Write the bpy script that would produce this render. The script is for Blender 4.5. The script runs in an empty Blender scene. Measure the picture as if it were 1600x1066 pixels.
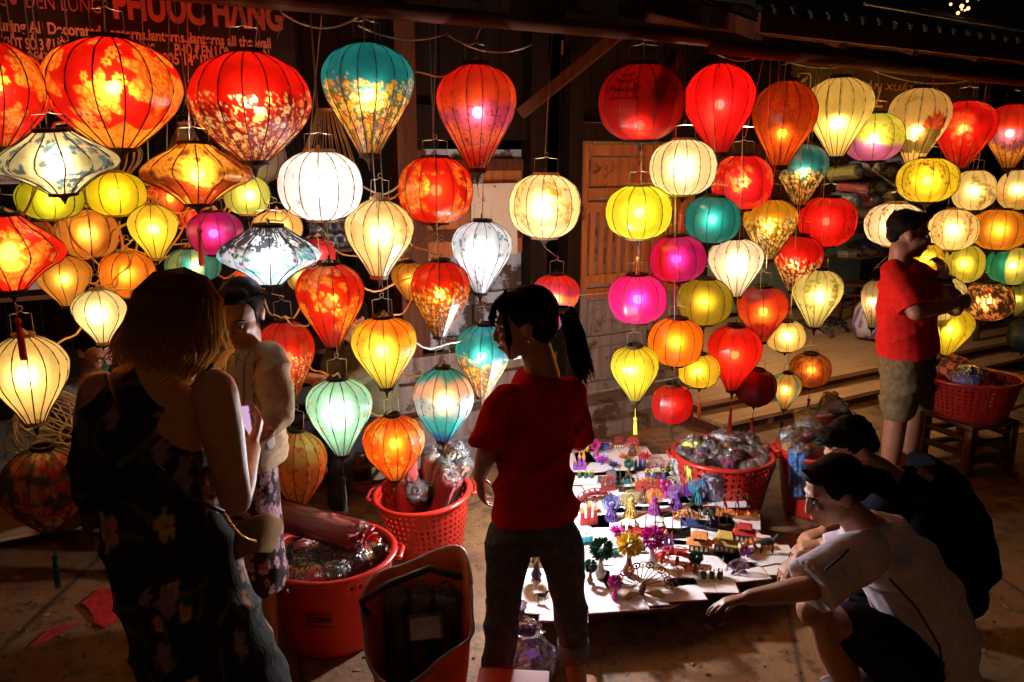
import bpy, bmesh, math, random
import numpy as np
from mathutils import Vector, Matrix, Euler
R = math.radians
PI = math.pi
random.seed(7)
scene = bpy.context.scene
col = scene.collection
# ------------------------------------------------------------------ camera, sky, exposure
PITCH = R(13.0); FPX = 1244.0; CAMZ = 1.95
cam_d = bpy.data.cameras.new('camera'); cam = bpy.data.objects.new('camera', cam_d); col.objects.link(cam)
cam.location = (0, 0, CAMZ); cam.rotation_euler = (R(90) - PITCH, 0, 0)
cam_d.sensor_width = 36; cam_d.lens = FPX / 1600 * 36; cam_d.clip_start = .05; cam_d.clip_end = 400
scene.camera = cam
world = bpy.data.worlds.new('World'); scene.world = world; world.use_nodes = True
wn = world.node_tree.nodes; wl = world.node_tree.links
bg = wn['Background']; sky = wn.new('ShaderNodeTexSky'); sky.sky_type = 'NISHITA'; sky.sun_disc = False
sky.sun_elevation = R(-4); sky.sun_rotation = R(200)
wl.new(sky.outputs[0], bg.inputs[0]); bg.inputs[1].default_value = 0.12
vs = scene.view_settings
vs.view_transform = 'Standard'; vs.look = 'None'; vs.exposure = 1.4; vs.gamma = 1.0; vs.use_curve_mapping = False
cy = scene.cycles
cy.use_denoising = True; cy.max_bounces = 7; cy.diffuse_bounces = 4; cy.glossy_bounces = 3; cy.transmission_bounces = 5
cy.transparent_max_bounces = 14; cy.sample_clamp_indirect = 8.0; cy.sample_clamp_direct = 30.0
cy.caustics_reflective = False; cy.caustics_refractive = True; cy.use_light_tree = True

# ------------------------------------------------------------------ placing: a pixel of the 1600 px photo and a distance give a point
cP, sP = math.cos(PITCH), math.sin(PITCH)
def P(px, py, Y):
    a = (px - 800) / FPX; b = (533 - py) / FPX
    dy = cP + b * sP; dz = -sP + b * cP
    t = Y / dy
    return Vector((a * t, Y, CAMZ + dz * t))
def G(px, py, z=0.0):                       # where the ray of a pixel meets height z
    a = (px - 800) / FPX; b = (533 - py) / FPX
    dy = cP + b * sP; dz = -sP + b * cP
    t = (z - CAMZ) / dz
    return Vector((a * t, dy * t, z))
def zc(p): return p.y * cP - (p.z - CAMZ) * sP
def mpp(p): return zc(p) / FPX              # metres per photo pixel at p

# ------------------------------------------------------------------ objects
def tag(o, label=None, cat=None, group=None, kind=None):
    if label: o['label'] = label
    if cat: o['category'] = cat
    if group: o['group'] = group
    if kind: o['kind'] = kind
    return o
def thing(name, label, cat, loc=(0, 0, 0), rz=0, group=None):
    o = bpy.data.objects.new(name, None); col.objects.link(o); o.empty_display_size = .05
    o.location = loc; o.rotation_euler = (0, 0, rz)
    return tag(o, label, cat, group)
def link(name, me, parent=None, loc=None, rz=None):
    o = bpy.data.objects.new(name, me); col.objects.link(o)
    if parent: o.parent = parent
    if loc is not None: o.location = loc
    if rz is not None: o.rotation_euler = (0, 0, rz)
    return o
def dup(root, loc, rz=None, label=None, group=None):
    r = root.copy(); col.objects.link(r); r.location = loc
    if rz is not None: r.rotation_euler = (0, 0, rz)
    if label: r['label'] = label
    if group: r['group'] = group
    for ch in list(root.children):
        c = ch.copy(); col.objects.link(c); c.parent = r
        for g in list(ch.children):
            d = g.copy(); col.objects.link(d); d.parent = c
    return r

class B:
    """collects shapes, then becomes one mesh object"""
    def __init__(s): s.v = []; s.f = []
    def add(s, vs_, fs):
        n = len(s.v); s.v.extend([tuple(p) for p in vs_]); s.f.extend([tuple(i + n for i in f) for f in fs]); return s
    def box(s, c, d, rot=None, taper=1.0):
        x, y, z = d[0] / 2, d[1] / 2, d[2] / 2
        m = Euler(rot).to_matrix() if rot is not None and not isinstance(rot, Matrix) else rot
        vv = []
        for (a, b, e) in ((-1, -1, -1), (1, -1, -1), (1, 1, -1), (-1, 1, -1), (-1, -1, 1), (1, -1, 1), (1, 1, 1), (-1, 1, 1)):
            k = taper if e > 0 else 1
            p = Vector((a * x * k, b * y * k, e * z))
            if m is not None: p = m @ p
            vv.append(p + Vector(c))
        return s.add(vv, [(0, 3, 2, 1), (4, 5, 6, 7), (0, 1, 5, 4), (1, 2, 6, 5), (2, 3, 7, 6), (3, 0, 4, 7)])
    def beam(s, a, b, w, h, up=(0, 0, 1)):
        a, b = Vector(a), Vector(b); d = (b - a); L = d.length; d.normalize()
        u = Vector(up); u = (u - d * u.dot(d)).normalized(); r = d.cross(u)
        m = Matrix((d, r, u)).transposed()
        return s.box((a + b) / 2, (L, w, h), m)
    def tube(s, pts, rad, n=6, cap=True):
        pts = [Vector(p) for p in pts]; k = len(pts)
        rad = [rad] * k if not hasattr(rad, '__len__') else rad
        ref = None; rings = []
        for i in range(k):
            t = (pts[min(i + 1, k - 1)] - pts[max(i - 1, 0)]).normalized()
            if ref is None:
                ref = Vector((0, 0, 1)) if abs(t.z) < .9 else Vector((1, 0, 0))
            ref = (ref - t * ref.dot(t))
            if ref.length < 1e-6: ref = t.orthogonal()
            ref.normalize(); bn = t.cross(ref)
            rings.append([pts[i] + (ref * math.cos(2 * PI * j / n) + bn * math.sin(2 * PI * j / n)) * rad[i] for j in range(n)])
        vv = [p for r in rings for p in r]; ff = []
        for i in range(k - 1):
            for j in range(n):
                a = i * n + j; b = i * n + (j + 1) % n
                ff.append((a, b, b + n, a + n))
        if cap: ff.append(tuple(range(n - 1, -1, -1))); ff.append(tuple((k - 1) * n + j for j in range(n)))
        return s.add(vv, ff)
    def lathe(s, prof, n=24, c=(0, 0, 0), wob=None, close=False):
        vv = []; ff = []; k = len(prof); c = Vector(c)
        for i, (r, z) in enumerate(prof):
            for j in range(n):
                a = 2 * PI * j / n; q = r * (wob(a, i) if wob else 1)
                vv.append(c + Vector((q * math.cos(a), q * math.sin(a), z)))
        for i in range(k - 1):
            for j in range(n):
                a = i * n + j; b = i * n + (j + 1) % n
                ff.append((a, b, b + n, a + n))
        if close:
            ff.append(tuple(range(n - 1, -1, -1))); ff.append(tuple((k - 1) * n + j for j in range(n)))
        return s.add(vv, ff)
    def ball(s, c, r, n=10, m=6):
        r = (r, r, r) if not hasattr(r, '__len__') else r
        c = Vector(c); vv = [c + Vector((0, 0, r[2]))]
        for i in range(1, m):
            t = PI * i / m
            for j in range(n):
                a = 2 * PI * j / n
                vv.append(c + Vector((r[0] * math.sin(t) * math.cos(a), r[1] * math.sin(t) * math.sin(a), r[2] * math.cos(t))))
        vv.append(c - Vector((0, 0, r[2]))); ff = []
        for j in range(n): ff.append((0, 1 + j, 1 + (j + 1) % n))
        for i in range(m - 2):
            for j in range(n):
                a = 1 + i * n + j; b = 1 + i * n + (j + 1) % n
                ff.append((a, a + n, b + n, b))
        l = len(vv) - 1; o = 1 + (m - 2) * n
        for j in range(n): ff.append((l, o + (j + 1) % n, o + j))
        return s.add(vv, ff)
    def quad(s, a, b, c, d): return s.add([a, b, c, d], [(0, 1, 2, 3)])
    def prism(s, poly, h, c=(0, 0, 0), m=None):          # polygon in xy raised by h
        n = len(poly); c = Vector(c); vv = []
        for z in (0, h):
            for (x, y) in poly:
                p = Vector((x, y, z))
                if m is not None: p = m @ p
                vv.append(p + c)
        ff = [tuple(range(n - 1, -1, -1)), tuple(range(n, 2 * n))] + [(i, (i + 1) % n, n + (i + 1) % n, n + i) for i in range(n)]
        return s.add(vv, ff)
    def mesh(s, name, mat=None, smooth=False):
        me = bpy.data.meshes.new(name); me.from_pydata(s.v, [], s.f)
        if mat: me.materials.append(mat)
        if smooth: me.polygons.foreach_set('use_smooth', [True] * len(me.polygons))
        me.update(); return me
    def obj(s, name, mat, parent=None, smooth=False, loc=None, rz=None):
        return link(name, s.mesh(name, mat, smooth), parent, loc, rz)

# ------------------------------------------------------------------ materials (all node-based)
def newmat(name):
    m = bpy.data.materials.new(name); m.use_nodes = True
    nt = m.node_tree; pb = nt.nodes['Principled BSDF']
    return m, nt, nt.nodes, nt.links, pb
def mat(name, c, rough=.6, var=.25, scale=14, bump=.0, metal=0, spec=.5, stretch=(1, 1, 1), c2=None, detail=5, emit=None, sheen=0):
    m, nt, N, L, pb = newmat(name)
    tc = N.new('ShaderNodeTexCoord'); mp = N.new('ShaderNodeMapping'); mp.inputs['Scale'].default_value = stretch
    L.new(tc.outputs['Object'], mp.inputs[0])
    no = N.new('ShaderNodeTexNoise'); no.inputs['Scale'].default_value = scale; no.inputs['Detail'].default_value = detail
    L.new(mp.outputs[0], no.inputs['Vector'])
    mx = N.new('ShaderNodeMix'); mx.data_type = 'RGBA'
    rp = N.new('ShaderNodeMapRange'); rp.inputs[1].default_value = .3; rp.inputs[2].default_value = .7
    L.new(no.outputs[0], rp.inputs[0]); L.new(rp.outputs[0], mx.inputs[0])
    a = tuple(x * (1 - var) for x in c) + (1,); b = (tuple(c2) if c2 else tuple(min(1, x * (1 + var)) for x in c)) + (1,)
    mx.inputs[6].default_value = a; mx.inputs[7].default_value = b
    L.new(mx.outputs[2], pb.inputs['Base Color'])
    pb.inputs['Roughness'].default_value = rough; pb.inputs['Metallic'].default_value = metal
    pb.inputs['Specular IOR Level'].default_value = spec
    if sheen: pb.inputs['Sheen Weight'].default_value = sheen
    if bump:
        bp = N.new('ShaderNodeBump'); bp.inputs['Strength'].default_value = min(1, bump); bp.inputs['Distance'].default_value = .01
        L.new(no.outputs[0], bp.inputs['Height']); L.new(bp.outputs[0], pb.inputs['Normal'])
    if emit:
        pb.inputs['Emission Color'].default_value = tuple(emit[:3]) + (1,); pb.inputs['Emission Strength'].default_value = emit[3]
    return m
def wood(name, c, c2, rough=.65, grain=(1, 1, .06), scale=30, wear=None):
    m, nt, N, L, pb = newmat(name)
    tc = N.new('ShaderNodeTexCoord'); mp = N.new('ShaderNodeMapping'); mp.inputs['Scale'].default_value = grain
    L.new(tc.outputs['Object'], mp.inputs[0])
    no = N.new('ShaderNodeTexNoise'); no.inputs['Scale'].default_value = scale; no.inputs['Detail'].default_value = 8; no.inputs['Roughness'].default_value = .65
    L.new(mp.outputs[0], no.inputs['Vector'])
    mx = N.new('ShaderNodeMix'); mx.data_type = 'RGBA'
    rp = N.new('ShaderNodeMapRange'); rp.inputs[1].default_value = .32; rp.inputs[2].default_value = .68
    L.new(no.outputs[0], rp.inputs[0]); L.new(rp.outputs[0], mx.inputs[0])
    mx.inputs[6].default_value = tuple(c) + (1,); mx.inputs[7].default_value = tuple(c2) + (1,)
    last = mx.outputs[2]
    if wear:                                  # old paint that stays in patches
        n2 = N.new('ShaderNodeTexNoise'); n2.inputs['Scale'].default_value = 4.5; n2.inputs['Detail'].default_value = 9; n2.inputs['Roughness'].default_value = .7
        L.new(tc.outputs['Object'], n2.inputs['Vector'])
        r2 = N.new('ShaderNodeMapRange'); r2.inputs[1].default_value = wear[1]; r2.inputs[2].default_value = wear[1] + .06
        L.new(n2.outputs[0], r2.inputs[0])
        m2 = N.new('ShaderNodeMix'); m2.data_type = 'RGBA'; L.new(r2.outputs[0], m2.inputs[0])
        L.new(last, m2.inputs[6]); m2.inputs[7].default_value = tuple(wear[0]) + (1,); last = m2.outputs[2]
    L.new(last, pb.inputs['Base Color']); pb.inputs['Roughness'].default_value = rough; pb.inputs['Specular IOR Level'].default_value = .12
    bp = N.new('ShaderNodeBump'); bp.inputs['Strength'].default_value = .5; bp.inputs['Distance'].default_value = .004
    L.new(no.outputs[0], bp.inputs['Height']); L.new(bp.outputs[0], pb.inputs['Normal'])
    return m
def attr_mat(name, attr='print', rough=.7, bump=0, sheen=0, scale=60):
    m, nt, N, L, pb = newmat(name)
    at = N.new('ShaderNodeAttribute'); at.attribute_name = attr
    L.new(at.outputs['Color'], pb.inputs['Base Color']); pb.inputs['Roughness'].default_value = rough
    if sheen: pb.inputs['Sheen Weight'].default_value = sheen
    if bump:
        no = N.new('ShaderNodeTexNoise'); no.inputs['Scale'].default_value = scale
        bp = N.new('ShaderNodeBump'); bp.inputs['Strength'].default_value = bump; bp.inputs['Distance'].default_value = .006
        L.new(no.outputs[0], bp.inputs['Height']); L.new(bp.outputs[0], pb.inputs['Normal'])
    return m
def silk_mat(name, dfac=.22, rfac=.44, tfac=.30):
    m, nt, N, L, pb = newmat(name); N.remove(pb); out = N['Material Output']
    at = N.new('ShaderNodeAttribute'); at.attribute_name = 'print'
    tc = N.new('ShaderNodeTexCoord')
    no = N.new('ShaderNodeTexNoise'); no.inputs['Scale'].default_value = 55; no.inputs['Detail'].default_value = 3
    mp = N.new('ShaderNodeMapping'); mp.inputs['Scale'].default_value = (1, 1, .35)
    L.new(tc.outputs['Object'], mp.inputs[0]); L.new(mp.outputs[0], no.inputs['Vector'])
    rp = N.new('ShaderNodeMapRange'); rp.inputs[3].default_value = .72; rp.inputs[4].default_value = 1.12
    L.new(no.outputs[0], rp.inputs[0])
    mu = N.new('ShaderNodeVectorMath'); mu.operation = 'SCALE'; L.new(at.outputs['Color'], mu.inputs[0]); L.new(rp.outputs[0], mu.inputs['Scale'])
    tl = N.new('ShaderNodeBsdfTranslucent'); L.new(mu.outputs[0], tl.inputs[0])
    df = N.new('ShaderNodeBsdfDiffuse'); L.new(mu.outputs[0], df.inputs[0])
    rf = N.new('ShaderNodeBsdfRefraction'); L.new(mu.outputs[0], rf.inputs[0]); rf.inputs['Roughness'].default_value = .9; rf.inputs['IOR'].default_value = 1.35
    tr = N.new('ShaderNodeBsdfTransparent'); L.new(mu.outputs[0], tr.inputs[0])
    gl = N.new('ShaderNodeBsdfGlossy'); gl.inputs['Roughness'].default_value = .35; gl.inputs[0].default_value = (1, 1, 1, 1)
    def mix(f, a, b):
        x = N.new('ShaderNodeMixShader'); x.inputs[0].default_value = f; L.new(a.outputs[0], x.inputs[1]); L.new(b.outputs[0], x.inputs[2]); return x
    s1 = mix(dfac, tl, df); s2 = mix(rfac, s1, rf); s3 = mix(tfac, s2, tr); s4 = mix(.03, s3, gl)
    L.new(s4.outputs[0], out.inputs[0])
    return m
def wrap_mat(name, tint=(1, 1, 1), amount=.03, milky=.03):
    m, nt, N, L, pb = newmat(name); N.remove(pb); out = N['Material Output']
    no = N.new('ShaderNodeTexNoise'); no.inputs['Scale'].default_value = 17; no.inputs['Detail'].default_value = 1.5; no.inputs['Distortion'].default_value = 2.0
    tc = N.new('ShaderNodeTexCoord'); L.new(tc.outputs['Object'], no.inputs['Vector'])
    bp = N.new('ShaderNodeBump'); bp.inputs['Strength'].default_value = 1; bp.inputs['Distance'].default_value = .02
    L.new(no.outputs[0], bp.inputs['Height'])
    tr = N.new('ShaderNodeBsdfTransparent'); tr.inputs[0].default_value = tuple(tint) + (1,)
    gl = N.new('ShaderNodeBsdfGlossy'); gl.inputs['Roughness'].default_value = .12; L.new(bp.outputs[0], gl.inputs['Normal'])
    fr = N.new('ShaderNodeFresnel'); fr.inputs[0].default_value = 1.5; L.new(bp.outputs[0], fr.inputs['Normal'])
    ad = N.new('ShaderNodeMath'); ad.operation = 'ADD'; ad.use_clamp = True; ad.inputs[1].default_value = amount; L.new(fr.outputs[0], ad.inputs[0])
    df = N.new('ShaderNodeBsdfDiffuse'); df.inputs[0].default_value = (.85, .85, .85, 1); L.new(bp.outputs[0], df.inputs['Normal'])
    m1 = N.new('ShaderNodeMixShader'); m1.inputs[0].default_value = milky; L.new(tr.outputs[0], m1.inputs[1]); L.new(df.outputs[0], m1.inputs[2])
    m2 = N.new('ShaderNodeMixShader'); L.new(ad.outputs[0], m2.inputs[0]); L.new(m1.outputs[0], m2.inputs[1]); L.new(gl.outputs[0], m2.inputs[2])
    L.new(m2.outputs[0], out.inputs[0]); return m
_bulbs = {}
def bulb_mat(c, s):
    k = (tuple(round(x, 2) for x in c), round(s, 0))
    if k not in _bulbs:
        m, nt, N, L, pb = newmat('bulb_glow'); N.remove(pb)
        e = N.new('ShaderNodeEmission'); e.inputs[0].default_value = tuple(c) + (1,); e.inputs[1].default_value = s
        L.new(e.outputs[0], N['Material Output'].inputs[0]); _bulbs[k] = m
    return _bulbs[k]

SILK = silk_mat('silk'); SILKU = silk_mat('unlit_silk', .5, .0, .04)
DARKWOOD = wood('dark_stained_wood', (.018, .008, .004), (.05, .024, .012))
RIBM = mat('bamboo_rib', (.035, .016, .008), .6)
RIBPALE = mat('pale_bamboo', (.45, .33, .17), .6)
CAPWOOD = wood('pale_turned_wood', (.30, .17, .08), (.45, .30, .16))
WIRE = mat('steel_wire', (.35, .33, .3), .35, metal=.8)
BLACKCORD = mat('black_cord', (.02, .015, .012), .8)
# ------------------------------------------------------------------ prints on the silk, worked out per point: X runs round (0 faces the street), T runs down, A = arc length / radius
def frac(x): return x - np.floor(x)
def hsh(i, j, s): return frac(np.sin(i * 127.1 + j * 311.7 + s * 74.7) * 43758.5453)
def vnoise(x, y, s=0.0):
    i = np.floor(x); j = np.floor(y); fx = x - i; fy = y - j
    fx = fx * fx * (3 - 2 * fx); fy = fy * fy * (3 - 2 * fy)
    a = hsh(i, j, s); b = hsh(i + 1, j, s); c = hsh(i, j + 1, s); d = hsh(i + 1, j + 1, s)
    return (a * (1 - fx) + b * fx) * (1 - fy) + (c * (1 - fx) + d * fx) * fy
def fbm(x, y, s=0.0, o=4):
    v = 0; a = .5
    for k in range(o): v = v + a * vnoise(x, y, s + k); x = x * 2.03; y = y * 2.03; a *= .5
    return v / (1 - .5 ** o)
def sm(a, b, x): t = np.clip((x - a) / (b - a), 0, 1); return t * t * (3 - 2 * t)
def lerp(c, d, m):
    c = np.asarray(c, float); d = np.asarray(d, float)
    if c.ndim == 1: c = c[None, :]
    if d.ndim == 1: d = d[None, :]
    return c * (1 - m[:, None]) + d * m[:, None]
def flowers(X, A, rng, n, s0, s1, y0, y1, bias=1.0, pet=5, xs=PI, thin=.38):
    M = np.zeros_like(X); C = np.zeros_like(X); I = np.zeros_like(X)
    for k in range(n):
        cx = rng.uniform(-xs, xs); cyy = y0 + (y1 - y0) * rng.random() ** bias; s = rng.uniform(s0, s1); a0 = rng.uniform(0, 6); q = rng.random()
        sel = np.nonzero((np.abs(X - cx) < s) & (np.abs(A - cyy) < s))[0]
        if not len(sel): continue
        dx = X[sel] - cx; dy = A[sel] - cyy; d = np.hypot(dx, dy); th = np.arctan2(dy, dx)
        rr = s * (1 - thin + thin * np.abs(np.cos(pet * .5 * (th + a0))))
        ok = d < rr; sel = sel[ok]; M[sel] = 1; C[sel] = (d[ok] < .3 * s); I[sel] = q
    return M, C, I
def pick(I, cols):
    cols = np.asarray(cols, float); return cols[np.minimum((I * len(cols)).astype(int), len(cols) - 1)]
def strokes(X, A, segs, w):
    m = np.zeros_like(X)
    for (x0, y0, x1, y1) in segs:
        dx, dy = x1 - x0, y1 - y0; l2 = dx * dx + dy * dy + 1e-9
        t = np.clip(((X - x0) * dx + (A - y0) * dy) / l2, 0, 1)
        d = np.hypot(X - x0 - t * dx, A - y0 - t * dy); m = np.maximum(m, d < w * (1 - .6 * t))
    return m
def pr_plain(c, c2=None, amt=.5, sc=2.0):
    def f(X, T, A, rng):
        s = rng.random() * 50; c2_ = c2 if c2 is not None else tuple(x * .75 for x in c)
        return lerp(c, c2_, amt * sm(.3, .7, fbm(X * sc, A * sc, s)))
    return f
def pr_blossom(top, dark, cols, start=.4, n=420, size=.085):
    def f(X, T, A, rng):
        s = rng.random() * 50; Am = A.max()
        o = lerp(top, tuple(x * .8 for x in top), sm(.3, .7, fbm(X * 2, A * 2, s)))
        e = T + .18 * (fbm(X * 3, A * 2, s + 3) - .5)
        sp = (fbm(X * 26, A * 26, s + 5, 2) < sm(start - .12, start + .14, e) * .62)
        o = lerp(o, dark, sp * .9)
        o = lerp(o, dark, sm(start + .05, start + .25, e) * .75)
        fine = (fbm(X * 30, A * 30, s + 9, 2) > .66) & (e > start - .05)
        o[fine] = pick(hsh(np.floor(X * 22), np.floor(A * 22), s)[fine], cols) * .9
        M, C, I = flowers(X, A, rng, n, size * .5, size * 1.15, Am * (start + .02), Am, .72)
        k = M > 0; o[k] = pick(I[k], cols); o[(C > 0)] = (.75, .2, .02)
        return o
    return f
def pr_gold(base, gold, n=6, size=.75, cloud=.0):
    def f(X, T, A, rng):
        s = rng.random() * 50; Am = A.max(); o = lerp(base, tuple(x * .8 for x in base), sm(.3, .7, fbm(X * 2, A * 2, s)))
        msk = np.zeros_like(X)
        for k in range(n):
            cx = -PI + 2 * PI * (k + rng.uniform(.1, .9)) / n; cyy = Am * rng.uniform(.12, .9); sz = size * rng.uniform(.55, 1.1)
            d = np.hypot(X - cx, (A - cyy) * .9); th = np.arctan2(A - cyy, X - cx)
            blob = d < sz * (.75 + .18 * np.cos(6 * th + k) + .12 * np.cos(9 * th))
            pat = (np.sin(d / sz * 26) > -.1) * (np.cos(th * np.maximum(4, np.round(d / sz * 4) * 6)) > -.55)
            ring = (np.abs(d / sz - .28) < .04) | (d < sz * .08)
            pat = np.where(d < .33 * sz, ~ring & (np.cos(14 * th) > -.6), pat)
            msk = np.maximum(msk, blob * (.35 + .65 * pat))
        M, C, I = flowers(X, A, rng, 260, .05, .11, 0, Am, 1, 6)
        reg = sm(.5, .56, fbm(X * 1.1, A * 1.1, s + 7))
        msk = np.maximum(msk, M * (1 - C) * reg)
        if cloud: msk = np.maximum(msk, (T > cloud + .08 * np.abs(np.sin(X * 3.2))) * (.55 + .45 * (fbm(X * 14, A * 14, s) > .42)))
        return lerp(o, gold, np.clip(msk, 0, 1))
    return f
def pr_sprigs(bgc, cols, n=70, s0=.05, s1=.13, tint=.6):
    def f(X, T, A, rng):
        s = rng.random() * 50; o = lerp(bgc, tuple(x * .85 for x in bgc), sm(.3, .7, fbm(X * 2, A * 2, s)))
        for k in range(n):
            cx = rng.uniform(-PI, PI); cyy = rng.uniform(.05, .98) * A.max(); sz = rng.uniform(s0, s1)
            X2 = X - cx; A2 = A - cyy; near = (np.abs(X2) < 2 * sz) & (np.abs(A2) < 2 * sz)
            idx = np.nonzero(near)[0]
            if not len(idx): continue
            M, C, I = flowers(X2[idx] / sz, A2[idx] / sz, rng, 5, .3, .8, -.9, .9, 1, 5, .9)
            kk = M > 0; o[idx[kk]] = lerp(o[idx[kk]], pick(I[kk], cols), np.full(kk.sum(), .9)); 
        return o
    return f
def pr_branch(bgc, br, cols, side=.4, n=3, dots=60, leaf=False):
    def f(X, T, A, rng):
        s = rng.random() * 50; Am = A.max(); o = lerp(bgc, tuple(x * .88 for x in bgc), sm(.3, .7, fbm(X * 1.5, A * 1.5, s)))
        segs = []; tips = []
        for k in range(n):
            x = side + rng.uniform(-.3, .5) + k * 2 * PI / max(n, 2) * .5 * (1 if k % 2 else -1); y = Am * rng.uniform(.6, .9); an = rng.uniform(-2.2, -1.2)
            for q in range(7):
                x2 = x + .22 * math.cos(an); y2 = y + .22 * math.sin(an); segs.append((x, y, x2, y2)); tips.append((x2, y2))
                b = an + rng.choice([-1, 1]) * rng.uniform(.5, 1.0); segs.append((x2, y2, x2 + .26 * math.cos(b), y2 + .26 * math.sin(b))); tips.append((x2 + .26 * math.cos(b), y2 + .26 * math.sin(b)))
                x, y = x2, y2; an += rng.uniform(-.5, .5)
        if leaf:
            lv = []
            for (x, y) in tips:
                for q in range(4):
                    b = rng.uniform(-.5, 3.6); lv.append((x, y, x + .2 * math.cos(b), y + .2 * math.sin(b)))
            o = lerp(o, br, strokes(X, A, lv, .030) * .85); o = lerp(o, br, strokes(X, A, segs, .014) * .8)
        else:
            o = lerp(o, br, strokes(X, A, segs, .020) * .9)
            for k in range(dots):
                (x, y) = tips[int(rng.random() * len(tips))]; x += rng.normal(0, .13); y += rng.normal(0, .13)
                d = np.hypot(X - x, A - y); th = np.arctan2(A - y, X - x); ok = d < rng.uniform(.03, .075) * (.65 + .35 * np.cos(2.5 * th) ** 2)
                o[ok] = np.asarray(cols[int(rng.random() * len(cols))])
        return o
    return f
def pr_sky(zones, vein=(.06, .01, .02), vstart=.4):
    def f(X, T, A, rng):
        s = rng.random() * 50; Am = A.max()
        t = np.clip(T + .28 * (fbm(X * .9, A * 1.1, s) - .5) + .05 * np.sin(X * 1.5 + s), 0, .999) * (len(zones) - 1)
        z = np.asarray(zones, float); i = t.astype(int); fr_ = sm(.25, .75, t - i)
        o = z[i] * (1 - fr_[:, None]) + z[i + 1] * fr_[:, None]
        w = np.abs(fbm(X * 3.2, A * 3.2, s + 4, 4) - .5); v2 = np.abs(fbm(X * 6, A * 5, s + 8, 3) - .5)
        vm = ((w < .016) | (v2 < .012)) * sm(vstart, vstart + .15, T)
        return lerp(o, vein, vm * .85)
    return f
def pr_paisley(base, dark):
    def f(X, T, A, rng):
        s = rng.random() * 50; o = lerp(base, tuple(x * .75 for x in base), sm(.3, .7, fbm(X * 2, A * 2, s)))
        m = np.zeros_like(X); Am = A.max()
        for k in range(9):
            cx = -PI + 2 * PI * (k + .5) / 9 + rng.uniform(-.1, .1)
            for cyy, sz in ((Am * (.22 if k % 2 else .4), .34), (Am * (.66 if k % 2 else .82), .22)):
                dx = X - cx; dy = A - cyy; d = np.hypot(dx * (1 + .6 * sm(-.3, .5, -dy / sz)), dy * .62) / sz
                m = np.maximum(m, ((np.abs(frac(d * 4.5) - .5) < .17) & (d < 1) & (np.cos(np.arctan2(dy, dx) * 22) > -.5 - d)) * 1.0)
        dots = (fbm(X * 24, A * 24, s, 2) > .63)
        m = np.maximum(m, dots * .5)
        return lerp(o, dark, m * .75)
    return f
def pr_blotch(c1, c2, lines, thr=.5, sc=1.6):
    def f(X, T, A, rng):
        s = rng.random() * 50; n = fbm(X * sc, A * sc, s, 3); o = lerp(c1, c2, sm(thr - .02, thr + .02, n))
        e = (np.abs(n - thr) < .018) | ((np.abs(frac(n * 14) - .5) < .10) & (n < thr))
        o = lerp(o, lines, e * .7)
        return lerp(o, tuple(x * .6 for x in c1), (fbm(X * 20, A * 20, s + 2, 2) > .6) * .35)
    return f
def pr_bold():
    def f(X, T, A, rng):
        s = rng.random() * 50; Am = A.max(); n = fbm(X * 2.2, A * 2.6, s, 3)
        o = lerp((.02, .025, .03), (.25, .62, .72), sm(.38, .41, T + .35 * (n - .5)))
        o = lerp(o, (.85, .93, .95), sm(.52, .55, fbm(X * 3, A * 3, s + 4, 3)) * sm(.3, .45, T))
        e = (np.abs(frac(n * 11) - .5) < .09) & (T > .35); o = lerp(o, (.03, .06, .09), e * .8)
        sw = (np.abs(frac(fbm(X * 2.4, A * 2.4, s + 9, 2) * 7) - .5) < .08) & (T < .45); o = lerp(o, (.75, .85, .9), sw * .8)
        M, C, I = flowers(X, A, rng, 26, .10, .2, Am * .2, Am * .8, 1, 8, PI, .5); k = M > 0
        o[k] = (.85, .9, .95); o[C > 0] = (.25, .1, .4)
        M, C, I = flowers(X, A, rng, 40, .06, .12, Am * .6, Am, 1, 5); k = M > 0; o[k] = pick(I[k], [(.5, .25, .6), (.3, .6, .7), (.85, .9, .95)])
        return o
    return f
def pr_lotus():
    base = pr_plain((.95, .72, .34), (.9, .66, .28))
    def f(X, T, A, rng):
        o = base(X, T, A, rng); cx, cyy = .62, A.max() * .56
        for k in range(9):
            a = -PI / 2 + (k - 4) * .33; L = .62 - .03 * abs(k - 4); dx = X - cx; dy = A - cyy
            u = dx * math.cos(a) + dy * math.sin(a); v = -dx * math.sin(a) + dy * math.cos(a)
            pt = (u > 0) & (u < L) & (np.abs(v) < .11 * np.sin(np.clip(u / L, 0, 1) * PI) ** .8)
            o[pt] = (.75, .16, .05) if k % 2 else (.45, .06, .03)
        lf = ((X - cx) / .62) ** 2 + ((A - cyy - .22) / .24) ** 2 < 1; o[lf] = (.16, .12, .03)
        lf2 = (T > .66) & (T < .84) & (np.abs(X) < 1.9); o[lf2 & (fbm(X * 3, A * 3, 3) > .38)] = (.2, .15, .04)
        rr = (np.abs(frac((X - cx) * 5) - .5) < .06) & (lf | lf2); o[rr] = (.08, .05, .02)
        dragon = strokes(X, A, [(-.5, .9, -.2, .7), (-.2, .7, -.35, .5), (-.2, .7, .1, .68), (-.22, .7, -.5, .62)], .05)
        return lerp(o, (.55, .6, .08), dragon * .8)
    return f
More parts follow.
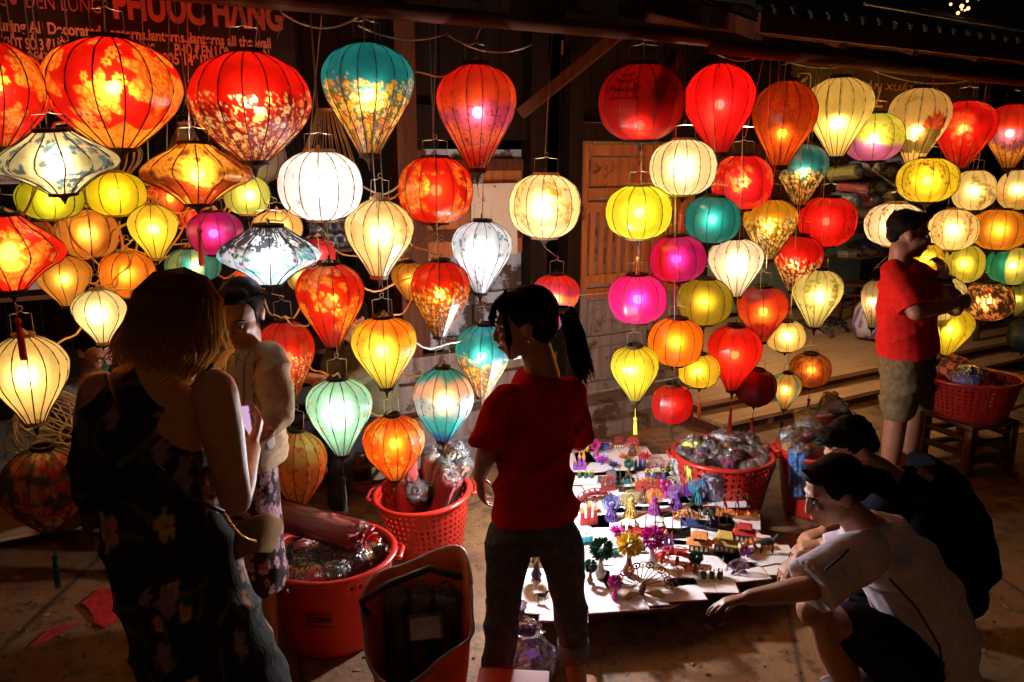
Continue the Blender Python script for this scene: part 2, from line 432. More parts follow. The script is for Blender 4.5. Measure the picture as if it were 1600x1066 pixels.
def pr_pavilion(base):
    pb_ = pr_plain(base)
    def f(X, T, A, rng):
        o = pb_(X, T, A, rng); cx, c0 = -.35, A.max() * .36; m = np.zeros_like(X); dk = (.10, .0, .0)
        def rect(x0, x1, y0, y1):
            return (X - cx > x0) & (X - cx < x1) & (A - c0 > y0) & (A - c0 < y1)
        for k, (hw, y) in enumerate(((.26, -.3), (.36, -.14), (.46, .06))):
            dx = np.abs(X - cx); m = np.maximum(m, (dx < hw) & (np.abs(A - c0 - y + .16 * (dx / hw) ** 2 * .5) < .035))
        for x in (-.3, -.12, .08, .26): m = np.maximum(m, rect(x, x + .05, -.12, .22))
        m = np.maximum(m, rect(-.42, .42, .2, .25))
        o = lerp(o, dk, m * .8)
        txt = rect(-.3, .3, .42, .56) & (np.abs(frac((X - cx) * 9 + np.sin(A * 40) * .2) - .5) < .13)
        return lerp(o, (.55, .12, .02), txt * .8)
    return f
def pr_panels(cols, lines=None):
    def f(X, T, A, rng):
        k = np.floor((X + PI) / (2 * PI) * 14 + .001); s = rng.random() * 9
        o = pick(hsh(k, k * 0 + 1, s), cols); n = fbm(X * 3, A * 3, s)
        o = o * (.75 + .5 * n)[:, None]
        if lines is not None: o = lerp(o, lines, (fbm(X * 5, A * 5, s + 2) > .6) * .7)
        return o
    return f

# ------------------------------------------------------------------ lanterns
SHAPES = {
 'bal': [(0, .30), (.05, .58), (.14, .85), (.27, .99), (.33, 1), (.46, .93), (.62, .73), (.8, .47), (1, .20)],
 'bal2': [(0, .26), (.07, .58), (.18, .86), (.32, 1), (.48, .94), (.66, .72), (.84, .44), (1, .24)],
 'rnd': [(0, .34), (.08, .64), (.22, .89), (.42, 1), (.56, 1), (.78, .89), (.92, .64), (1, .34)],
 'sau': [(0, .28), (.14, .50), (.32, .83), (.45, .98), (.51, 1), (.57, .96), (.70, .68), (.86, .40), (1, .22)],
 'gar': [(0, .24), (.06, .52), (.18, .82), (.36, .98), (.45, 1), (.60, .91), (.77, .67), (.91, .40), (1, .22)],
 'oni': [(0, .24), (.07, .56), (.22, .90), (.36, 1), (.54, .92), (.74, .64), (.91, .36), (1, .22)],
 'con': [(0, .38), (.3, .6), (.6, .85), (.9, 1), (1, 1)],
}
def prof(shape, n):
    c = SHAPES[shape]; ts = np.array([a for a, b in c]); rs = np.array([b for a, b in c])
    d = np.hypot(np.diff(ts), np.diff(rs)); L = np.concatenate([[0], np.cumsum(d)])
    q = np.linspace(0, L[-1], n)
    def cat(y):                                # smooth (Hermite) interpolation
        m = np.gradient(y, L); out = []
        for x in q:
            i = min(np.searchsorted(L, x, 'right') - 1, len(L) - 2); h = L[i + 1] - L[i]; t = (x - L[i]) / h
            out.append((2*t**3-3*t*t+1)*y[i] + (t**3-2*t*t+t)*h*m[i] + (-2*t**3+3*t*t)*y[i+1] + (t**3-t*t)*h*m[i+1])
        return np.array(out)
    return cat(ts), cat(rs)
DPX = [(-200, 2.35), (0, 2.65), (180, 2.88), (400, 3.15), (575, 3.4), (750, 3.7), (900, 3.95), (1000, 4.1), (1300, 4.85), (1600, 5.8), (1800, 6.5)]
def D(px): return float(np.interp(px, [a for a, b in DPX], [b for a, b in DPX]))
LAMP = 1.38
lan_rec = []
bulb_me = {}
def lantern(px, py, w, h, shape, pf, label, cat='lantern', dY=0.0, B_=.75, bulb=(1, .62, .28), N=14, cap='dark', tas=None, lit=True, bt=None, group=None, cord=True, turn=None, Yabs=None):
    Y = Yabs if Yabs else D(px) + dY
    top = P(px, py - h / 2, Y); bot = P(px, py + h / 2, Y)
    c = (top + bot) / 2; th = math.atan2(abs(px - 800), FPX)
    Rr = w / 2 * mpp(c) * math.cos(th) ** .8; H = (top - bot).length
    root = thing('silk_lantern', label, cat, (c.x, c.y, bot.z), 0, group or 'silk lanterns hung along the shop fronts')
    rng = np.random.default_rng(int(abs(px) * 7 + py * 13) % 99991)
    rz = math.atan2(-c.y, -c.x) + (rng.uniform(-.2, .2) if turn is None else turn)
    root.rotation_euler = (rng.normal(0, .03), rng.normal(0, .03), rz)
    plain = getattr(pf, 'plain', False)
    per = max(4, int(round(w * (1.15 if not plain else .5) / N))); nc = per * N; nr = int(max(20, h * (.62 if not plain else .32)))
    t, r = prof(shape, nr); z = H * (1 - t); r = r * Rr
    a = np.arange(nc) / nc * 2 * PI; fc = 2 * PI / N
    loc = np.mod(a, fc) - fc / 2; fac = 1 - .75 * (1 - math.cos(fc / 2) / np.cos(loc))
    sag = .988 + .012 * np.abs(loc / (fc / 2)) ** 1.5; jit = rng.normal(0, .022 * fc, N)
    fx = np.cos(a) * fac * sag; fy = np.sin(a) * fac * sag
    pk = rng.uniform(-1, 1, (7, N)); pk = np.stack([np.interp(t, np.linspace(0, 1, 7), pk[:, k]) for k in range(N)], 1)[:, np.minimum((a / fc).astype(int), N - 1)]
    dent = 1 + .012 * pk * np.cos(loc / fc * PI)[None]
    co = np.stack([r[:, None] * dent * fx[None], r[:, None] * dent * fy[None], np.repeat(z[:, None], nc, 1)], -1).reshape(-1, 3)
    i = np.arange(nr - 1)[:, None] * nc; j = np.arange(nc)[None]; j2 = (j + 1) % nc
    fa = np.stack([i + j, i + nc + j, i + nc + j2, i + j2], -1).reshape(-1, 4)
    me = bpy.data.meshes.new('silk_cover'); me.vertices.add(len(co)); me.vertices.foreach_set('co', co.ravel())
    me.loops.add(fa.size); me.loops.foreach_set('vertex_index', fa.ravel().astype(np.int32))
    me.polygons.add(len(fa)); me.polygons.foreach_set('loop_start', np.arange(0, fa.size, 4, dtype=np.int32))
    me.polygons.foreach_set('use_smooth', np.ones(len(fa), bool)); me.update()
    arc = np.concatenate([[0], np.cumsum(np.hypot(np.diff(r), np.diff(z)))]) / Rr
    X = np.tile(np.where(a > PI, a - 2 * PI, a), nr); T = np.repeat(t, nc); A = np.repeat(arc, nc)
    pc = np.clip(pf(X, T, A, rng), 0, .97)
    at = me.color_attributes.new('print', 'FLOAT_COLOR', 'POINT')
    at.data.foreach_set('color', np.concatenate([pc, np.ones((len(pc), 1))], 1).astype(np.float32).ravel())
    me.materials.append(SILK if lit else SILKU); link('silk_cover', me, root)
    # ribs
    tr_, rr_ = prof(shape, 13); rb = B(); rad = .0016 * Rr / .2 + .0014
    rb.tube([(x * Rr * 1.002, 0, H * (1 - y)) for x, y in zip(rr_, tr_)], rad, 3, False)
    rm = rb.mesh('rib', RIBM, True)
    for k in range(N): link('rib', rm, root, None, k * fc + jit[k] * .35)
    # rings
    r0, r1 = r[0], r[-1]; cm = {'dark': DARKWOOD, 'pale': CAPWOOD}[cap]; ch = max(.012, H * .055)
    B().lathe([(r0 * .8, 0), (r0 * 1.1, 0), (r0 * 1.1, ch), (r0 * .8, ch), (r0 * .8, 0)], 20, (0, 0, H - ch * .35)).obj('top_ring', cm, root)
    br = B().lathe([(r1 * .78, ch * .5), (r1 * 1.12, ch * .5), (r1 * 1.12, -ch * .5), (r1 * .78, -ch * .5), (r1 * .78, ch * .5)], 20).obj('bottom_ring', cm, root)
    B().lathe([(r1 * .7, -ch * .5), (r1 * .55, -ch * .8), (r1 * .28, -ch * 1.2), (r1 * .2, -ch * 1.8), (r1 * .1, -ch * 2.4), (.001, -ch * 2.8)], 12).obj('finial', DARKWOOD, root, True)
    fin = -ch * 2.8
    # wire bail
    bh = min(.12, H * .35) ; wr = .0014
    bb = B(); bb.tube([(0, -r0 * .95, H), (0, -r0 * .95, H + bh * .7), (0, -r0 * .3, H + bh * .74), (0, 0, H + bh * .8), (0, r0 * .3, H + bh * .74), (0, r0 * .95, H + bh * .7), (0, r0 * .95, H)], wr, 4)
    bb.tube([(0, .008 * math.sin(q * PI / 4), H + bh * .8 + .009 - .009 * math.cos(q * PI / 4)) for q in range(9)], wr, 4)
    bb.obj('wire_bail', WIRE, root)
    if lit:
        bz = H * ((1 - bt) if bt is not None else (.5 if shape in ('rnd', 'sau') else .56)); br_ = .026 if Rr > .12 else .02
        Pw = B_ * 4 * PI * PI * (Rr * .92) ** 2 * LAMP
        S = Pw / (PI * 4 * PI * br_ ** 2); mt = bulb_mat(bulb, S); key = (mt.name, br_)
        if key not in bulb_me:
            bm = bmesh.new(); bmesh.ops.create_icosphere(bm, subdivisions=2, radius=br_); q = bpy.data.meshes.new('bulb'); bm.to_mesh(q); bm.free()
            q.materials.append(mt); q.polygons.foreach_set('use_smooth', [True] * len(q.polygons)); bulb_me[key] = q
        bo = link('bulb', bulb_me[key], root, (rng.uniform(-.01, .01), rng.uniform(-.01, .01), bz))
        B().tube([(0, 0, br_ * .8), (0, 0, br_ * .8 + .035)], .012, 8).tube([(0, 0, br_ + .03), (0, 0, H + bh * .3 - bz)], .003, 5).obj('socket', BLACKCORD, bo)
    if tas: tassel(root, fin, tas[0], tas[1] * mpp(c))
    lan_rec.append(dict(px=px, py=py, w=w, h=h, Y=Y, top=Vector((c.x, c.y, bot.z + H + bh * .8 + .015)), bot=Vector((c.x, c.y, bot.z + fin)), root=root, cord=cord, R=Rr, H=H, bh=bh))
    return root
TAS = {}
def tassel(root, z, c, L, tie=.05):
    if c not in TAS: TAS[c] = mat('tassel_thread', c, .7, .35, 90, stretch=(1, 1, .1))
    m = TAS[c]; b = B(); z0 = z - tie
    b.tube([(0, 0, z + .003), (0, 0, z0)], .0016, 4); b.ball((0, 0, z0 - .008), .011, 8, 5)
    t = b.obj('tassel', m, root, True)
    q = B(); rr = random.Random(int(L * 1000))
    for k in range(14):
        a = k * 2.4; x, y = .007 * math.cos(a), .007 * math.sin(a); e = rr.uniform(.7, 1.25)
        q.tube([(x * .6, y * .6, z0 - .012), (x * e, y * e, z0 - L * .5), (x * 1.3 * e, y * 1.3 * e, z0 - L * rr.uniform(.92, 1))], [.0025, .002, .0012], 4, False)
    q.obj('fringe', m, t)
RED, REDD = (.82, .012, .008), (.5, .005, .004)
ORG, GOLD = (.9, .20, .012), (.95, .42, .05)
YEL, LEM = (.93, .78, .05), (.80, .80, .03)
CRM, WHT, TEAL, BLUE = (.95, .80, .42), (.95, .90, .82), (.015, .30, .55), (.05, .35, .60)
WB, WB2, WB3 = (1, .66, .30), (1, .76, .44), (1, .92, .86)
def pl(*a, **k):
    f = pr_plain(*a, **k); f.plain = True; return f
FL = [(.95, .60, .06), (.95, .42, .04), (.9, .22, .05), (.95, .85, .55), (.85, .70, .12)]
LAN = [
 # ---- left shop
 (-12, 148, 185, 165, 'gar', pr_gold(RED, GOLD, 7, .5), 'red lantern with orange print cut by the left edge of the photo, at the top', dict(dY=-.05)),
 (178, 147, 226, 172, 'gar', pr_gold(RED, GOLD, 8, .62, .74), 'biggest red lantern, with gold flower print, below the red lettering', dict(dY=-.1, B_=.8, N=16)),
 (392, 168, 196, 170, 'gar', pr_blossom(RED, (.22, .005, .008), [(.9, .7, .3), (.8, .3, .08), (.85, .85, .6)], .42, 300, .07), 'large red lantern with dark blossom print and a blue foot', dict(dY=-.1, N=16)),
 (93, 254, 200, 98, 'sau', pr_sprigs((.80, .82, .55), [(.04, .14, .30), (.10, .30, .48), (.03, .08, .16)], 120, .06, .15), 'cream saucer lantern printed with small blue flowers', dict(dY=-.18, bulb=WB2, B_=.6, N=14)),
 (305, 273, 178, 96, 'sau', pr_blotch((.85, .42, .05), (.28, .03, .008), (.12, .02, .01), .52), 'amber and brown marbled saucer lantern', dict(dY=-.15, tas=((.6, .02, .02), 60))),
 (574, 156, 146, 174, 'bal', pr_blossom(TEAL, (.16, .12, .015), FL, .38, 520, .085), 'large teal balloon lantern turning to gold blossoms below', dict(dY=0, B_=.9, N=16, bulb=WB)),
 (745, 184, 126, 164, 'bal', pr_sky([(.85, .02, .015), (.88, .05, .02), (.9, .10, .03), (.5, .06, .22), (.85, .16, .10), (.9, .04, .02), (.9, .12, .03)], (.06, .01, .02), .3), 'red and violet balloon lantern with bare tree branches', dict(N=16)),
 (501, 290, 134, 106, 'rnd', pr_sprigs(WHT, [(.45, .25, .3), (.6, .4, .45)], 60, .02, .05), 'large plain white round lantern', dict(bulb=WB3, B_=1.25, cap='pale', dY=-.05)),
 (590, 372, 109, 120, 'bal2', pr_branch((.95, .86, .55), (.75, .5, .12), [(.85, .6, .15), (.8, .5, .1)], .4, 4, 90), 'cream balloon lantern with faint gold flowers', dict(bulb=WB, B_=1.05, cap='pale', dY=-.05)),
 (679, 297, 118, 102, 'rnd', pr_gold((.85, .02, .01), (.95, .40, .05), 6, .8), 'red round lantern with gold rosettes', dict(dY=.0, N=14)),
 (750, 402, 94, 112, 'bal', pr_sprigs((.85, .93, .95), [(.02, .08, .2), (.06, .18, .38)], 90, .04, .09), 'white balloon lantern with tiny blue flowers', dict(bulb=WB3, B_=.9, cap='dark')),
 (851, 322, 112, 98, 'rnd', pr_branch((.95, .88, .62), (.5, .35, .08), [(.8, .5, .08), (.6, .4, .06)], .5, 5, 80), 'cream round lantern with gold sprays beside the dark gap between the houses', dict(bulb=WB, B_=1.1, cap='pale')),
 (420, 399, 163, 92, 'sau', pr_bold(), 'black, white and blue flowered saucer lantern', dict(dY=-.3, bulb=WB3, B_=.75, N=12)),
 (12, 396, 190, 118, 'sau', pr_gold((.85, .025, .012), (.95, .36, .05), 6, .8), 'red saucer lantern with orange rosettes cut by the left edge of the photo', dict(dY=-.25, N=12, tas=((.6, .02, .02), 70))),
 (517, 478, 108, 130, 'bal', pr_gold((.88, .03, .01), (.95, .45, .05), 6, .75), 'red balloon lantern with golden sunflowers', dict(dY=-.15)),
 (686, 467, 94, 118, 'bal', pr_blossom((.85, .03, .01), (.2, .06, .008), FL, .3, 420, .07), 'red balloon lantern darkening to gold blossoms, left of the girl in red', dict(dY=-.05)),
 (602, 551, 104, 110, 'bal', pr_sky([(.9, .25, .02), (.9, .62, .06), (.9, .8, .12), (.9, .82, .15), (.8, .8, .12)], (.6, .4, .05), .1), 'yellow balloon lantern with an orange top', dict(dY=-.2, bulb=WB, B_=1.0)),
 (450, 565, 92, 122, 'bal', pr_blossom((.85, .03, .015), (.5, .05, .01), [(.95, .5, .1), (.9, .8, .5), (.7, .5, .1)], .45, 260, .07), 'red blossom lantern beside the woman in the pale cardigan', dict(dY=.1)),
 (753, 564, 88, 112, 'bal', pr_blossom((.03, .38, .58), (.2, .13, .02), FL, .42, 420, .085), 'blue balloon lantern with gold blossoms behind the face of the girl in red', dict(dY=.0, bulb=WB, B_=1.0)),
 (532, 652, 104, 118, 'bal', pr_branch((.45, .85, .55), (.75, .35, .1), [(.8, .4, .12), (.8, .25, .1)], .8, 4, 40), 'mint green balloon lantern with a white glow', dict(dY=-.2, bulb=WB3, B_=1.05, tas=((.05, .04, .03), 62))),
 (692, 633, 96, 112, 'oni', pr_sky([(.03, .35, .35), (.75, .42, .28), (.45, .55, .62), (.04, .52, .58), (.03, .2, .6)], (.1, .3, .4), .2), 'teal and grey balloon lantern with a blue foot', dict(dY=-.15, B_=.9, bulb=WB)),
 (617, 699, 98, 100, 'oni', pr_gold((.9, .16, .015), (.95, .5, .06), 7, .7), 'orange red flowered lantern hanging lowest, over the woven red basket', dict(dY=-.15, B_=.9)),
 (463, 735, 94, 118, 'oni', pr_sprigs((.95, .56, .14), [(.75, .10, .04), (.65, .1, .05)], 120, .05, .1), 'unlit yellow lantern with small red flowers near the ground', dict(lit=False, Yabs=3.2, cord=False)),
 (72, 765, 146, 126, 'gar', pr_sprigs((.16, .15, .09), [(.8, .16, .08), (.85, .45, .22), (.75, .06, .05), (.12, .2, .1)], 190, .12, .24), 'unlit dark lantern with red and peach roses near the ground', dict(lit=False, Yabs=2.5, tas=((.01, .16, .18), 60), cord=False)),
 (46, 594, 132, 134, 'bal2', pl((.95, .84, .45), (.95, .78, .36)), 'large cream yellow lantern above the dark rose lantern', dict(dY=-.15, bulb=WB, B_=.98, cap='pale', N=16)),
 (156, 494, 88, 82, 'bal2', pl((.92, .88, .5)), 'pale yellow balloon lantern left of the blonde hair', dict(dY=.1, bulb=WB2, B_=1.05, cap='pale', N=10, tas=((.02, .32, .3), 50))),
 (103, 440, 90, 78, 'bal2', pl((.8, .45, .10), (.75, .36, .06)), 'dull amber balloon lantern left of the orange round one', dict(dY=.45, B_=.62, N=10)),
 (197, 428, 92, 68, 'rnd', pl((.9, .33, .03), (.85, .25, .02)), 'small orange round lantern just left of the blonde hair', dict(dY=.4, B_=.75, cap='pale', N=10)),
 (136, 365, 102, 74, 'rnd', pl((.78, .38, .08), (.7, .30, .05)), 'golden brown round lantern with a cross of light', dict(dY=.5, B_=.65, N=10)),
 (241, 362, 82, 84, 'bal2', pl((.9, .85, .10)), 'bright yellow balloon lantern above the blonde hair', dict(dY=.35, bulb=WB, B_=.95, cap='pale', N=10)),
 (181, 303, 100, 66, 'rnd', pl((.82, .76, .02)), 'yellow round lantern under the biggest red lantern', dict(dY=.45, bulb=WB, B_=.8, cap='pale', N=10, tas=((.5, .02, .02), 50))),
 (77, 311, 110, 62, 'rnd', pl((.55, .66, .03)), 'yellow green round lantern behind the cream saucer lantern', dict(dY=.45, bulb=WB, B_=.75, cap='pale', N=10)),
 (338, 364, 90, 66, 'rnd', pr_panels([(.45, .02, .35), (.55, .02, .3), (.7, .03, .12)]), 'small violet round lantern left of the black saucer lantern', dict(dY=.35, bulb=WB, B_=.65, N=10)),
 (386, 305, 76, 60, 'rnd', pl((.62, .78, .22)), 'pale green round lantern under the amber saucer', dict(dY=.5, bulb=WB, B_=.95, cap='pale', N=10)),
 (265, 312, 74, 56, 'bal2', pl((.85, .08, .02)), 'small red orange lantern half behind the amber saucer', dict(dY=.55, B_=.7, N=10)),
 (434, 357, 84, 52, 'rnd', pl((.92, .68, .30)), 'cream round lantern behind the top of the black saucer', dict(dY=.35, bulb=WB, B_=.8, cap='pale', N=10)),
 (398, 248, 102, 76, 'rnd', pl((.50, .55, .48)), 'unlit grey white lantern behind the blue foot of the large red one', dict(dY=.8, lit=False, cap='pale', N=16)),
 (290, 219, 58, 50, 'con', pl((.72, .78, .74)), 'unlit white cone shade behind the lanterns', dict(dY=.8, lit=False, cap='pale', N=8)),
 (302, 415, 88, 54, 'rnd', pr_panels([(.03, .32, .4), (.3, .5, .35), (.1, .4, .5)]), 'teal round lantern peeping over the blonde hair', dict(dY=.45, bulb=WB, B_=.55, N=12)),
 (397, 440, 60, 50, 'bal2', pl((.85, .10, .04)), 'small red lantern just below the left half of the black saucer', dict(dY=.4, bulb=WB, B_=1.0, N=10)),
 (498, 398, 56, 52, 'rnd', pl((.82, .04, .10)), 'pinkish red lantern half behind the right tip of the black saucer', dict(dY=.4, B_=.7, N=10)),
 (868, 470, 74, 82, 'bal', pr_sky([(.85, .03, .03), (.7, .06, .18), (.85, .25, .10), (.75, .08, .18), (.55, .02, .25), (.5, .02, .35)]), 'orange and violet lantern behind the head of the girl in red', dict(dY=.05, B_=.8)),
 (303, 338, 54, 42, 'rnd', pl((.8, .04, .02)), 'small dim red lantern behind the amber saucer and the violet lantern', dict(dY=.7, B_=.5, N=10)),
 (62, 372, 60, 50, 'rnd', pl((.85, .30, .03)), 'small dim orange lantern just above the red saucer lantern', dict(dY=.7, B_=.5, N=10)),
 (640, 440, 58, 60, 'bal', pl((.9, .45, .08)), 'small dim amber lantern against the door post, left of the girl', dict(dY=.5, B_=.45, N=10)),
 (470, 432, 46, 44, 'rnd', pl((.85, .62, .2)), 'small dim cream lantern between the black saucer and the sunflower lantern', dict(dY=.6, B_=.45, N=10)),
 # ---- right shop
 (1003, 160, 134, 118, 'rnd', pr_pavilion((.62, .010, .008)), 'dark red round lantern with a printed pavilion, first at the top of the right shop', dict(dY=0, B_=.42, N=14, bt=.8, tas=((.7, .03, .02), 40))),
 (1126, 171, 114, 142, 'bal2', pl((.88, .012, .014), (.8, .01, .03)), 'plain bright red balloon lantern under the red lit beam', dict(B_=.9, N=12)),
 (1222, 194, 105, 134, 'bal2', pr_paisley((.85, .14, .015), (.35, .02, .005)), 'orange red lantern with dark paisley print', dict(B_=.62, bt=.6)),
 (1312, 184, 108, 124, 'bal', pl((.95, .80, .32), (.95, .74, .26)), 'tall pale yellow balloon lantern below the shop sign of the right house', dict(bulb=WB, B_=.9, cap='dark', N=16, bt=.55)),
 (1432, 199, 102, 120, 'bal', pr_lotus(), 'pale yellow balloon lantern with a red lotus', dict(bulb=WB, B_=.85, N=14, turn=0.0, bt=.55)),
 (1366, 215, 100, 74, 'rnd', pr_sky([(.45, .65, .08), (.75, .75, .15), (.7, .7, .1), (.5, .12, .5), (.4, .05, .4)], (.3, .3, .05), .15), 'green, yellow and violet lantern between the two pale yellow ones', dict(dY=-.12, bulb=WB, B_=.85, N=10)),
 (1504, 212, 106, 106, 'bal', pr_gold((.8, .012, .012), (.85, .12, .03), 5, .45), 'red balloon lantern right of the lotus lantern', dict(B_=.7, bt=.4)),
 (1582, 214, 90, 100, 'bal', pr_sky([(.75, .02, .02), (.8, .05, .02), (.35, .1, .2), (.9, .4, .06), (.9, .3, .04)]), 'red and gold sunset lantern at the top right edge', dict(B_=.75)),
 (1068, 262, 106, 86, 'rnd', pl((.95, .86, .58), (.95, .82, .5)), 'cream white round lantern right of the wooden door top', dict(dY=-.1, bulb=WB2, B_=.95, cap='pale', N=16, tas=((.6, .05, .03), 30))),
 (1160, 285, 100, 84, 'rnd', pr_gold((.85, .015, .03), (.9, .22, .04), 4, .4), 'red round lantern above the yellow blossom lantern', dict(dY=.1, B_=.75, N=10)),
 (1253, 274, 84, 96, 'bal', pr_blossom((.04, .28, .42), (.06, .06, .03), FL, .42, 380, .08), 'small blue balloon lantern with blossoms, top of the right shop', dict(dY=.1, bulb=WB, B_=.72)),
 (999, 331, 106, 82, 'rnd', pl((.85, .85, .04), (.8, .82, .03)), 'bright yellow round lantern in front of the wooden door', dict(bulb=WB2, B_=.85, cap='pale', N=12, tas=((.85, .3, .04), 60))),
 (1111, 343, 88, 72, 'rnd', pl((.02, .32, .38), (.02, .26, .34)), 'plain teal round lantern', dict(dY=-.05, bulb=WB2, B_=.62, N=12)),
 (1203, 359, 86, 94, 'bal', pr_blossom((.85, .45, .02), (.14, .08, .01), [(.95, .8, .3), (.9, .7, .15), (.95, .85, .5)], .3, 330, .075), 'golden balloon lantern with a dark blossom band', dict(dY=0, bulb=WB, B_=.85)),
 (1292, 346, 92, 76, 'rnd', pr_branch((.85, .012, .012), (.3, .02, .01), [(.3, .02, .02)], .5, 3, 40), 'red round lantern below the plastic wrapped rolls', dict(B_=.75, N=12)),
 (1398, 351, 96, 66, 'rnd', pr_branch((.95, .82, .58), (.35, .12, .05), [(.5, .12, .05), (.4, .08, .04)], -.5, 5, 90), 'cream plum blossom lantern behind the head of the man in red', dict(dY=.0, bulb=WB2, B_=.9, cap='pale')),
 (1450, 282, 100, 68, 'rnd', pr_branch((.88, .78, .04), (.35, .10, .02), [(.45, .12, .03), (.35, .08, .03)], .2, 6, 100), 'yellow lantern with red plum twigs above the man in red', dict(dY=-.15, bulb=WB, B_=.8, N=12)),
 (1523, 298, 72, 62, 'rnd', pr_branch((.95, .82, .45), (.30, .22, .05), [(.3, .2, .05)], .1, 4, 10, True), 'small cream round lantern with dark bamboo leaves', dict(dY=-.05, bulb=WB, B_=.9, N=10)),
 (1489, 359, 80, 62, 'rnd', pr_branch((.95, .84, .45), (.40, .14, .05), [(.5, .1, .04), (.4, .08, .04)], .5, 4, 80), 'cream lantern with red stars right of the face of the man', dict(dY=.05, bulb=WB, B_=.95, cap='pale', N=12)),
 (1561, 359, 92, 62, 'rnd', pr_sprigs((.85, .36, .03), [(.6, .15, .02)], 70, .03, .06), 'orange round lantern near the right edge', dict(B_=.65, dY=.05)),
 (1505, 412, 68, 58, 'rnd', pr_sprigs((.68, .66, .08), [(.4, .35, .03)], 40, .05, .09), 'yellow green lantern beside the raised hand of the man', dict(dY=.1, bulb=WB, B_=.75, N=10)),
 (1582, 415, 86, 58, 'rnd', pr_panels([(.02, .30, .22), (.5, .5, .12), (.03, .35, .2)]), 'green and gold round lantern at the right edge', dict(bulb=WB, B_=.6, N=12)),
 (1592, 297, 68, 62, 'rnd', pr_sky([(.9, .78, .45), (.9, .75, .4), (.85, .5, .15), (.6, .6, .2)], (.6, .4, .2), .3), 'cream lantern with a faded scene cut by the right edge', dict(bulb=WB, B_=.85, N=10)),
 (1447, 404, 54, 44, 'rnd', pl((.85, .68, .05)), 'small yellow lantern over the shoulder of the man in red', dict(dY=.1, bulb=WB, B_=.75, N=12)),
 (1062, 404, 92, 70, 'rnd', pr_panels([(.7, .01, .16), (.6, .015, .25), (.75, .01, .03)]), 'crimson and magenta round lantern', dict(bulb=WB2, B_=.6, N=10, dY=-.05)),
 (1152, 419, 88, 90, 'bal', pl((.95, .90, .80), (.95, .86, .7)), 'plain white balloon lantern in the right group', dict(bulb=WB2, B_=1.05, cap='dark', N=14)),
 (1242, 412, 80, 88, 'bal', pr_blossom((.8, .012, .012), (.10, .01, .006), [(.9, .7, .25), (.9, .5, .15), (.95, .85, .6)], .4, 300, .075), 'red balloon lantern with a dark blossom foot, in the right group', dict(dY=.05, B_=.8, bulb=WB)),
 (1276, 467, 82, 90, 'bal', pr_branch((.85, .85, .40), (.30, .34, .05), [(.3, .3, .05)], .2, 5, 10, True), 'pale green balloon lantern with bamboo leaves', dict(dY=-.1, bulb=WB, B_=.95, cap='dark', N=14)),
 (1192, 491, 84, 86, 'bal', pr_sky([(.3, .03, .06), (.85, .08, .02), (.85, .14, .02), (.5, .03, .03), (.9, .3, .05)]), 'orange red lantern with a dark plum shoulder', dict(dY=-.05, B_=.7, N=10)),
 (1101, 471, 88, 70, 'rnd', pl((.42, .36, .03), (.36, .28, .02)), 'olive green round lantern', dict(dY=-.05, bulb=WB, B_=.7, N=10)),
 (997, 467, 92, 74, 'rnd', pl((.85, .015, .32), (.8, .02, .25)), 'hot pink round lantern in front of the grey door panel', dict(bulb=WB2, B_=.95, N=10, tas=None)),
 (1054, 534, 88, 72, 'rnd', pl((.9, .25, .012), (.9, .33, .02)), 'orange round lantern in the right group', dict(dY=-.1, B_=.9, N=12)),
 (994, 583, 76, 86, 'bal', pl((.88, .82, .05)), 'small yellow balloon lantern low in front of the door', dict(dY=-.05, bulb=WB2, B_=.95, cap='dark', N=14, tas=((.85, .8, .05), 30))),
 (1147, 560, 86, 100, 'bal', pl((.88, .015, .010), (.85, .03, .01)), 'plain red balloon lantern low in the right group', dict(dY=-.12, B_=.85, N=12, tas=((.5, .02, .02), 45))),
 (1094, 579, 66, 50, 'rnd', pr_branch((.88, .76, .05), (.4, .25, .03), [(.4, .2, .03)], .4, 3, 30), 'small yellow round lantern between the orange and the red one', dict(dY=-.05, bulb=WB, B_=.85, N=10, tas=((.85, .3, .04), 30))),
 (1228, 525, 64, 46, 'rnd', pr_sprigs((.9, .74, .30), [(.6, .4, .1)], 40, .04, .08), 'small cream yellow round lantern under the bamboo leaf one', dict(dY=.1, bulb=WB, B_=.9, N=10)),
 (1180, 605, 66, 54, 'rnd', pl((.30, .006, .008)), 'small dark red lantern that is not lit', dict(lit=False, dY=-.1, N=8, tas=((.4, .02, .02), 30))),
 (1227, 611, 48, 56, 'bal', pr_panels([(.3, .6, .5), (.35, .62, .55), (.9, .55, .15)]), 'smallest lantern, teal with orange patches', dict(dY=-.05, bulb=WB, B_=.7, N=10, tas=((.04, .03, .03), 40))),
 (1267, 578, 66, 50, 'rnd', pr_blotch((.65, .2, .03), (.4, .08, .02), (.2, .03, .01), .5, 2.5), 'small brown orange round lantern over the porch step', dict(dY=.0, B_=.55, N=12, tas=((.3, .02, .02), 30))),
 (1051, 631, 66, 58, 'rnd', pr_pavilion((.82, .012, .01)), 'small red round lantern hanging lowest in front of the porch step', dict(dY=-.15, B_=.5, N=10)),
 (1366, 476, 46, 74, 'bal', pr_branch((.95, .82, .6), (.4, .2, .08), [(.6, .35, .1)], .2, 3, 40), 'cream balloon lantern behind the back of the man in red', dict(dY=.05, bulb=WB, B_=.9, N=12)),
 (1479, 472, 62, 74, 'bal', pr_branch((.95, .86, .55), (.3, .2, .08), [(.3, .2, .05)], .6, 3, 20), 'cream balloon lantern behind the elbow of the man in red', dict(dY=.1, bulb=WB, B_=.9, N=12)),
 (1482, 519, 76, 72, 'bal', pr_sprigs((.85, .74, .05), [(.45, .3, .03)], 60, .04, .07), 'yellow balloon lantern beside the shorts of the man in red', dict(dY=.15, bulb=WB, B_=.8, N=12)),
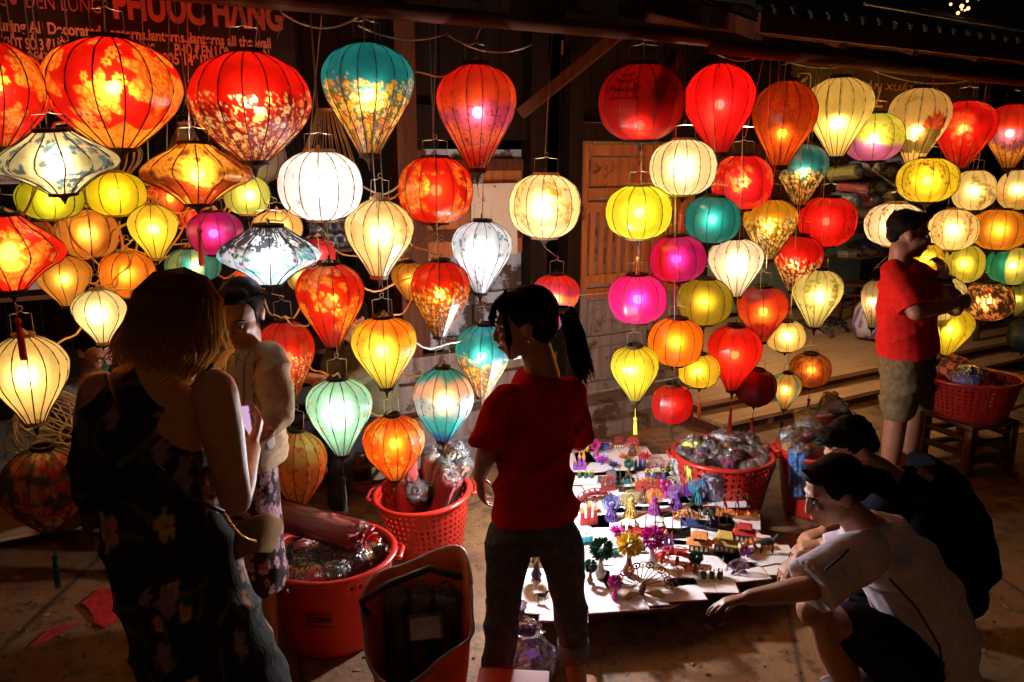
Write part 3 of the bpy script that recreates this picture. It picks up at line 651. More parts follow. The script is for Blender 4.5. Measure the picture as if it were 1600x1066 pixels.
 (1543, 471, 84, 58, 'rnd', pr_blossom((.05, .02, .01), (.05, .02, .01), [(.9, .4, .1), (.9, .25, .08), (.9, .6, .3)], .05, 160, .12), 'black lantern covered with orange flowers', dict(dY=.1, B_=.75)),
 (1592, 470, 40, 50, 'bal', pl((.4, .42, .08)), 'dull green lantern cut by the right edge below the green and gold one', dict(dY=.15, bulb=WB, B_=.6, N=12)),
 (1600, 524, 54, 50, 'rnd', pl((.02, .07, .14)), 'unlit dark blue lantern at the right edge of the photo', dict(dY=-.2, lit=False, N=12)),
]
for (px, py, w, h, sh, pf, lb, kw) in LAN:
    lantern(px, py, w, h, sh, pf, lb, group=('lit' if kw.get('lit', True) else 'unlit') + ' silk lanterns hung along the shop fronts', **kw)
# ------------------------------------------------------------------ the place: ground, two timber shop houses in one line
YAW = R(30); UX = Vector((math.cos(YAW), math.sin(YAW), 0)); NY = Vector((-math.sin(YAW), math.cos(YAW), 0))
O = G(870, 692)
def F(x, y, z): return O + UX * x + NY * y + Vector((0, 0, z))
def onF(px, py, yl):                       # pixel ray against the plane yl behind the front line -> (x along the front, z)
    d = P(px, py, 1.0) - Vector((0, 0, CAMZ)); c0 = Vector((0, 0, CAMZ)) - O
    t = (yl - c0.dot(NY)) / d.dot(NY); p = c0 + d * t
    return p.dot(UX), p.z
def fx(px, yl, py=500): return onF(px, py, yl)[0]
def ground_mat():
    m, nt, N, L, pb = newmat('street_concrete'); tc = N.new('ShaderNodeTexCoord')
    def noise(sc, d, r=.6):
        n = N.new('ShaderNodeTexNoise'); n.inputs['Scale'].default_value = sc; n.inputs['Detail'].default_value = d; n.inputs['Roughness'].default_value = r
        L.new(tc.outputs['Object'], n.inputs['Vector']); return n
    def mr(n, a, b):
        q = N.new('ShaderNodeMapRange'); q.inputs[1].default_value = a; q.inputs[2].default_value = b; L.new(n.outputs[0], q.inputs[0]); return q
    def mix(f, a, b):
        x = N.new('ShaderNodeMix'); x.data_type = 'RGBA'; L.new(f.outputs[0], x.inputs[0])
        for i, v in ((6, a), (7, b)):
            if isinstance(v, tuple): x.inputs[i].default_value = v + (1,)
            else: L.new(v.outputs[2], x.inputs[i])
        return x
    n1 = noise(1.6, 8); n2 = noise(9, 8, .7); n3 = noise(60, 4)
    c = mix(mr(n1, .35, .65), (.15, .072, .027), (.31, .165, .065)); c = mix(mr(n2, .50, .66), c, (.05, .026, .013)); n5 = noise(3.2, 10, .75); c = mix(mr(n5, .56, .64), c, (.09, .05, .026)); c = mix(mr(noise(26, 3), .66, .70), c, (.045, .024, .013)); c = mix(mr(n3, .6, .8), c, (.2, .14, .09))
    vo = N.new('ShaderNodeTexVoronoi'); vo.feature = 'DISTANCE_TO_EDGE'; vo.inputs['Scale'].default_value = .7; L.new(tc.outputs['Object'], vo.inputs['Vector'])
    cr = mr(vo, .012, .0); c = mix(cr, c, (.035, .025, .018))
    L.new(c.outputs[2], pb.inputs['Base Color']); pb.inputs['Roughness'].default_value = .62
    bp = N.new('ShaderNodeBump'); bp.inputs['Strength'].default_value = .7; bp.inputs['Distance'].default_value = .02; L.new(n2.outputs[0], bp.inputs['Height']); L.new(bp.outputs[0], pb.inputs['Normal'])
    return m
GROUND = ground_mat()
B().quad((-45, -45, 0), (45, -45, 0), (45, 45, 0), (-45, 45, 0)).obj('ground', GROUND)['kind'] = 'structure'
W_DARK = wood('old_dark_wood', (.006, .0026, .0016), (.020, .008, .004), wear=((.04, .018, .008), .68))
W_RED = wood('reddish_wood', (.06, .017, .007), (.13, .042, .016), wear=((.03, .01, .005), .62))
W_DOOR = wood('brown_door_wood', (.26, .075, .020), (.46, .16, .045), wear=((.10, .035, .012), .60))
W_GREY = wood('weathered_grey_wood', (.15, .11, .085), (.28, .22, .18), wear=((.09, .045, .022), .54))
W_PEEL = wood('peeling_blue_paint', (.22, .25, .27), (.34, .37, .39), wear=((.06, .035, .02), .50))
W_BEAM = wood('round_beam_wood', (.05, .018, .009), (.11, .045, .02), grain=(.06, 1, 1))
W_STEP = wood('worn_step_board', (.28, .145, .06), (.48, .29, .14), grain=(.06, 1, 1))
PLAS_G = mat('green_plaster', (.16, .22, .16), .8, .2, 5, .2)
PLINTH = mat('grey_plinth', (.27, .25, .24), .8, .25, 6, .4)
IRON = mat('door_iron', (.05, .045, .04), .5, metal=.7)
TILE = mat('old_roof_tile', (.045, .035, .032), .75, .4, 8, .4)
PAPER = mat('poster_paper', (.62, .52, .36), .8, .1, 6)

def planks(house, x0, x1, z0, z1, y, m, w=.16, name='plank', th=.022, seed=1):
    n = max(1, int(round((x1 - x0) / w))); w = (x1 - x0) / n; rr = random.Random(seed)
    me = [B().box((0, 0, 0), (w - .006, th, z1 - z0)).mesh(name, m) for k in range(3)]
    for k in range(n): link(name, me[k % 3], house, (x0 + (k + .5) * w, y + rr.uniform(0, .012), (z0 + z1) / 2), rr.choice((0, PI)))
# ---- left house
lh = thing('shop_house', 'dark timber shop house with peeling panel door and open front, left of the dark gap', 'house', O, YAW)
XL0 = -5.2; BACKL = 1.5
xd0, xd1 = fx(652, .30, 400), fx(832, .30, 400)
B().box(((XL0 - .1) / 2, .95, .11), (-XL0 - .1, 1.55, .22)).obj('shop_floor', PLINTH, lh)
planks(lh, XL0, -.05, .22, 3.0, BACKL + .25, W_DARK, .2, seed=2)
for x, nm in ((XL0 + .1, 'post'), (xd0 - .09, 'post'), (-.04, 'post')):
    B().box((0, 0, 1.5), (.13, .13, 2.56)).obj(nm, W_DARK if x < -1.5 or x > -.1 else W_RED, lh, loc=(x, .26, 0))
zt = 2.0
dl = B().box(((xd0 + xd1) / 2, .33, (zt + .72) / 2), (xd1 - xd0 - .01, .02, zt - .72)).obj('door_leaf', W_PEEL, lh)
zr = [.74, 1.02, 1.45, 1.9]
for z in zr: B().box(((xd0 + xd1) / 2, .31, z), (xd1 - xd0 - .14, .035, .075)).obj('rail', W_PEEL if z < 1.2 else W_RED, dl)
for x in (xd0 + .035, (xd0 + xd1) / 2, xd1 - .04): B().box((x, .305, (zt + .72) / 2), (.07, .045, zt - .74)).obj('stile', W_PEEL if x > xd0 + .1 else W_RED, dl)
B().box(((xd0 + xd1) / 2, .318, 1.62), (xd1 - xd0 - .16, .02, .62)).obj('panel', W_DOOR, dl)
zs = [.0, .17, .34, .53, .70]
for k in range(4): B().box(((xd0 - .5 + -.1) / 2, .22 - .09 * (3 - k) * (.5 if k > 1 else 1), (zs[k] + zs[k + 1]) / 2), (-.1 - xd0 + .5, .05 + .02 * (k % 2), zs[k + 1] - zs[k] - .012)).obj('board', W_GREY, lh)
B().box(((XL0 + xd0) / 2 - .25, .1, .15), (xd0 - XL0 - .5, .16, .14)).obj('sill', W_STEP, lh)
B().box((XL0 / 2 - .02, .30, 2.16), (-XL0 - .1, .1, .2)).obj('lintel', W_DARK, lh)
planks(lh, XL0, -.06, 2.27, 2.95, .32, W_DARK, .21, seed=5)
B().tube([(XL0, -1.2, 2.50), (-2.4, -1.21, 2.52), (.10, -1.19, 2.535)], .034, 10).obj('eave_pole', W_BEAM, lh, True)
for k in range(9):
    x = XL0 + .3 + k * .6
    if x > -.05: continue
    B().beam((x, -1.45, 2.585), (x, 2.0, 3.62), .07, .09).obj('rafter', W_DARK, lh)
B().beam((XL0 / 2 + .05, -1.5, 2.665), (XL0 / 2 + .05, 2.2, 3.775), -XL0 + .1, .03).obj('roof', TILE, lh)
B().beam((-.34, -1.30, 2.16), (-.06, -1.15, 2.46), .045, .06).obj('brace', W_RED, lh)
B().beam((-.42, -.2, 2.2), (-.02, -.6, 2.62), .06, .06).obj('brace', W_RED, lh)
# ---- right house
rh = thing('shop_house', 'timber shop house with brown panelled door, porch and tiled eave, right of the gap', 'house', O, YAW)
XR1 = 5.9; xq0, xq1 = fx(905, .25, 400), fx(1084, .25, 400)
FZ = .22
B().box(((xq1 + XR1) / 2 + .05, .98, FZ / 2 - .01), (XR1 - xq1 - .1, 2.0, FZ - .03)).obj('porch_floor', W_STEP, rh)
for k, (y, z, h) in enumerate(((-.13, .165, .035), (-.36, .075, .03))):
    B().box(((xq1 + XR1) / 2 - .2, y, z + h / 2), (XR1 - xq1 + .3, .30, h)).obj('step_board', W_STEP, rh)
    B().box(((xq1 + XR1) / 2 - .2, y + .02, z / 2), (XR1 - xq1 + .28, .22, z - .004)).obj('step_riser', W_RED, rh)
planks(rh, xq1 - .05, XR1, .22, 3.0, 2.1, W_RED, .19, seed=8)
B().box(((xq1 + XR1) / 2, 2.06, .62), (XR1 - xq1, .02, .8)).obj('painted_dado', PLAS_G, rh)
for x in (xq0 - .07, xq1 + .06, XR1 - .1): B().box((0, 0, 1.42), (.11, .12, 2.4)).obj('post', W_DARK, rh, loc=(x, .27, 0))
# door leaves with slats and panels
def door_leaf(x0, x1, wtop, wlow):
    d = B().box(((x0 + x1) / 2, .30, 1.13), (x1 - x0 - .008, .018, 1.80)).obj('door_leaf', wlow, rh)
    lower = wlow
    for x in (x0 + .04, x1 - .04):
        B().box((x, .285, .62), (.075, .04, .78)).obj('stile', wlow, d); B().box((x, .285, 1.525), (.075, .04, 1.03)).obj('stile', wtop, d)
    for z, m in ((.27, wlow), (.62, wlow), (.98, wtop), (1.08, wtop), (1.6, wtop), (1.70, wtop), (2.0, wtop)): B().box(((x0 + x1) / 2, .283, z), (x1 - x0 - .16, .044, .07)).obj('rail', m, d)
    n = 6; sw = (x1 - x0 - .17) / n
    sl = B().box((0, 0, 0), (sw * .55, .03, .45)).mesh('slat', wtop)
    for k in range(n): link('slat', sl, d, (x0 + .085 + (k + .5) * sw, .284, 1.34))
    for z, h, m in ((.445, .24, wlow), (.8, .24, wlow), (1.85, .2, wtop)): B().box(((x0 + x1) / 2, .289, z), (x1 - x0 - .22, .02, h)).obj('panel', m, d)
    [B().box((x0 + .01, .262, z_), (.02, .012, .1)).obj('hinge', IRON, d) for z_ in (1.72, .6)]
    return d
xm = xq0 + (xq1 - xq0) * .60
door_leaf(xq0, xm, W_DOOR, W_GREY); door_leaf(xm + .01, xq1, W_DOOR, W_GREY)
B().box(((xq0 + xq1) / 2, .2, .1), (xq1 - xq0 + .25, .3, .2)).obj('door_sill', W_GREY, rh)
B().box(((xq0 + xq1) / 2, .02, .05), (xq1 - xq0 + .25, .16, .1)).obj('door_sill', W_GREY, rh)
B().box(((xq0 + XR1) / 2, .27, 2.12), (XR1 - xq0 + .2, .11, .12)).obj('lintel', W_DARK, rh)
planks(rh, xq0 - .1, XR1, 2.19, 2.9, .33, W_DARK, .22, seed=11)
for x in (fx(960, .28, 110), fx(990, .28, 110), fx(1022, .28, 110)): B().box((x, .275, 2.36), (.035, .035, .32)).obj('transom_bar', W_RED, rh)
B().box((fx(990, .28, 110), .27, 2.26), (.42, .05, .05)).obj('transom_rail', W_RED, rh)
B().tube([(.12, -1.2, 2.50), (2.6, -1.22, 2.46), (XR1, -1.2, 2.44)], .036, 10).obj('eave_pole', W_BEAM, rh, True)
B().tube([(.1, -.7, 2.72), (XR1, -.7, 2.68)], .04, 8).obj('eave_pole', W_BEAM, rh, True)
for k in range(10): B().beam((.2 + k * .62, -1.45, 2.545), (.2 + k * .62, 2.3, 3.98), .06, .08).obj('rafter', W_RED, rh)
SL = math.atan2(1.435, 3.75)
ex0, ez0 = -1.5, 2.60
B().beam((XR1 / 2 + .05, ex0, ez0 + .01), (XR1 / 2 + .05, 2.4, ez0 + .01 + 3.9 * math.tan(SL)), XR1 - .1, .03).obj('roof_deck', W_DARK, rh)
def tile_mesh(L=.26, r=.062):
    b = B(); n = 6
    pts = [(r * math.cos(PI * j / n), r * .75 * math.sin(PI * j / n)) for j in range(n + 1)]
    vv = [(x, y, z) for y in (0, L) for (x, z) in pts] + [(x * .8, y, z * .8 - .001) for y in (0, L) for (x, z) in pts]
    m = n + 1; ff = [(j, j + 1, m + j + 1, m + j) for j in range(n)] + [(2 * m + j + 1, 2 * m + j, 3 * m + j, 3 * m + j + 1) for j in range(n)] + [(j + 1, j, 2 * m + j, 2 * m + j + 1) for j in range(n)]
    return b.add(vv, ff)
tm = tile_mesh().mesh('roof_tile', TILE); ncol = 44; tw = (XR1 - .15) / ncol; rr = random.Random(3)
for row in range(4):
    for k in range(ncol):
        y = ex0 - .03 + row * .21; o = link('roof_tile', tm, rh, (.1 + (k + .5) * tw, y, ez0 + .032 + (y - ex0) * math.tan(SL) + rr.uniform(-.004, .006)))
        o.rotation_euler = (SL * .93, rr.uniform(-.05, .05), rr.uniform(-.06, .06))
tb = B()
for row in range(4, 16):
    for k in range(ncol):
        y = ex0 - .03 + row * .21; x = .1 + (k + .5) * tw; z = ez0 + .032 + (y - ex0) * math.tan(SL); n = 4
        vv = [(x + .058 * math.cos(PI * j / n), y + e * .24, z + e * .24 * math.tan(SL) - e * .02 + .045 * math.sin(PI * j / n)) for e in (0, 1) for j in range(n + 1)]
        tb.add(vv, [(j, j + 1, n + 2 + j, n + 1 + j) for j in range(n)] + [(0, 4, 3, 2, 1)])
tb.obj('roof_tiles', TILE, rh)['kind'] = 'stuff'
B().beam((.1, -1.53, 2.57), (XR1, -1.53, 2.55), .02, .09).obj('fascia_board', W_RED, rh)
B().tube([(fx(1340, -1.58, 60), -1.6, 2.70), (XR1, -1.6, 2.62)], .008, 6).obj('gutter_pipe', WIRE, rh)

# poster, shelves, interior things on the left
def onwall(px, py, yl): x, z = onF(px, py, yl); return x, z
x0, z0 = onwall(735, 400, .29); x1, z1 = onwall(806, 286, .29)
ps = thing('poster', 'pale blank paper notice pinned on the panel door', 'notice', F((x0 + x1) / 2, .272, (z0 + z1) / 2), YAW)
B().box((0, 0, 0), (x1 - x0, .006, z1 - z0)).obj('sheet', PAPER, ps); B().ball((0, -.006, (z1 - z0) / 2 - .02), .006, 8, 5).obj('pin', IRON, ps)
SHELF = wood('shelf_board', (.12, .06, .025), (.22, .12, .055), grain=(.06, 1, 1))
def shelf(label, xa, xb, z, y, d=.3):
    t = thing('wall_shelf', label, 'shelf', F((xa + xb) / 2, y, z), YAW)
    B().box((0, 0, 0), (abs(xb - xa), d, .025)).obj('board', SHELF, t)
    for s in (-1, 1): B().box((s * (abs(xb - xa) / 2 - .06), d * .2, -.08), (.03, d * .6, .13)).obj('bracket', W_DARK, t)
    return t
CLEAR = wrap_mat('clear_film'); MILKY = wrap_mat('crinkled_film', (1, 1, 1), .12, .10); CLEARP = wrap_mat('violet_film', (.82, .62, .9), .2)
RC = {}
def rollmat(c):
    if c not in RC: RC[c] = mat('folded_silk', c, .45, .35, 30, .3, stretch=(1, 1, .05), sheen=.3)
    return RC[c]
RM = {}
PALECORE = mat('paper_core', (.62, .56, .5), .7)
def roll(p, d, r, L, c, label, group, wrap=CLEAR, twist=0.0):
    """a folded lantern: ribbed silk drum between two wooden ends, in crinkled clear film"""
    root = thing('folded_lantern', label, 'folded lantern', p, 0, group)
    root.rotation_mode = 'QUATERNION'; root.rotation_quaternion = Vector(d).normalized().to_track_quat('Z', 'Y')
    key = (c, round(r, 3), round(L, 2), wrap.name)
    if key not in RM:
        rr = random.Random(hash(c) % 999)
        b = B(); n = 32; b.lathe([(r * .30, L * .985), (r * .5, L), (r * .92, L * .985), (r, L * .93), (r * .96, L * .5), (r, L * .06), (r * .9, 0), (.002, 0)], n, wob=lambda a, i: 1 + .07 * math.cos(16 * a) * (i in (2, 3, 4, 5, 6)))
        s = b.mesh('silk_drum', rollmat(c), True)
        e = B().lathe([(r * .32, L * .93), (r * .32, L * 1.012), (r * .14, L * 1.012), (r * .14, L * .9)], 16).mesh('end_ring', PALECORE)
        w = B().lathe([(.002, -.004), (r * 1.04, -.006), (r * 1.06, L * .3), (r * 1.05, L * .7), (r * 1.08, L * 1.0), (r * .88, L * 1.06), (r * .55, L * 1.03), (r * .25, L * 1.07), (r * .1, L * 1.02)], 28,
            wob=lambda a, i: 1 + rr.uniform(-.05, .07) * (1 if i < 4 else 2.4)).mesh('wrapper', wrap, False)
        cr = B().lathe([(r * .98, L * .97), (r * .8, L * 1.06), (r * .45, L * 1.05), (r * .3, L * 1.12), (r * .12, L * 1.04)], 20, wob=lambda a, i: 1 + rr.uniform(-.16, .16)).mesh('gathered_film', MILKY if wrap is CLEAR else wrap, False)
        RM[key] = (s, e, w, cr)
    s, e, w, cr = RM[key]; link('gathered_film', cr, root); link('silk_drum', s, root); link('end_ring', e, root); link('wrapper', w, root, None, twist)
    return root
# shelf of rolls behind the white lantern
xa, z = onwall(458, 392, 1.2); xb, _ = onwall(562, 392, 1.2)
shelf('dark shelf of wrapped rolls behind the plain white round lantern', xa, xb, z, 1.2)
cc = [(.3, .03, .02), (.08, .08, .1), (.3, .2, .05), (.12, .03, .14), (.25, .02, .03), (.05, .1, .12)]
ll = ['dark red', 'black', 'ochre', 'plum', 'crimson', 'dark teal']
for k in range(6):
    for q in range(2):
        lab = '%s roll end, %s row on the shelf behind the plain white lantern' % (ll[(k + 3 * q) % 6], 'upper' if q else 'lower')
        roll(F(xa + .09 + k * (xb - xa - .12) / 5.6 + q * .03, 1.28, z + .075 + q * .105), -NY, .055, .24, cc[(k + 3 * q) % 6], lab, 'wrapped rolls on the left shop shelf')
xa, z = onwall(-30, 470, .9); xb, _ = onwall(130, 470, .9)
shelf('shelf carrying a pale strip in the left shop, left of the amber lanterns', xa, xb, z, 1.0)
def panel_sign(name, label, px0, py0, px1, py1, yl, m, th=.02, parent=None):
    x0, z0 = onF(px0, py1, yl); x1, z1 = onF(px1, py0, yl); xa_, za = onF(px0, py0, yl)
    t = thing(name, label, 'sign', F((x0 + x1) / 2, yl, (z0 + za) / 2), YAW)
    B().box((0, 0, 0), (x1 - x0, th, za - z0)).obj('board', m, t)
    return t, x1 - x0, za - z0
def text(s, m, x0, x1, z0, h, parent, y=-.012, name='lettering', slant=0, bold=.0):
    cu = bpy.data.curves.new('t', 'FONT'); cu.body = s; cu.size = 1; cu.extrude = .0; cu.offset = bold; o = bpy.data.objects.new('t', cu); col.objects.link(o)
    dg = bpy.context.evaluated_depsgraph_get(); me = bpy.data.meshes.new_from_object(o.evaluated_get(dg)); bpy.data.objects.remove(o)
    co = np.empty(len(me.vertices) * 3); me.vertices.foreach_get('co', co); co = co.reshape(-1, 3)
    if len(co) == 0: return None
    mn = co[:, 0].min(); w = co[:, 0].max() - mn
    X = (co[:, 0] - mn) / w * (x1 - x0) + x0; Z = co[:, 1] / .72 * h + z0
    if slant: X = X + (Z - z0) * slant
    me.vertices.foreach_set('co', np.stack([X, np.full_like(X, y), Z], -1).ravel()); me.materials.clear(); me.materials.append(m); me.update()
    me.flip_normals() if hasattr(me, 'flip_normals') else None
    return link(name, me, parent)
SGN = mat('sign_cloth', (.020, .005, .004), .8, .3, 5); LETT = mat('sign_letter', (.80, .42, .26), .7, .1, 20); LETD = mat('sign_letter_red', (.70, .20, .10), .7, .1, 20)
st, sw_, sh_ = panel_sign('shop_sign', 'dark shop banner with orange lettering above the big red lanterns', -90, -60, 452, 135, -.92, SGN)
st_o = st.location
def sx(px, py): x, z = onF(px, py, -.93); p = F(x, -.93, z) - st_o; return p.dot(UX), p.z
def line(s, a, b, h, m, bold=0.0):
    xa, za = sx(*a); xb, zb = sx(*b); k = abs(sx(a[0], a[1] - h)[1] - za)
    text(s, m, xa, xb, (za + zb) / 2, k, st, -.014, bold=bold)
line('SỞ ĐÈN LỒNG', (2, 12), (158, 19), 26, LETD)
line('PHƯỚC HẰNG', (178, 27), (442, 47), 46, LETD, .045)
line('Manufacturing All Decorated Lanterns,lanterns, lanterns all the wall', (-78, 47), (423, 72), 19, LETT, .03)
line('KIỐT SỐ 3 ĐƯỜNG', (4, 76), (125, 81), 18, LETT, .03); line('HOÀNG', (200, 84), (243, 86), 18, LETT, .03); line(', PHỐ ĐÈN LỒNG HỘI AN', (266, 87), (421, 93), 18, LETT, .03)
line('0510  8643', (2, 95), (76, 97), 17, LETT, .03); line('0905 149105', (246, 100), (335, 103), 17, LETT, .03)
STR = mat('pale_strip', (.6, .58, .5), .7); BLK = mat('black_print', (.02, .02, .02), .7)
s2, w2, h2 = panel_sign('label_strip', 'white strip of black letters behind the cream saucer lantern', -6, 274, 30, 288, .2, STR, .008)
text('decorations', BLK, -w2 * .46, w2 * .46, -h2 * .25, h2 * .5, s2, -.006)
s3, w3, h3 = panel_sign('label_strip', 'long pale strip on the shelf left of the amber lanterns', 5, 436, 76, 456, .8, STR, .008)
SG2 = mat('olive_sign', (.06, .045, .022), .7, .2, 5); LT2 = mat('sign_letter_cream', (.65, .45, .22), .6)
s4, w4, h4 = panel_sign('shop_sign', 'olive shop sign with a white framed mark above the pale yellow lanterns', 1232, 96, 1530, 205, -.62, SG2, .03)
s4o = s4.location
def sx4(px, py): x, z = onF(px, py, -.64); p = F(x, -.64, z) - s4o; return p.dot(UX), p.z
xa, za = sx4(1345, 134); xb, zb = sx4(1462, 150); text('SẢN XUẤT ĐÈN', LT2, xa, xb, (za + zb) / 2, .045, s4, -.02, slant=.25)
xa, za = sx4(1366, 168); text('L', LT2, xa, xa + .09, za, .13, s4, -.02, slant=.3)
xa, za = sx4(1256, 127); lg = B(); q = .062
ring = [(xa + q * math.copysign(abs(math.cos(t)) ** .45, math.cos(t)), -.022, za + q * .8 * math.copysign(abs(math.sin(t)) ** .45, math.sin(t))) for t in np.linspace(0, 2 * PI, 41)]
lg.tube(ring, .0045, 5); lg.obj('logo_frame', LT2, s4)
lg = B(); lg.tube([(xa - .035, -.021, za - .015), (xa - .01, -.021, za + .004), (xa + .01, -.021, za + .012), (xa + .034, -.021, za + .028)], [.004, .011, .012, .003], 6)
lg.tube([(xa - .012, -.021, za), (xa - .02, -.021, za - .03)], .004, 5).tube([(xa + .012, -.021, za + .008), (xa + .02, -.021, za - .024)], .004, 5).obj('logo_mark', LT2, s4)
# right porch shelves and things on them
for (pa, pb_, py, lb) in ((1268, 1392, 408, 'upper shelf board on the porch wall behind the man in red'), (1262, 1392, 489, 'lower shelf board on the porch wall above the green paint')):
    xa, z = onF(pa, py, 1.85); xb, _ = onF(pb_, py, 1.85); shelf(lb, xa, xb, z, 1.87, .3)
xs, zs_ = onF(1340, 402, 1.85)
BOX = mat('cardboard', (.42, .27, .12), .8)
for k, (pxx, w, h, lb, m) in enumerate(((1320, .16, .09, 'small cardboard box on the upper porch shelf', BOX), (1362, .2, .07, 'red flat parcel on the upper porch shelf, left of the man', mat('red_parcel', (.5, .06, .04), .6)))):
    x, z = onF(pxx, 402, 1.85); t = thing('parcel', lb, 'parcel', F(x, 1.82, zs_ - .005 + .013), YAW)
    B().box((0, 0, h / 2), (w, .14, h)).obj('box', m, t); B().box((0, 0, h * .62), (w + .006, .146, .012)).obj('tape', PALECORE, t)
pf_ = thing('film_heap', 'crumpled clear film on the upper porch shelf behind the man', 'plastic film', F(xs + .02, 1.8, zs_ + .1), YAW)
b = B(); b.lathe([(.002, .13), (.07, .12), (.15, .07), (.2, .02), (.22, -.05)], 18, wob=lambda a, i: 1 + random.uniform(-.25, .25)); b.obj('film', CLEAR, pf_)
# hanging bundle of wrapped rolls (clear ends) behind the lanterns
hb = ['yellow', 'white', 'ochre', 'silver', 'red']; hcol = [(.85, .65, .12), (.85, .85, .82), (.75, .5, .15), (.7, .72, .75), (.7, .10, .06)]
k = 0
for (px, py) in ((1312, 272), (1345, 262), (1370, 265), (1392, 256), (1326, 292), (1354, 290), (1380, 285), (1398, 278), (1316, 312), (1342, 312), (1366, 305), (1390, 306), (1352, 330), (1376, 326)):
    x, z = onF(px, py, .75); i = k % 5
    row = 'top' if py < 275 else ('upper middle' if py < 295 else ('lower middle' if py < 320 else 'bottom'))
    roll(F(x, .85, z), -NY + UX * random.uniform(-.2, .2) + Vector((0, 0, random.uniform(-.15, .15))), .066, .3, hcol[i], '%s roll in clear film behind the lanterns, %s row, %s from the left' % (hb[i], row, ['first', 'second', 'third', 'fourth'][[0, 1, 2, 3, 0, 1, 2, 3, 0, 1, 2, 3, 0, 1][k]]), 'rolls in clear film stacked high in the right shop'); k += 1
x, z = onF(1352, 345, .9); x2, _ = onF(1308, 345, .9); x3, _ = onF(1400, 345, .9)
shelf('high shelf under the rolls in clear film', x2, x3, z, .95, .4)
# small chair / stool with red pot on porch
def stool(label, p, rz, w=.3, h=.3, m=W_RED, legw=.035, cat='stool'):
    t = thing('wooden_stool', label, cat, p, rz)
    B().box((0, 0, h - .012), (w, w, .024)).obj('seat', m, t)
    lm = B().box((0, 0, (h - .03) / 2), (legw, legw, h - .03)).mesh('leg', m)
    e = w / 2 - legw / 2
    for sx_ in (-1, 1):
        for sy in (-1, 1): link('leg', lm, t, (sx_ * e, sy * e, 0))
    for z in (h * .3, h * .62):
        for s in (-1, 1):
            B().box((0, s * e, z), (w - legw * 2, legw * .55, legw * .6)).obj('rung', m, t); B().box((s * e, 0, z + .03), (legw * .55, w - legw * 2, legw * .6)).obj('rung', m, t)
    return t
x, z = onF(1336, 590, 1.1)
stool('small red brown wooden stool standing on the porch behind the lanterns', F(x, 1.1, FZ), YAW + .2, .36, .40)
pot = thing('red_pot', 'small red pot standing under the porch stool', 'pot', F(x, 1.1, FZ), 0)
B().lathe([(.002, .001), (.08, .001), (.10, .08), (.085, .15), (.075, .15), (.09, .08), (.07, .012)], 18).obj('pot', mat('red_glaze', (.3, .02, .015), .25), pot, True)
x, z = onF(1366, 605, .35)
bagm = mat('striped_bag', (.7, .64, .66), .5, .15, 8, .3)
def stripe_mat():
    m, nt, N, L, pb = newmat('white_violet_stripes'); tc = N.new('ShaderNodeTexCoord'); w = N.new('ShaderNodeTexWave'); w.bands_direction = 'X'; w.inputs['Scale'].default_value = 6; w.inputs['Distortion'].default_value = 1.2
    L.new(tc.outputs['Object'], w.inputs['Vector']); r = N.new('ShaderNodeValToRGB'); r.color_ramp.elements[0].position = .45; r.color_ramp.elements[1].position = .55
    r.color_ramp.elements[0].color = (.36, .16, .38, 1); r.color_ramp.elements[1].color = (.72, .68, .68, 1); L.new(w.outputs[0], r.inputs[0]); L.new(r.outputs[0], pb.inputs['Base Color']); pb.inputs['Roughness'].default_value = .45; return m
sb = thing('striped_sack', 'white and violet striped sack leaning on the porch behind the man in red', 'sack', F(x, .45, FZ), YAW)
B().lathe([(.002, .002), (.13, .01), (.16, .12), (.15, .28), (.09, .42), (.05, .5), (.07, .54)], 22, wob=lambda a, i: 1 + .12 * math.sin(3 * a + i) + .05 * math.sin(7 * a)).obj('sack', stripe_mat(), sb, True)
# heap of plastic on the porch under the lanterns
for k, (px, py) in enumerate(((1215, 590), (1258, 600), (1290, 575))):
    x, z = onF(px, py, .9); t = thing('film_heap', ['crumpled clear film on the porch floor, leftmost of three', 'crumpled clear film on the porch floor, the middle heap of three', 'crumpled clear film on the porch floor beside the stool'][k], 'plastic film', F(x, .9, FZ))
    B().lathe([(.002, .14), (.08, .13), (.17, .08), (.2, .01)], 16, wob=lambda a, i: 1 + random.uniform(-.3, .3)).obj('film', CLEAR, t)
# far right: leaning pole, cabinet panel, lit display board
pl_ = thing('leaning_pole', 'dark red pole leaning at the right end of the porch', 'pole', F(fx(1512, -.1, 620), -.1, .2)); a_ = Vector(pl_.location); e_ = F(fx(1538, .1, 470), .1, 1.05) - a_
B().tube([(0, 0, 0), e_ * .5, e_], .03, 10).obj('shaft', W_RED, pl_); B().ball(e_, .033, 10, 6).obj('pole_cap', W_DARK, pl_)
cb = thing('low_cabinet', 'low red wooden cabinet on the porch right of the man', 'cabinet', F(fx(1490, .3, 560), .4, FZ), YAW)
B().box((0, 0, .24), (.7, .4, .48)).obj('carcass', W_RED, cb)
for s in (-1, 1): d_ = B().box((s * .17, -.205, .24), (.31, .02, .4)).obj('door', W_RED, cb); B().ball((s * .04, -.222, .26), .012, 8, 5).obj('knob', IRON, d_)
db = thing('display_board', 'pale board standing at the right edge of the photo', 'board', F(fx(1598, -.4, 600), -.35, 0), YAW)
B().box((0, .03, .44), (.30, .02, .6), (-.12, 0, 0)).obj('panel', STR, db); B().beam((-.15, 0, 0), (-.15, .06, .85), .03, .03).obj('leg', W_DARK, db); B().beam((.15, 0, 0), (.15, .06, .85), .03, .03).obj('leg', W_DARK, db)
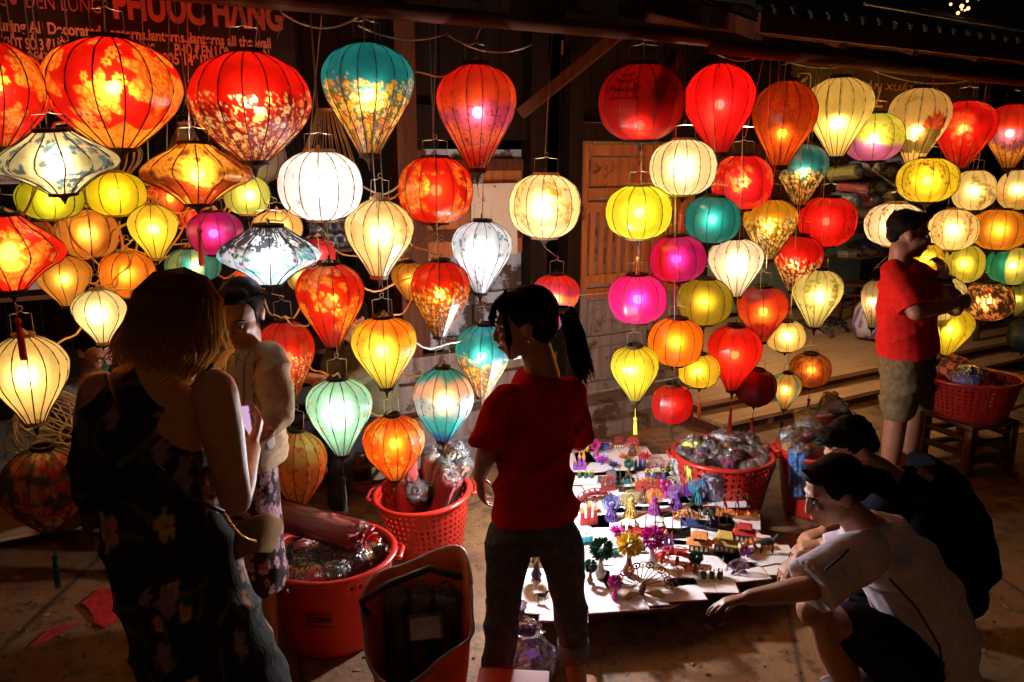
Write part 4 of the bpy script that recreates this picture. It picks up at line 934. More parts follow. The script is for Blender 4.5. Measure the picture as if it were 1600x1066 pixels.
# lit thing far away above the roof at the top right
yl_ = -1.3
while onF(1506, 8, yl_)[1] > ez0 + .16 + (yl_ - ex0) * math.tan(SL): yl_ += .02
fl = thing('fairy_lights', 'small cluster of golden lights over the tiled roof at the top right corner', 'lamp', F(fx(1506, yl_, 8), yl_, onF(1506, 8, yl_)[1]))
GLINT = bulb_mat((1, .55, .18), 1.2)
rr = random.Random(2)
for k in range(14): B().ball((rr.uniform(-.09, .09), 0, rr.uniform(-.07, .09)), rr.uniform(.006, .016), 8, 5).obj('glow', GLINT, fl)
B().tube([(0, .03, -.14), (0, .03, .1)], .006, 6).obj('stem', DARKWOOD, fl)
# strip lamp inside the right shop, its white tube seen between the red and the cream lanterns
x0, z0 = onF(1066, 196, .42); x1, z1 = onF(1180, 206, .42)
tl = thing('strip_lamp', 'white strip lamp hanging inside the right shop behind the top lanterns', 'lamp', F((x0 + x1) / 2, .42, (z0 + z1) / 2), YAW)
B().box((0, 0, .035), (x1 - x0, .06, .03)).obj('housing', STR, tl); B().tube([((x0 - x1) / 2 + .02, 0, 0), ((x1 - x0) / 2 - .02, 0, 0)], .016, 10).obj('tube', bulb_mat((1, .80, .55), 210), tl, True)
for e in (-1, 1): B().tube([(e * .2, 0, .05), (e * .2, 0, .5)], .002, 4).obj('chain', WIRE, tl)
# unseen yellow wall behind the camera, added to bounce lantern light onto backs
BOUNCE = mat('yellow_bounce_plaster', (.78, .52, .20), .85, .15, 3, .2)
B().box((0, -1.75, 2.2), (16, .3, 4.4)).obj('wall', BOUNCE)['kind'] = 'structure'
# cords, strings and power leads
def sag(a, b, d, n=15): return [Vector(a).lerp(Vector(b), t) - Vector((0, 0, d * 4 * t * (1 - t))) for t in [i / (n - 1) for i in range(n)]]
YCORD = mat('yellow_lead', (.72, .40, .09), .5); WCORD = mat('white_lead', (.5, .45, .38), .5)
for L_ in lan_rec:
    if not L_['cord']: continue
    best = None
    for M_ in lan_rec:
        if M_ is L_: continue
        if abs(M_['px'] - L_['px']) < .42 * M_['w'] and M_['py'] < L_['py'] - 20 and abs(M_['Y'] - L_['Y']) < .5:
            if best is None or M_['py'] > best['py']: best = M_
    a = L_['top']; r_ = L_['root']
    if best and (best['bot'] - a).length < .6 and best['bot'].z > a.z + .005: b_ = best['bot']
    else:
        q = a - O; b_ = Vector((a.x, a.y, 2.50))
        off = q.dot(NY) + 1.2
        b_ = b_ - NY * off * .85
    if b_.z < a.z + .01: continue
    me = B().tube([a, b_], .002, 4).mesh('hanging_wire', WIRE)
    o = link('hanging_wire', me); o.parent = r_; o.matrix_parent_inverse = (Matrix.Translation(r_.location) @ r_.rotation_euler.to_matrix().to_4x4()).inverted()
rr = random.Random(12)
def short(l):
    w = l['root']['label'].replace('balloon lantern', 'lantern').replace('round lantern', 'lantern').split(' ')
    return ' '.join(w[:w.index('lantern') + 1][-5:]) if 'lantern' in w else ' '.join(w[:4])
byx = sorted([l for l in lan_rec if l['cord']], key=lambda l: l['px'])
n_c = 0; used_l = set()
for i, l in enumerate(byx):
    for m_ in byx[i + 1:i + 9]:
        d_ = (m_['top'] - l['top']).length
        if .2 < d_ < .62 and abs(m_['top'].z - l['top'].z) < .35 and rr.random() < .62 and n_c < 64:
            a = l['top'] - Vector((0, 0, l['bh'] * .7)); b_ = m_['top'] - Vector((0, 0, m_['bh'] * .7)); off = NY * rr.uniform(-.02, .12)
            pts = sag(a, b_, rr.uniform(.05, .20)); mid = len(pts) // 2
            pts = [p + off * math.sin(PI * j / (len(pts) - 1)) + Vector((0, 0, .014 * math.sin(j * .9 + n_c) * math.sin(PI * j / (len(pts) - 1)))) for j, p in enumerate(pts)]
            nm = [k_ for k_ in ((l['root']['label']), (m_['root']['label']))]
            lb_ = '%s lead from the %s to the %s' % ('yellow' if n_c % 3 else 'white', short(l), short(m_))
            if lb_ in used_l: continue
            used_l.add(lb_)
            o = B().tube(pts, .0042, 6).obj('power_lead', YCORD if n_c % 3 else WCORD, None, True)
            tag(o, '%s lead from the %s to the %s' % ('yellow' if n_c % 3 else 'white', short(l), short(m_)), 'cable', 'leads looping between the lanterns'); n_c += 1
for k, (pa, pb_, dd) in enumerate((((440, 20), (560, 26), .05), ((560, 40), (700, 52), .04), ((700, 55), (830, 70), .05), ((1090, 60), (1190, 88), .06), ((1190, 80), (1340, 100), .05), ((1340, 100), (1520, 125), .06))):
    a = F(onF(*pa, -1.12)[0], -1.12, onF(*pa, -1.12)[1]); b_ = F(onF(*pb_, -1.12)[0], -1.12, onF(*pb_, -1.12)[1])
    tag(B().tube(sag(a, b_, dd, 13), .004, 6).obj('sagging_wire', WCORD, None, True), ['thin wire sagging under the beam right of the red lettering', 'thin wire sagging over the teal lantern', 'thin wire sagging over the red and violet lantern', 'thin wire sagging over the plain red balloon lantern', 'thin wire sagging over the paisley lantern', 'thin wire sagging over the olive sign'][k], 'wire')
# string tied across the door
x0, z0 = onF(900, 462, .2); x1, z1 = onF(960, 457, .2)
tag(B().tube([F(x0, .2, z0), F(x1, .2, z1)], .003, 5).obj('door_string', WCORD), 'white string tied across the grey door behind the pink lantern', 'string')
# bare bamboo frames
def bare(px, py, w, h, Y, shape, label, m, n=22, tilt=(0, 0)):
    c = P(px, py, Y); Rr = w / 2 * mpp(c); H = h * mpp(c); t = thing('lantern_frame', label, 'lantern frame', c - Vector((0, 0, H / 2)), 0, 'bare bamboo lantern frames'); t.rotation_euler = (tilt[0], tilt[1], 0)
    a, r = prof(shape, 12); me = B().tube([(x * Rr, 0, H * (1 - y)) for x, y in zip(r, a)], .0032, 4, False).mesh('rib', m, True)
    for k in range(n): link('rib', me, t, None, k * 2 * PI / n)
    for nm, q, z in (('top_ring', r[0], H), ('bottom_ring', r[-1], 0)): B().lathe([(q * Rr * 1.05, z), (q * Rr * 1.05, z + .014), (q * Rr * .85, z + .014), (q * Rr * .85, z), (q * Rr * 1.05, z)], 18).obj(nm, CAPWOOD, t)
bare(66, 352, 82, 58, 3.6, 'rnd', 'bare round frame of pale ribs left of the golden brown lantern', RIBPALE)
bare(512, 222, 80, 92, 4.3, 'con', 'bare flaring frame of pale ribs between the large red and teal lanterns', RIBPALE, 20)
bare(178, 250, 84, 70, 3.7, 'bal2', 'bare frame of pale ribs under the biggest red lantern', RIBPALE, 20)
bare(60, 668, 150, 120, 3.0, 'oni', 'wide bare frame of pale ribs lying behind the cream yellow lantern', RIBPALE, 24, (.5, .9))
bare(120, 640, 110, 90, 2.9, 'rnd', 'round bare frame of pale ribs beside the dark dress', RIBPALE, 22, (.3, -1.0))
# ------------------------------------------------------------------ people
def blob(bd, voxel, smooth=4, wr=0.0, ws=9.0, seed=0, cut=None):
    """joins the shapes of a B into one continuous surface; wr adds cloth folds"""
    me = bd.mesh('tmp'); o = bpy.data.objects.new('tmp', me); col.objects.link(o)
    r = o.modifiers.new('r', 'REMESH'); r.mode = 'VOXEL'; r.voxel_size = voxel; r.use_smooth_shade = True
    if smooth: s = o.modifiers.new('s', 'SMOOTH'); s.iterations = smooth; s.factor = .5
    dg = bpy.context.evaluated_depsgraph_get(); out = bpy.data.meshes.new_from_object(o.evaluated_get(dg))
    bpy.data.objects.remove(o); bpy.data.meshes.remove(me); out.materials.clear()
    if wr:
        n = len(out.vertices); co = np.empty(n * 3); no = np.empty(n * 3); out.vertices.foreach_get('co', co); out.vertex_normals.foreach_get('vector', no)
        co = co.reshape(-1, 3); no = no.reshape(-1, 3); x, y, z = co.T
        w = fbm(x * ws + z * ws * .9 + 7, y * ws - z * ws * .5 + 3, seed, 3) - .5
        rid = 1 - np.abs(2 * vnoise(x * ws * .7 - z * ws * 1.1 + 20, y * ws * .8 + z * ws * .9, seed + 5) - 1)
        co += no * (wr * (1.2 * w + 1.0 * (rid ** 3 - .3)))[:, None]; out.vertices.foreach_set('co', co.ravel())
    if cut:
        bm = bmesh.new(); bm.from_mesh(out)
        for (p, n) in cut: bmesh.ops.bisect_plane(bm, geom=bm.verts[:] + bm.edges[:] + bm.faces[:], plane_co=p, plane_no=n, clear_outer=True)
        bm.to_mesh(out); bm.free()
    out.polygons.foreach_set('use_smooth', np.ones(len(out.polygons), bool)); out.update(); return out
def paint(me, f):
    n = len(me.vertices); co = np.empty(n * 3); me.vertices.foreach_get('co', co); co = co.reshape(-1, 3)
    c = f(co); at = me.color_attributes.new('print', 'FLOAT_COLOR', 'POINT')
    at.data.foreach_set('color', np.concatenate([np.clip(c, 0, 1), np.ones((n, 1))], 1).astype(np.float32).ravel())
def eb(b, c, r, f, up):
    """ellipsoid: r = (side, front, up)"""
    f = Vector(f).normalized(); up = (Vector(up) - f * Vector(up).dot(f)).normalized(); s = up.cross(f)
    n0 = len(b.v); b.ball((0, 0, 0), r, 16, 10); c = Vector(c)
    for i in range(n0, len(b.v)): v = b.v[i]; b.v[i] = tuple(c + s * v[0] + f * v[1] + up * v[2])
    return b
def loft(b, secs, side, n=20):
    """secs: (centre, half width along side, half depth)"""
    pts = [Vector(c) for c, a, d in secs]; k = len(pts); vv = []
    for i in range(k):
        t = (pts[min(i + 1, k - 1)] - pts[max(i - 1, 0)]).normalized(); s = Vector(side[i] if isinstance(side, list) else side); s = (s - t * s.dot(t)).normalized(); f = t.cross(s)
        for j in range(n):
            a = 2 * PI * j / n; vv.append(pts[i] + s * (secs[i][1] * math.cos(a)) + f * (secs[i][2] * math.sin(a)))
    ff = [(i * n + j, i * n + (j + 1) % n, (i + 1) * n + (j + 1) % n, (i + 1) * n + j) for i in range(k - 1) for j in range(n)]
    ff += [tuple(range(n - 1, -1, -1)), tuple((k - 1) * n + j for j in range(n))]
    return b.add(vv, ff)
def limb(b, pts, rad):
    pts = [Vector(p) for p in pts]; P2, R2 = [pts[0]], [rad[0]]
    for i in range(len(pts) - 1):
        for t in (.33, .66, 1): P2.append(pts[i].lerp(pts[i + 1], t)); R2.append((rad[i] + (rad[i + 1] - rad[i]) * t) * (1.07 if t == .33 else 1.0))
    b.tube(P2, R2, 14)
    for p, r in zip(pts, rad): b.ball(p, r * .99, 12, 8)
    return b
def sleeve(b, pts, rad):
    b.tube([Vector(p) for p in pts], rad, 18); b.ball(pts[0], rad[0] * .98, 12, 8); return b
def head(b, c, f, up=(0, 0, 1), s=1.0, ears=True):
    f = Vector(f).normalized(); up = Vector(up); up = (up - f * up.dot(f)).normalized(); sd = up.cross(f); c = Vector(c)
    q = lambda x, y, z: c + (sd * x + f * y + up * z) * s
    E = lambda x, y, z, a, bb, cc: eb(b, q(x, y, z), (a * s, bb * s, cc * s), f, up)
    E(0, -.012, .032, .073, .093, .083); E(0, .022, -.035, .060, .066, .070); E(0, .040, -.075, .038, .042, .034); E(0, .058, -.098, .020, .018, .015)
    E(0, .072, .026, .050, .016, .013)
    for e in (-1, 1):
        E(e * .032, .068, -.026, .020, .018, .018); E(e * .036, .02, -.07, .022, .04, .026)
        if ears: E(e * .073, -.012, -.008, .009, .020, .030); E(e * .079, -.018, .004, .007, .014, .018)
    b.tube([q(0, .082, .016), q(0, .098, -.012), q(0, .104, -.030)], [.007 * s, .0085 * s, .010 * s], 8); E(0, .099, -.036, .017, .014, .010); E(0, .100, -.032, .009, .009, .009)
    E(0, .088, -.060, .021, .010, .006); E(0, .086, -.070, .018, .010, .006)
    return q
def face_parts(root, off, q, s, EYE, BROW, LIP):
    for e in (-1, 1):
        ey = B().ball(q(e * .031, .0765, -.002), .0095 * s, 10, 8).obj('eye', EYE[0], root, True, off); B().ball(q(e * .031, .0825, -.003), .0062 * s, 8, 6).obj('iris', EYE[1], ey, True)
        B().tube([q(e * .016, .089, .020), q(e * .034, .086, .026), q(e * .052, .070, .020)], [.003 * s, .0035 * s, .0015], 6).obj('eyebrow', BROW, root, True, off)
    B().tube([q(-.02, .092, -.064), q(-.008, .0975, -.0635), (q(.008, .0975, -.0635)), q(.02, .092, -.064)], [.001, .0032 * s, .0032 * s, .001], 6).obj('lips', LIP, root, True, off)
def hand(b, w, d, pn, s=1.0, curl=.35, side=1, spread=.06, thumb=.5):
    """palm, four unequal bent fingers, thumb from the side of the palm"""
    d = Vector(d).normalized(); pn = Vector(pn); pn = (pn - d * pn.dot(d)).normalized(); l = d.cross(pn) * side; w = Vector(w)
    loft(b, [(w - d * .012 * s, .026 * s, .019 * s), (w + d * .02 * s, .033 * s, .016 * s), (w + d * .06 * s, .041 * s, .015 * s), (w + d * .092 * s, .040 * s, .011 * s)], l, 14)
    for k, L in enumerate((.068, .078, .073, .056)):
        p = w + d * (.088 - .006 * abs(k - 1.2)) * s + l * ((1.5 - k) * .0195 * s); a = (1.5 - k) * spread; dd = (d + l * a).normalized(); ang = curl * .6; pts = [p - dd * .012]; rr_ = [.0088 * s]
        for f_, m in ((.44, 1), (.31, 1.15), (.25, 1)):
            v = dd * math.cos(ang) + pn * math.sin(ang); pts.append(pts[-1] + v * (L * f_ * s + (.012 if len(pts) == 1 else 0))); rr_.append((.0086 - .0007 * len(pts)) * s); ang += curl * m
        b.tube(pts, rr_, 8); b.ball(pts[-1], rr_[-1], 8, 6)
    p = w + d * .022 * s + l * .026 * s; v = (d * .66 + l * .62 + pn * thumb).normalized(); v2 = (d * .85 + l * .25 + pn * (thumb + .15)).normalized()
    pts = [p - v * .012, p + v * .036 * s, p + v * .036 * s + v2 * .032 * s, p + v * .036 * s + v2 * .056 * s]; b.tube(pts, [.013 * s, .0105 * s, .0092 * s, .0075 * s], 8); b.ball(pts[-1], .0075 * s, 8, 6)
    return b
def foot(b, ank, d, s=1.0):
    d = Vector(d); d.z = 0; d.normalize(); a = Vector(ank); sd = d.cross(Vector((0, 0, 1)))
    loft(b, [(a - d * .05 * s + Vector((0, 0, -a.z + .035)), .028, .032), (a + Vector((0, 0, -a.z + .045)), .034, .042), (a + d * .08 * s + Vector((0, 0, -a.z + .032)), .040, .030), (a + d * .15 * s + Vector((0, 0, -a.z + .02)), .044, .018), (a + d * .185 * s + Vector((0, 0, -a.z + .016)), .034, .012)], sd, 14)
    b.ball(a, .034, 10, 8); return b
def shoe(b, ank, d, s=1.0):
    d = Vector(d); d.z = 0; d.normalize(); a = Vector(ank); sd = d.cross(Vector((0, 0, 1)))
    loft(b, [(a - d * .068 * s + Vector((0, 0, -a.z + .04)), .032, .036), (a + Vector((0, 0, -a.z + .052)), .042, .05), (a + d * .08 * s + Vector((0, 0, -a.z + .038)), .048, .036), (a + d * .16 * s + Vector((0, 0, -a.z + .026)), .050, .024), (a + d * .20 * s + Vector((0, 0, -a.z + .02)), .036, .016)], sd, 14); return b
SKIN = mat('warm_skin', (.40, .185, .095), .5, .1, 25, .08); SKIN2 = mat('tan_skin', (.33, .14, .07), .5, .1, 25, .08); SKINF = mat('fair_skin', (.56, .28, .16), .5, .1, 25, .08)
HAIRB = mat('black_hair', (.012, .008, .006), .6, .4, 60, spec=.04, stretch=(1, 1, .1)); EYEW = mat('eye_white', (.34, .28, .24), .4); IRIS = mat('dark_iris', (.02, .012, .008), .2); LIPM = mat('lip', (.40, .12, .09), .45)
EY = (EYEW, IRIS)
def cloth(name, c, var=.15, sheen=0, rough=.9): return mat(name, c, rough, var, 40, .25, spec=0, sheen=sheen)
REDT = cloth('red_cotton', (.50, .015, .012)); DENIM = cloth('dark_denim', (.105, .108, .125), .3)
def person(label, loc):
    t = thing('person', label, 'person', loc); return t, -Vector(loc)
def part(root, off, name, me, m):
    me.materials.clear(); me.materials.append(m); me.name = name; return link(name, me, root, off)
def strand_hair(b, roots, n, rad, rng): pass

# ---- girl in red, seen from behind, face in profile to the left
g, off = person('girl in red T-shirt and rolled jeans with a black ponytail, standing with her back turned', (.07, 2.47, 0))
hc = P(820, 507, 2.45); hf = Vector((-1, .08, -.16)); nb = P(851, 588, 2.50)
shL, shR = P(784, 622, 2.42), P(893, 612, 2.55)
b = B(); q = head(b, hc, hf, s=.97); limb(b, [nb + Vector((0, 0, -.03)), hc + Vector((.035, .01, -.07))], [.056, .05])
sdv = (shR - shL).normalized()
loft(b, [(nb, .06, .06), (P(845, 612, 2.49), .105, .066), (P(840, 660, 2.48), .112, .078), (P(836, 730, 2.47), .10, .076), (P(834, 800, 2.47), .118, .088), (P(834, 835, 2.47), .115, .08)], sdv)
elL, wrL = P(762, 702, 2.40), P(750, 745, 2.52); limb(b, [shL + sdv * .012, elL, wrL], [.040, .035, .025]); hand(b, wrL, Vector((.02, .25, -1)), Vector((1, .3, 0)), .92, .45, -1)
elR, wrR = P(905, 690, 2.62), P(885, 700, 2.82); limb(b, [shR - sdv * .012, elR, wrR], [.040, .035, .025]); hand(b, wrR, Vector((-.6, .8, .1)), Vector((-.3, -.2, -1)), .92, .4, 1)
hiL, hiR = P(797, 835, 2.46), P(871, 835, 2.48); knL, knR = P(787, 938, 2.45), P(889, 935, 2.50); anL, anR = P(770, 1090, 2.40), P(903, 1100, 2.50)
anL.z = anR.z = .085
limb(b, [hiL, knL, anL], [.066, .046, .034]); limb(b, [hiR, knR, anR], [.066, .046, .034]); foot(b, anL, (-.35, .9, 0)); foot(b, anR, (.3, .95, 0))
part(g, off, 'body', blob(b, .0065, 4), SKIN); face_parts(g, off, q, .97, EY, HAIRB, LIPM)
b = B(); loft(b, [(nb + Vector((0, 0, -.008)), .082, .072), (P(848, 603, 2.495), .112, .080), (P(842, 628, 2.485), .134, .095), (P(838, 680, 2.48), .132, .104), (P(836, 740, 2.47), .130, .105), (P(834, 800, 2.47), .154, .126), (P(834, 825, 2.47), .156, .128)], sdv)
sleeve(b, [shL + sdv * .01, shL.lerp(elL, .5), shL.lerp(elL, .97)], [.054, .055, .060]); sleeve(b, [shR - sdv * .01, shR.lerp(elR, .5), shR.lerp(elR, .95)], [.054, .055, .060])
part(g, off, 'shirt', blob(b, .007, 2, .022, 7.5, 3, [(P(834, 805, 2.47), Vector((0, -.05, -1)))]), REDT)
b = B(); loft(b, [(P(834, 765, 2.47), .118, .092), (P(834, 815, 2.47), .138, .106), (P(834, 848, 2.47), .140, .104)], sdv)
cuL, cuR = knL.lerp(anL, .62), knR.lerp(anR, .55)
limb(b, [hiL, knL, cuL], [.080, .060, .053]); limb(b, [hiR, knR, cuR], [.080, .060, .053])
jn = part(g, off, 'jeans', blob(b, .009, 3, .008, 9, 8, [(cuL.lerp(cuR, .5) + Vector((0, 0, -.02)), Vector((0, 0, -1)))]), DENIM)
DENL = cloth('light_denim', (.20, .19, .19))
for c_, k_ in ((cuL, knL), (cuR, knR)): B().tube([c_ + Vector((0, 0, -.03)), c_ + (k_ - c_).normalized() * .035], [.056, .057], 18).obj('rolled_cuff', DENL, jn, True)
# hair: cap, fringe, ponytail of strands
up = Vector((0, 0, 1)); f_ = hf.normalized(); s_ = up.cross(f_).normalized(); upv = f_.cross(s_) * -1
b = B(); eb(b, q(0, -.028, .040), (.083, .090, .087), f_, up); eb(b, q(0, .03, .075), (.066, .055, .04), f_, up); eb(b, q(0, -.06, .0), (.07, .05, .07), f_, up)
hm = blob(b, .007, 3); hb_ = part(g, off, 'hair', hm, HAIRB)
rr = random.Random(4); b = B(); tp = q(0, -.112, .035)
for k in range(240):
    a = rr.uniform(0, 2 * PI); rd = .021 * rr.random() ** .5; o_ = Vector((math.cos(a) * rd, math.sin(a) * rd, math.sin(a * 2) * rd * .5)); e_ = Vector((rr.gauss(0, .014), rr.gauss(0, .014), rr.gauss(0, .02)))
    b.tube([tp + o_ * .5, tp + Vector((.030, .0, -.008)) + o_, tp + Vector((.052, 0, -.08)) + o_ * 1.15 + e_ * .3, tp + Vector((.066, 0, -.15)) + o_ + e_ * .6, tp + Vector((.088, 0, -.205)) + o_ * .4 + e_ * .9], [.005, .005, .0045, .003, .0008], 4, False)
for k in range(70):
    x = rr.uniform(-.06, .065); st_ = q(x * .7, .045, .112); b.tube([st_, q(x, .088, .082), q(x * 1.1, .100 + rr.uniform(-.008, .008), .045), q(x * 1.15, .094 + rr.uniform(-.01, .01), rr.uniform(.012, .04))], [.0035, .003, .0024, .0006], 4, False)
for e in (-1, 1):
    for k in range(16): b.tube([q(e * .062, .045, .085), q(e * .076, .050 + rr.uniform(-.01, .012), .03), q(e * .075, .052 + rr.uniform(-.012, .012), -.03), q(e * .070, .056, rr.uniform(-.09, -.05))], [.003, .0028, .002, .0005], 4, False)
for k in range(120):
    a = rr.uniform(-1.5, 1.5); b.tube([q(math.sin(a) * .075, .03 * math.cos(a) + .02, .118 - .04 * abs(a) * .6), q(math.sin(a) * .09, -.04, .085 - .05 * abs(a) * .4), q(math.sin(a) * .045, -.105, .05)], [.002, .0028, .002], 4, False)
b.obj('hair_strands', HAIRB, hb_); B().lathe([(.024, -.01), (.027, 0), (.024, .01)], 14, tp + Vector((.012, 0, -.002))).obj('hair_tie', mat('pale_band', (.5, .4, .35), .4), hb_)
B().ball(q(.076, -.012, -.042), .005, 8, 6).obj('earring', mat('silver', (.7, .7, .7), .25, metal=1), g, True, off)

# ---- blonde woman in the foreground, seen from behind
w, off = person('blonde bobbed woman in a dark floral sleeveless dress, seen from behind in the foreground', (-.78, 1.9, 0))
hc = P(286, 498, 1.92); hf = Vector((.42, .88, -.22)); nb = P(258, 588, 1.95)
shL, shR = P(158, 612, 1.97), P(335, 612, 1.86); sdv = (shR - shL).normalized()
b = B(); q = head(b, hc, hf, s=1.0); limb(b, [nb + Vector((0, 0, -.03)), hc + Vector((0, -.01, -.07))], [.060, .054])
loft(b, [(P(256, 570, 1.94), .065, .06), (P(250, 598, 1.94), .14, .075), (P(242, 650, 1.93), .155, .095), (P(245, 740, 1.92), .14, .1), (P(262, 830, 1.92), .165, .12), (P(270, 870, 1.92), .16, .12)], sdv)
elR, wrR = P(368, 782, 1.86), P(392, 700, 2.12); limb(b, [shR, elR, wrR], [.056, .041, .028]); hand(b, wrR, Vector((.1, .6, .55)), Vector((-.6, .3, .6)), .95, .5, -1)
elL, wrL = P(132, 760, 2.02), P(215, 720, 2.24); limb(b, [shL, elL, wrL], [.055, .041, .028]); hand(b, wrL, Vector((.6, .6, .2)), Vector((.2, .2, .9)), .95, .5, 1)
for px_, y_ in ((250, 1.9), (305, 1.9)): limb(b, [P(px_, 870, y_), P(px_ + 20, 1010, y_ - .01), Vector((P(px_ + 40, 1066, y_).x, y_, .09))], [.08, .055, .036]); foot(b, Vector((P(px_ + 40, 1066, y_).x, y_, .09)), (.2, 1, 0))
part(w, off, 'body', blob(b, .0065, 4), SKINF); face_parts(w, off, q, 1.0, EY, HAIRB, LIPM)
b = B()
secs = [(P(247, 585, 1.94), .055, .055), (P(238, 610, 1.93), .105, .085), (P(234, 655, 1.93), .150, .105), (P(232, 700, 1.92), .160, .115), (P(240, 760, 1.92), .158, .118), (P(258, 830, 1.92), .180, .13), (P(278, 900, 1.91), .190, .14), (P(312, 1000, 1.90), .190, .15), (P(335, 1066, 1.90), .195, .16)]
e_ = P(335, 1066, 1.90); secs += [(Vector((e_.x + .05, 1.9, .35)), .21, .18), (Vector((e_.x + .07, 1.9, .12)), .24, .21)]
loft(b, secs, sdv, 26); limb(b, [shL + Vector((.02, 0, -.01)), P(150, 680, 1.98), P(140, 770, 2.02)], [.052, .056, .05])
dm = blob(b, .009, 3, .013, 7, 21)
def dress(co):
    rng = np.random.default_rng(5); x, y, z = co.T; X = np.arctan2(x + .78, -(y - 1.92)); A = -z * 3.0
    A = A + 4.5; o = np.full((len(co), 3), .010) * np.array([1, 1.1, 1.3]) * (0.7 + .8 * fbm(X * 8, A * 8, 2))[:, None]
    lf = strokes(X, A, [(a, c_, a + .35 * math.cos(t), c_ + .35 * math.sin(t)) for a, c_, t in zip(rng.uniform(-PI, PI, 130), rng.uniform(-.5, 4.6, 130), rng.uniform(0, 6.3, 130))], .035)
    o = lerp(o, (.10, .12, .04), lf * .9)
    M, C, I = flowers(X, A, rng, 120, .07, .17, -.5, 4.6); k = M > 0; o[k] = pick(I[k], [(.55, .12, .08), (.60, .30, .25), (.30, .18, .28), (.55, .36, .10)]); o[C > 0] = (.35, .2, .05); return o
FLORAL = attr_mat('floral_cloth', 'print', .9, .3)
paint(dm, dress); dr = part(w, off, 'dress', dm, FLORAL)
B().tube([P(190, 600, 1.87), P(215, 572, 1.90), P(232, 566, 1.96)], [.006, .006, .006], 6).tube([P(300, 606, 1.85), P(330, 572, 1.88), P(322, 560, 1.95)], [.006] * 3, 6).obj('strap', mat('dark_strap', (.03, .012, .01), .6), dr, True)
B().tube([P(165, 585, 1.87), P(205, 690, 1.76), P(300, 780, 1.74), P(350, 800, 1.76)], [.005] * 4, 6).obj('bag_strap', mat('dark_strap_b', (.04, .02, .015), .5), w, True, off)
hairm = attr_mat('blonde_hair', 'print', .5)
nt_ = hairm.node_tree; tl_ = nt_.nodes.new('ShaderNodeBsdfTranslucent'); mx_ = nt_.nodes.new('ShaderNodeMixShader'); mx_.inputs[0].default_value = .68
nt_.links.new(nt_.nodes['Attribute'].outputs['Color'], tl_.inputs[0]); nt_.links.new(nt_.nodes['Principled BSDF'].outputs[0], mx_.inputs[1]); nt_.links.new(tl_.outputs[0], mx_.inputs[2]); nt_.links.new(mx_.outputs[0], nt_.nodes['Material Output'].inputs[0])
b = B(); f_ = hf.normalized(); eb(b, q(0, -.028, .035), (.076, .090, .084), f_, up); eb(b, q(0, -.06, -.03), (.060, .042, .066), f_, up)
cap_ = blob(b, .008, 3)
dk, bl = np.array((.42, .20, .07)), np.array((1.0, .74, .34))
def hairc(co): t = sm(.02, .19, hc.z + .09 - co[:, 2]) * (.5 + .7 * fbm(co[:, 0] * 60, co[:, 1] * 60 + co[:, 2] * 8, 3)); return dk * (1 - t[:, None]) + bl * t[:, None]
paint(cap_, hairc); hr = part(w, off, 'hair', cap_, hairm)
b = B(); rr = random.Random(9)
for k in range(2100):
    a = rr.uniform(-2.55, 2.55); e = rr.uniform(.75, 1.1); rt = rr.uniform(.0, .9)
    top = q(.02 * math.sin(a) * rt, -.01 - .05 * rt * math.cos(a), .125 - .012 * rt)
    A_ = lambda r_, z_: q(r_ * math.sin(a), -.018 - r_ * 1.12 * math.cos(a), z_)
    zz = rr.uniform(-.15, -.085) + .02 * math.cos(a) ; ru = rr.uniform(.083, .101); fl_ = rr.gauss(0, .012)
    pts = [top, A_(.055, .106), A_(.090 * e ** .3, .055), A_(ru, -.015), A_(ru + .002 + fl_, -.07), A_(ru - .028 * (1.2 - math.sin(a)) + fl_ * 2.2, zz)]
    wv = rr.uniform(0, 6.28); pts = [p + Vector((math.sin(wv + i * 1.7), math.cos(wv + i * 1.4), 0)) * (.0022 * i) for i, p in enumerate(pts)]
    if k % 14 == 0: pts[-1] = pts[-1] + Vector((rr.gauss(0, .02), rr.gauss(0, .02), rr.uniform(-.01, .03)))
    b.tube(pts, [.0014, .0020, .0023, .0023, .0018, .0006], 3, False)
sm_ = b.mesh('hair_strands'); paint(sm_, hairc); sm_.materials.append(hairm); link('hair_strands', sm_, hr)
# purse and chain on her arm
pu = thing('purse', 'flat beige purse on a gold bead chain held by the blonde woman', 'purse', P(392, 838, 1.86))
o_ = Vector(pu.location); b = B(); loft(b, [(P(372, 845, 1.84) - o_, .055, .016), (P(405, 832, 1.9) - o_, .055, .014), (P(432, 838, 1.97) - o_, .045, .010)], Vector((0, .3, -1)), 14); b.obj('pouch', cloth('beige_leather', (.40, .26, .13)), pu, True)
gold = mat('gold_beads', (.8, .5, .15), .25, metal=1); bm_ = B().ball((0, 0, 0), .0052, 8, 6).mesh('bead', gold, True)
for k in range(22): t_ = k / 21; link('bead', bm_, pu, P(347, 800, 1.76).lerp(P(398, 846, 1.83), t_) - o_ + Vector((0, 0, -.02 * math.sin(PI * t_))))

BRH = mat('brown_black_hair', (.022, .010, .006), .6, .4, 60, spec=.04, stretch=(1, 1, .1))
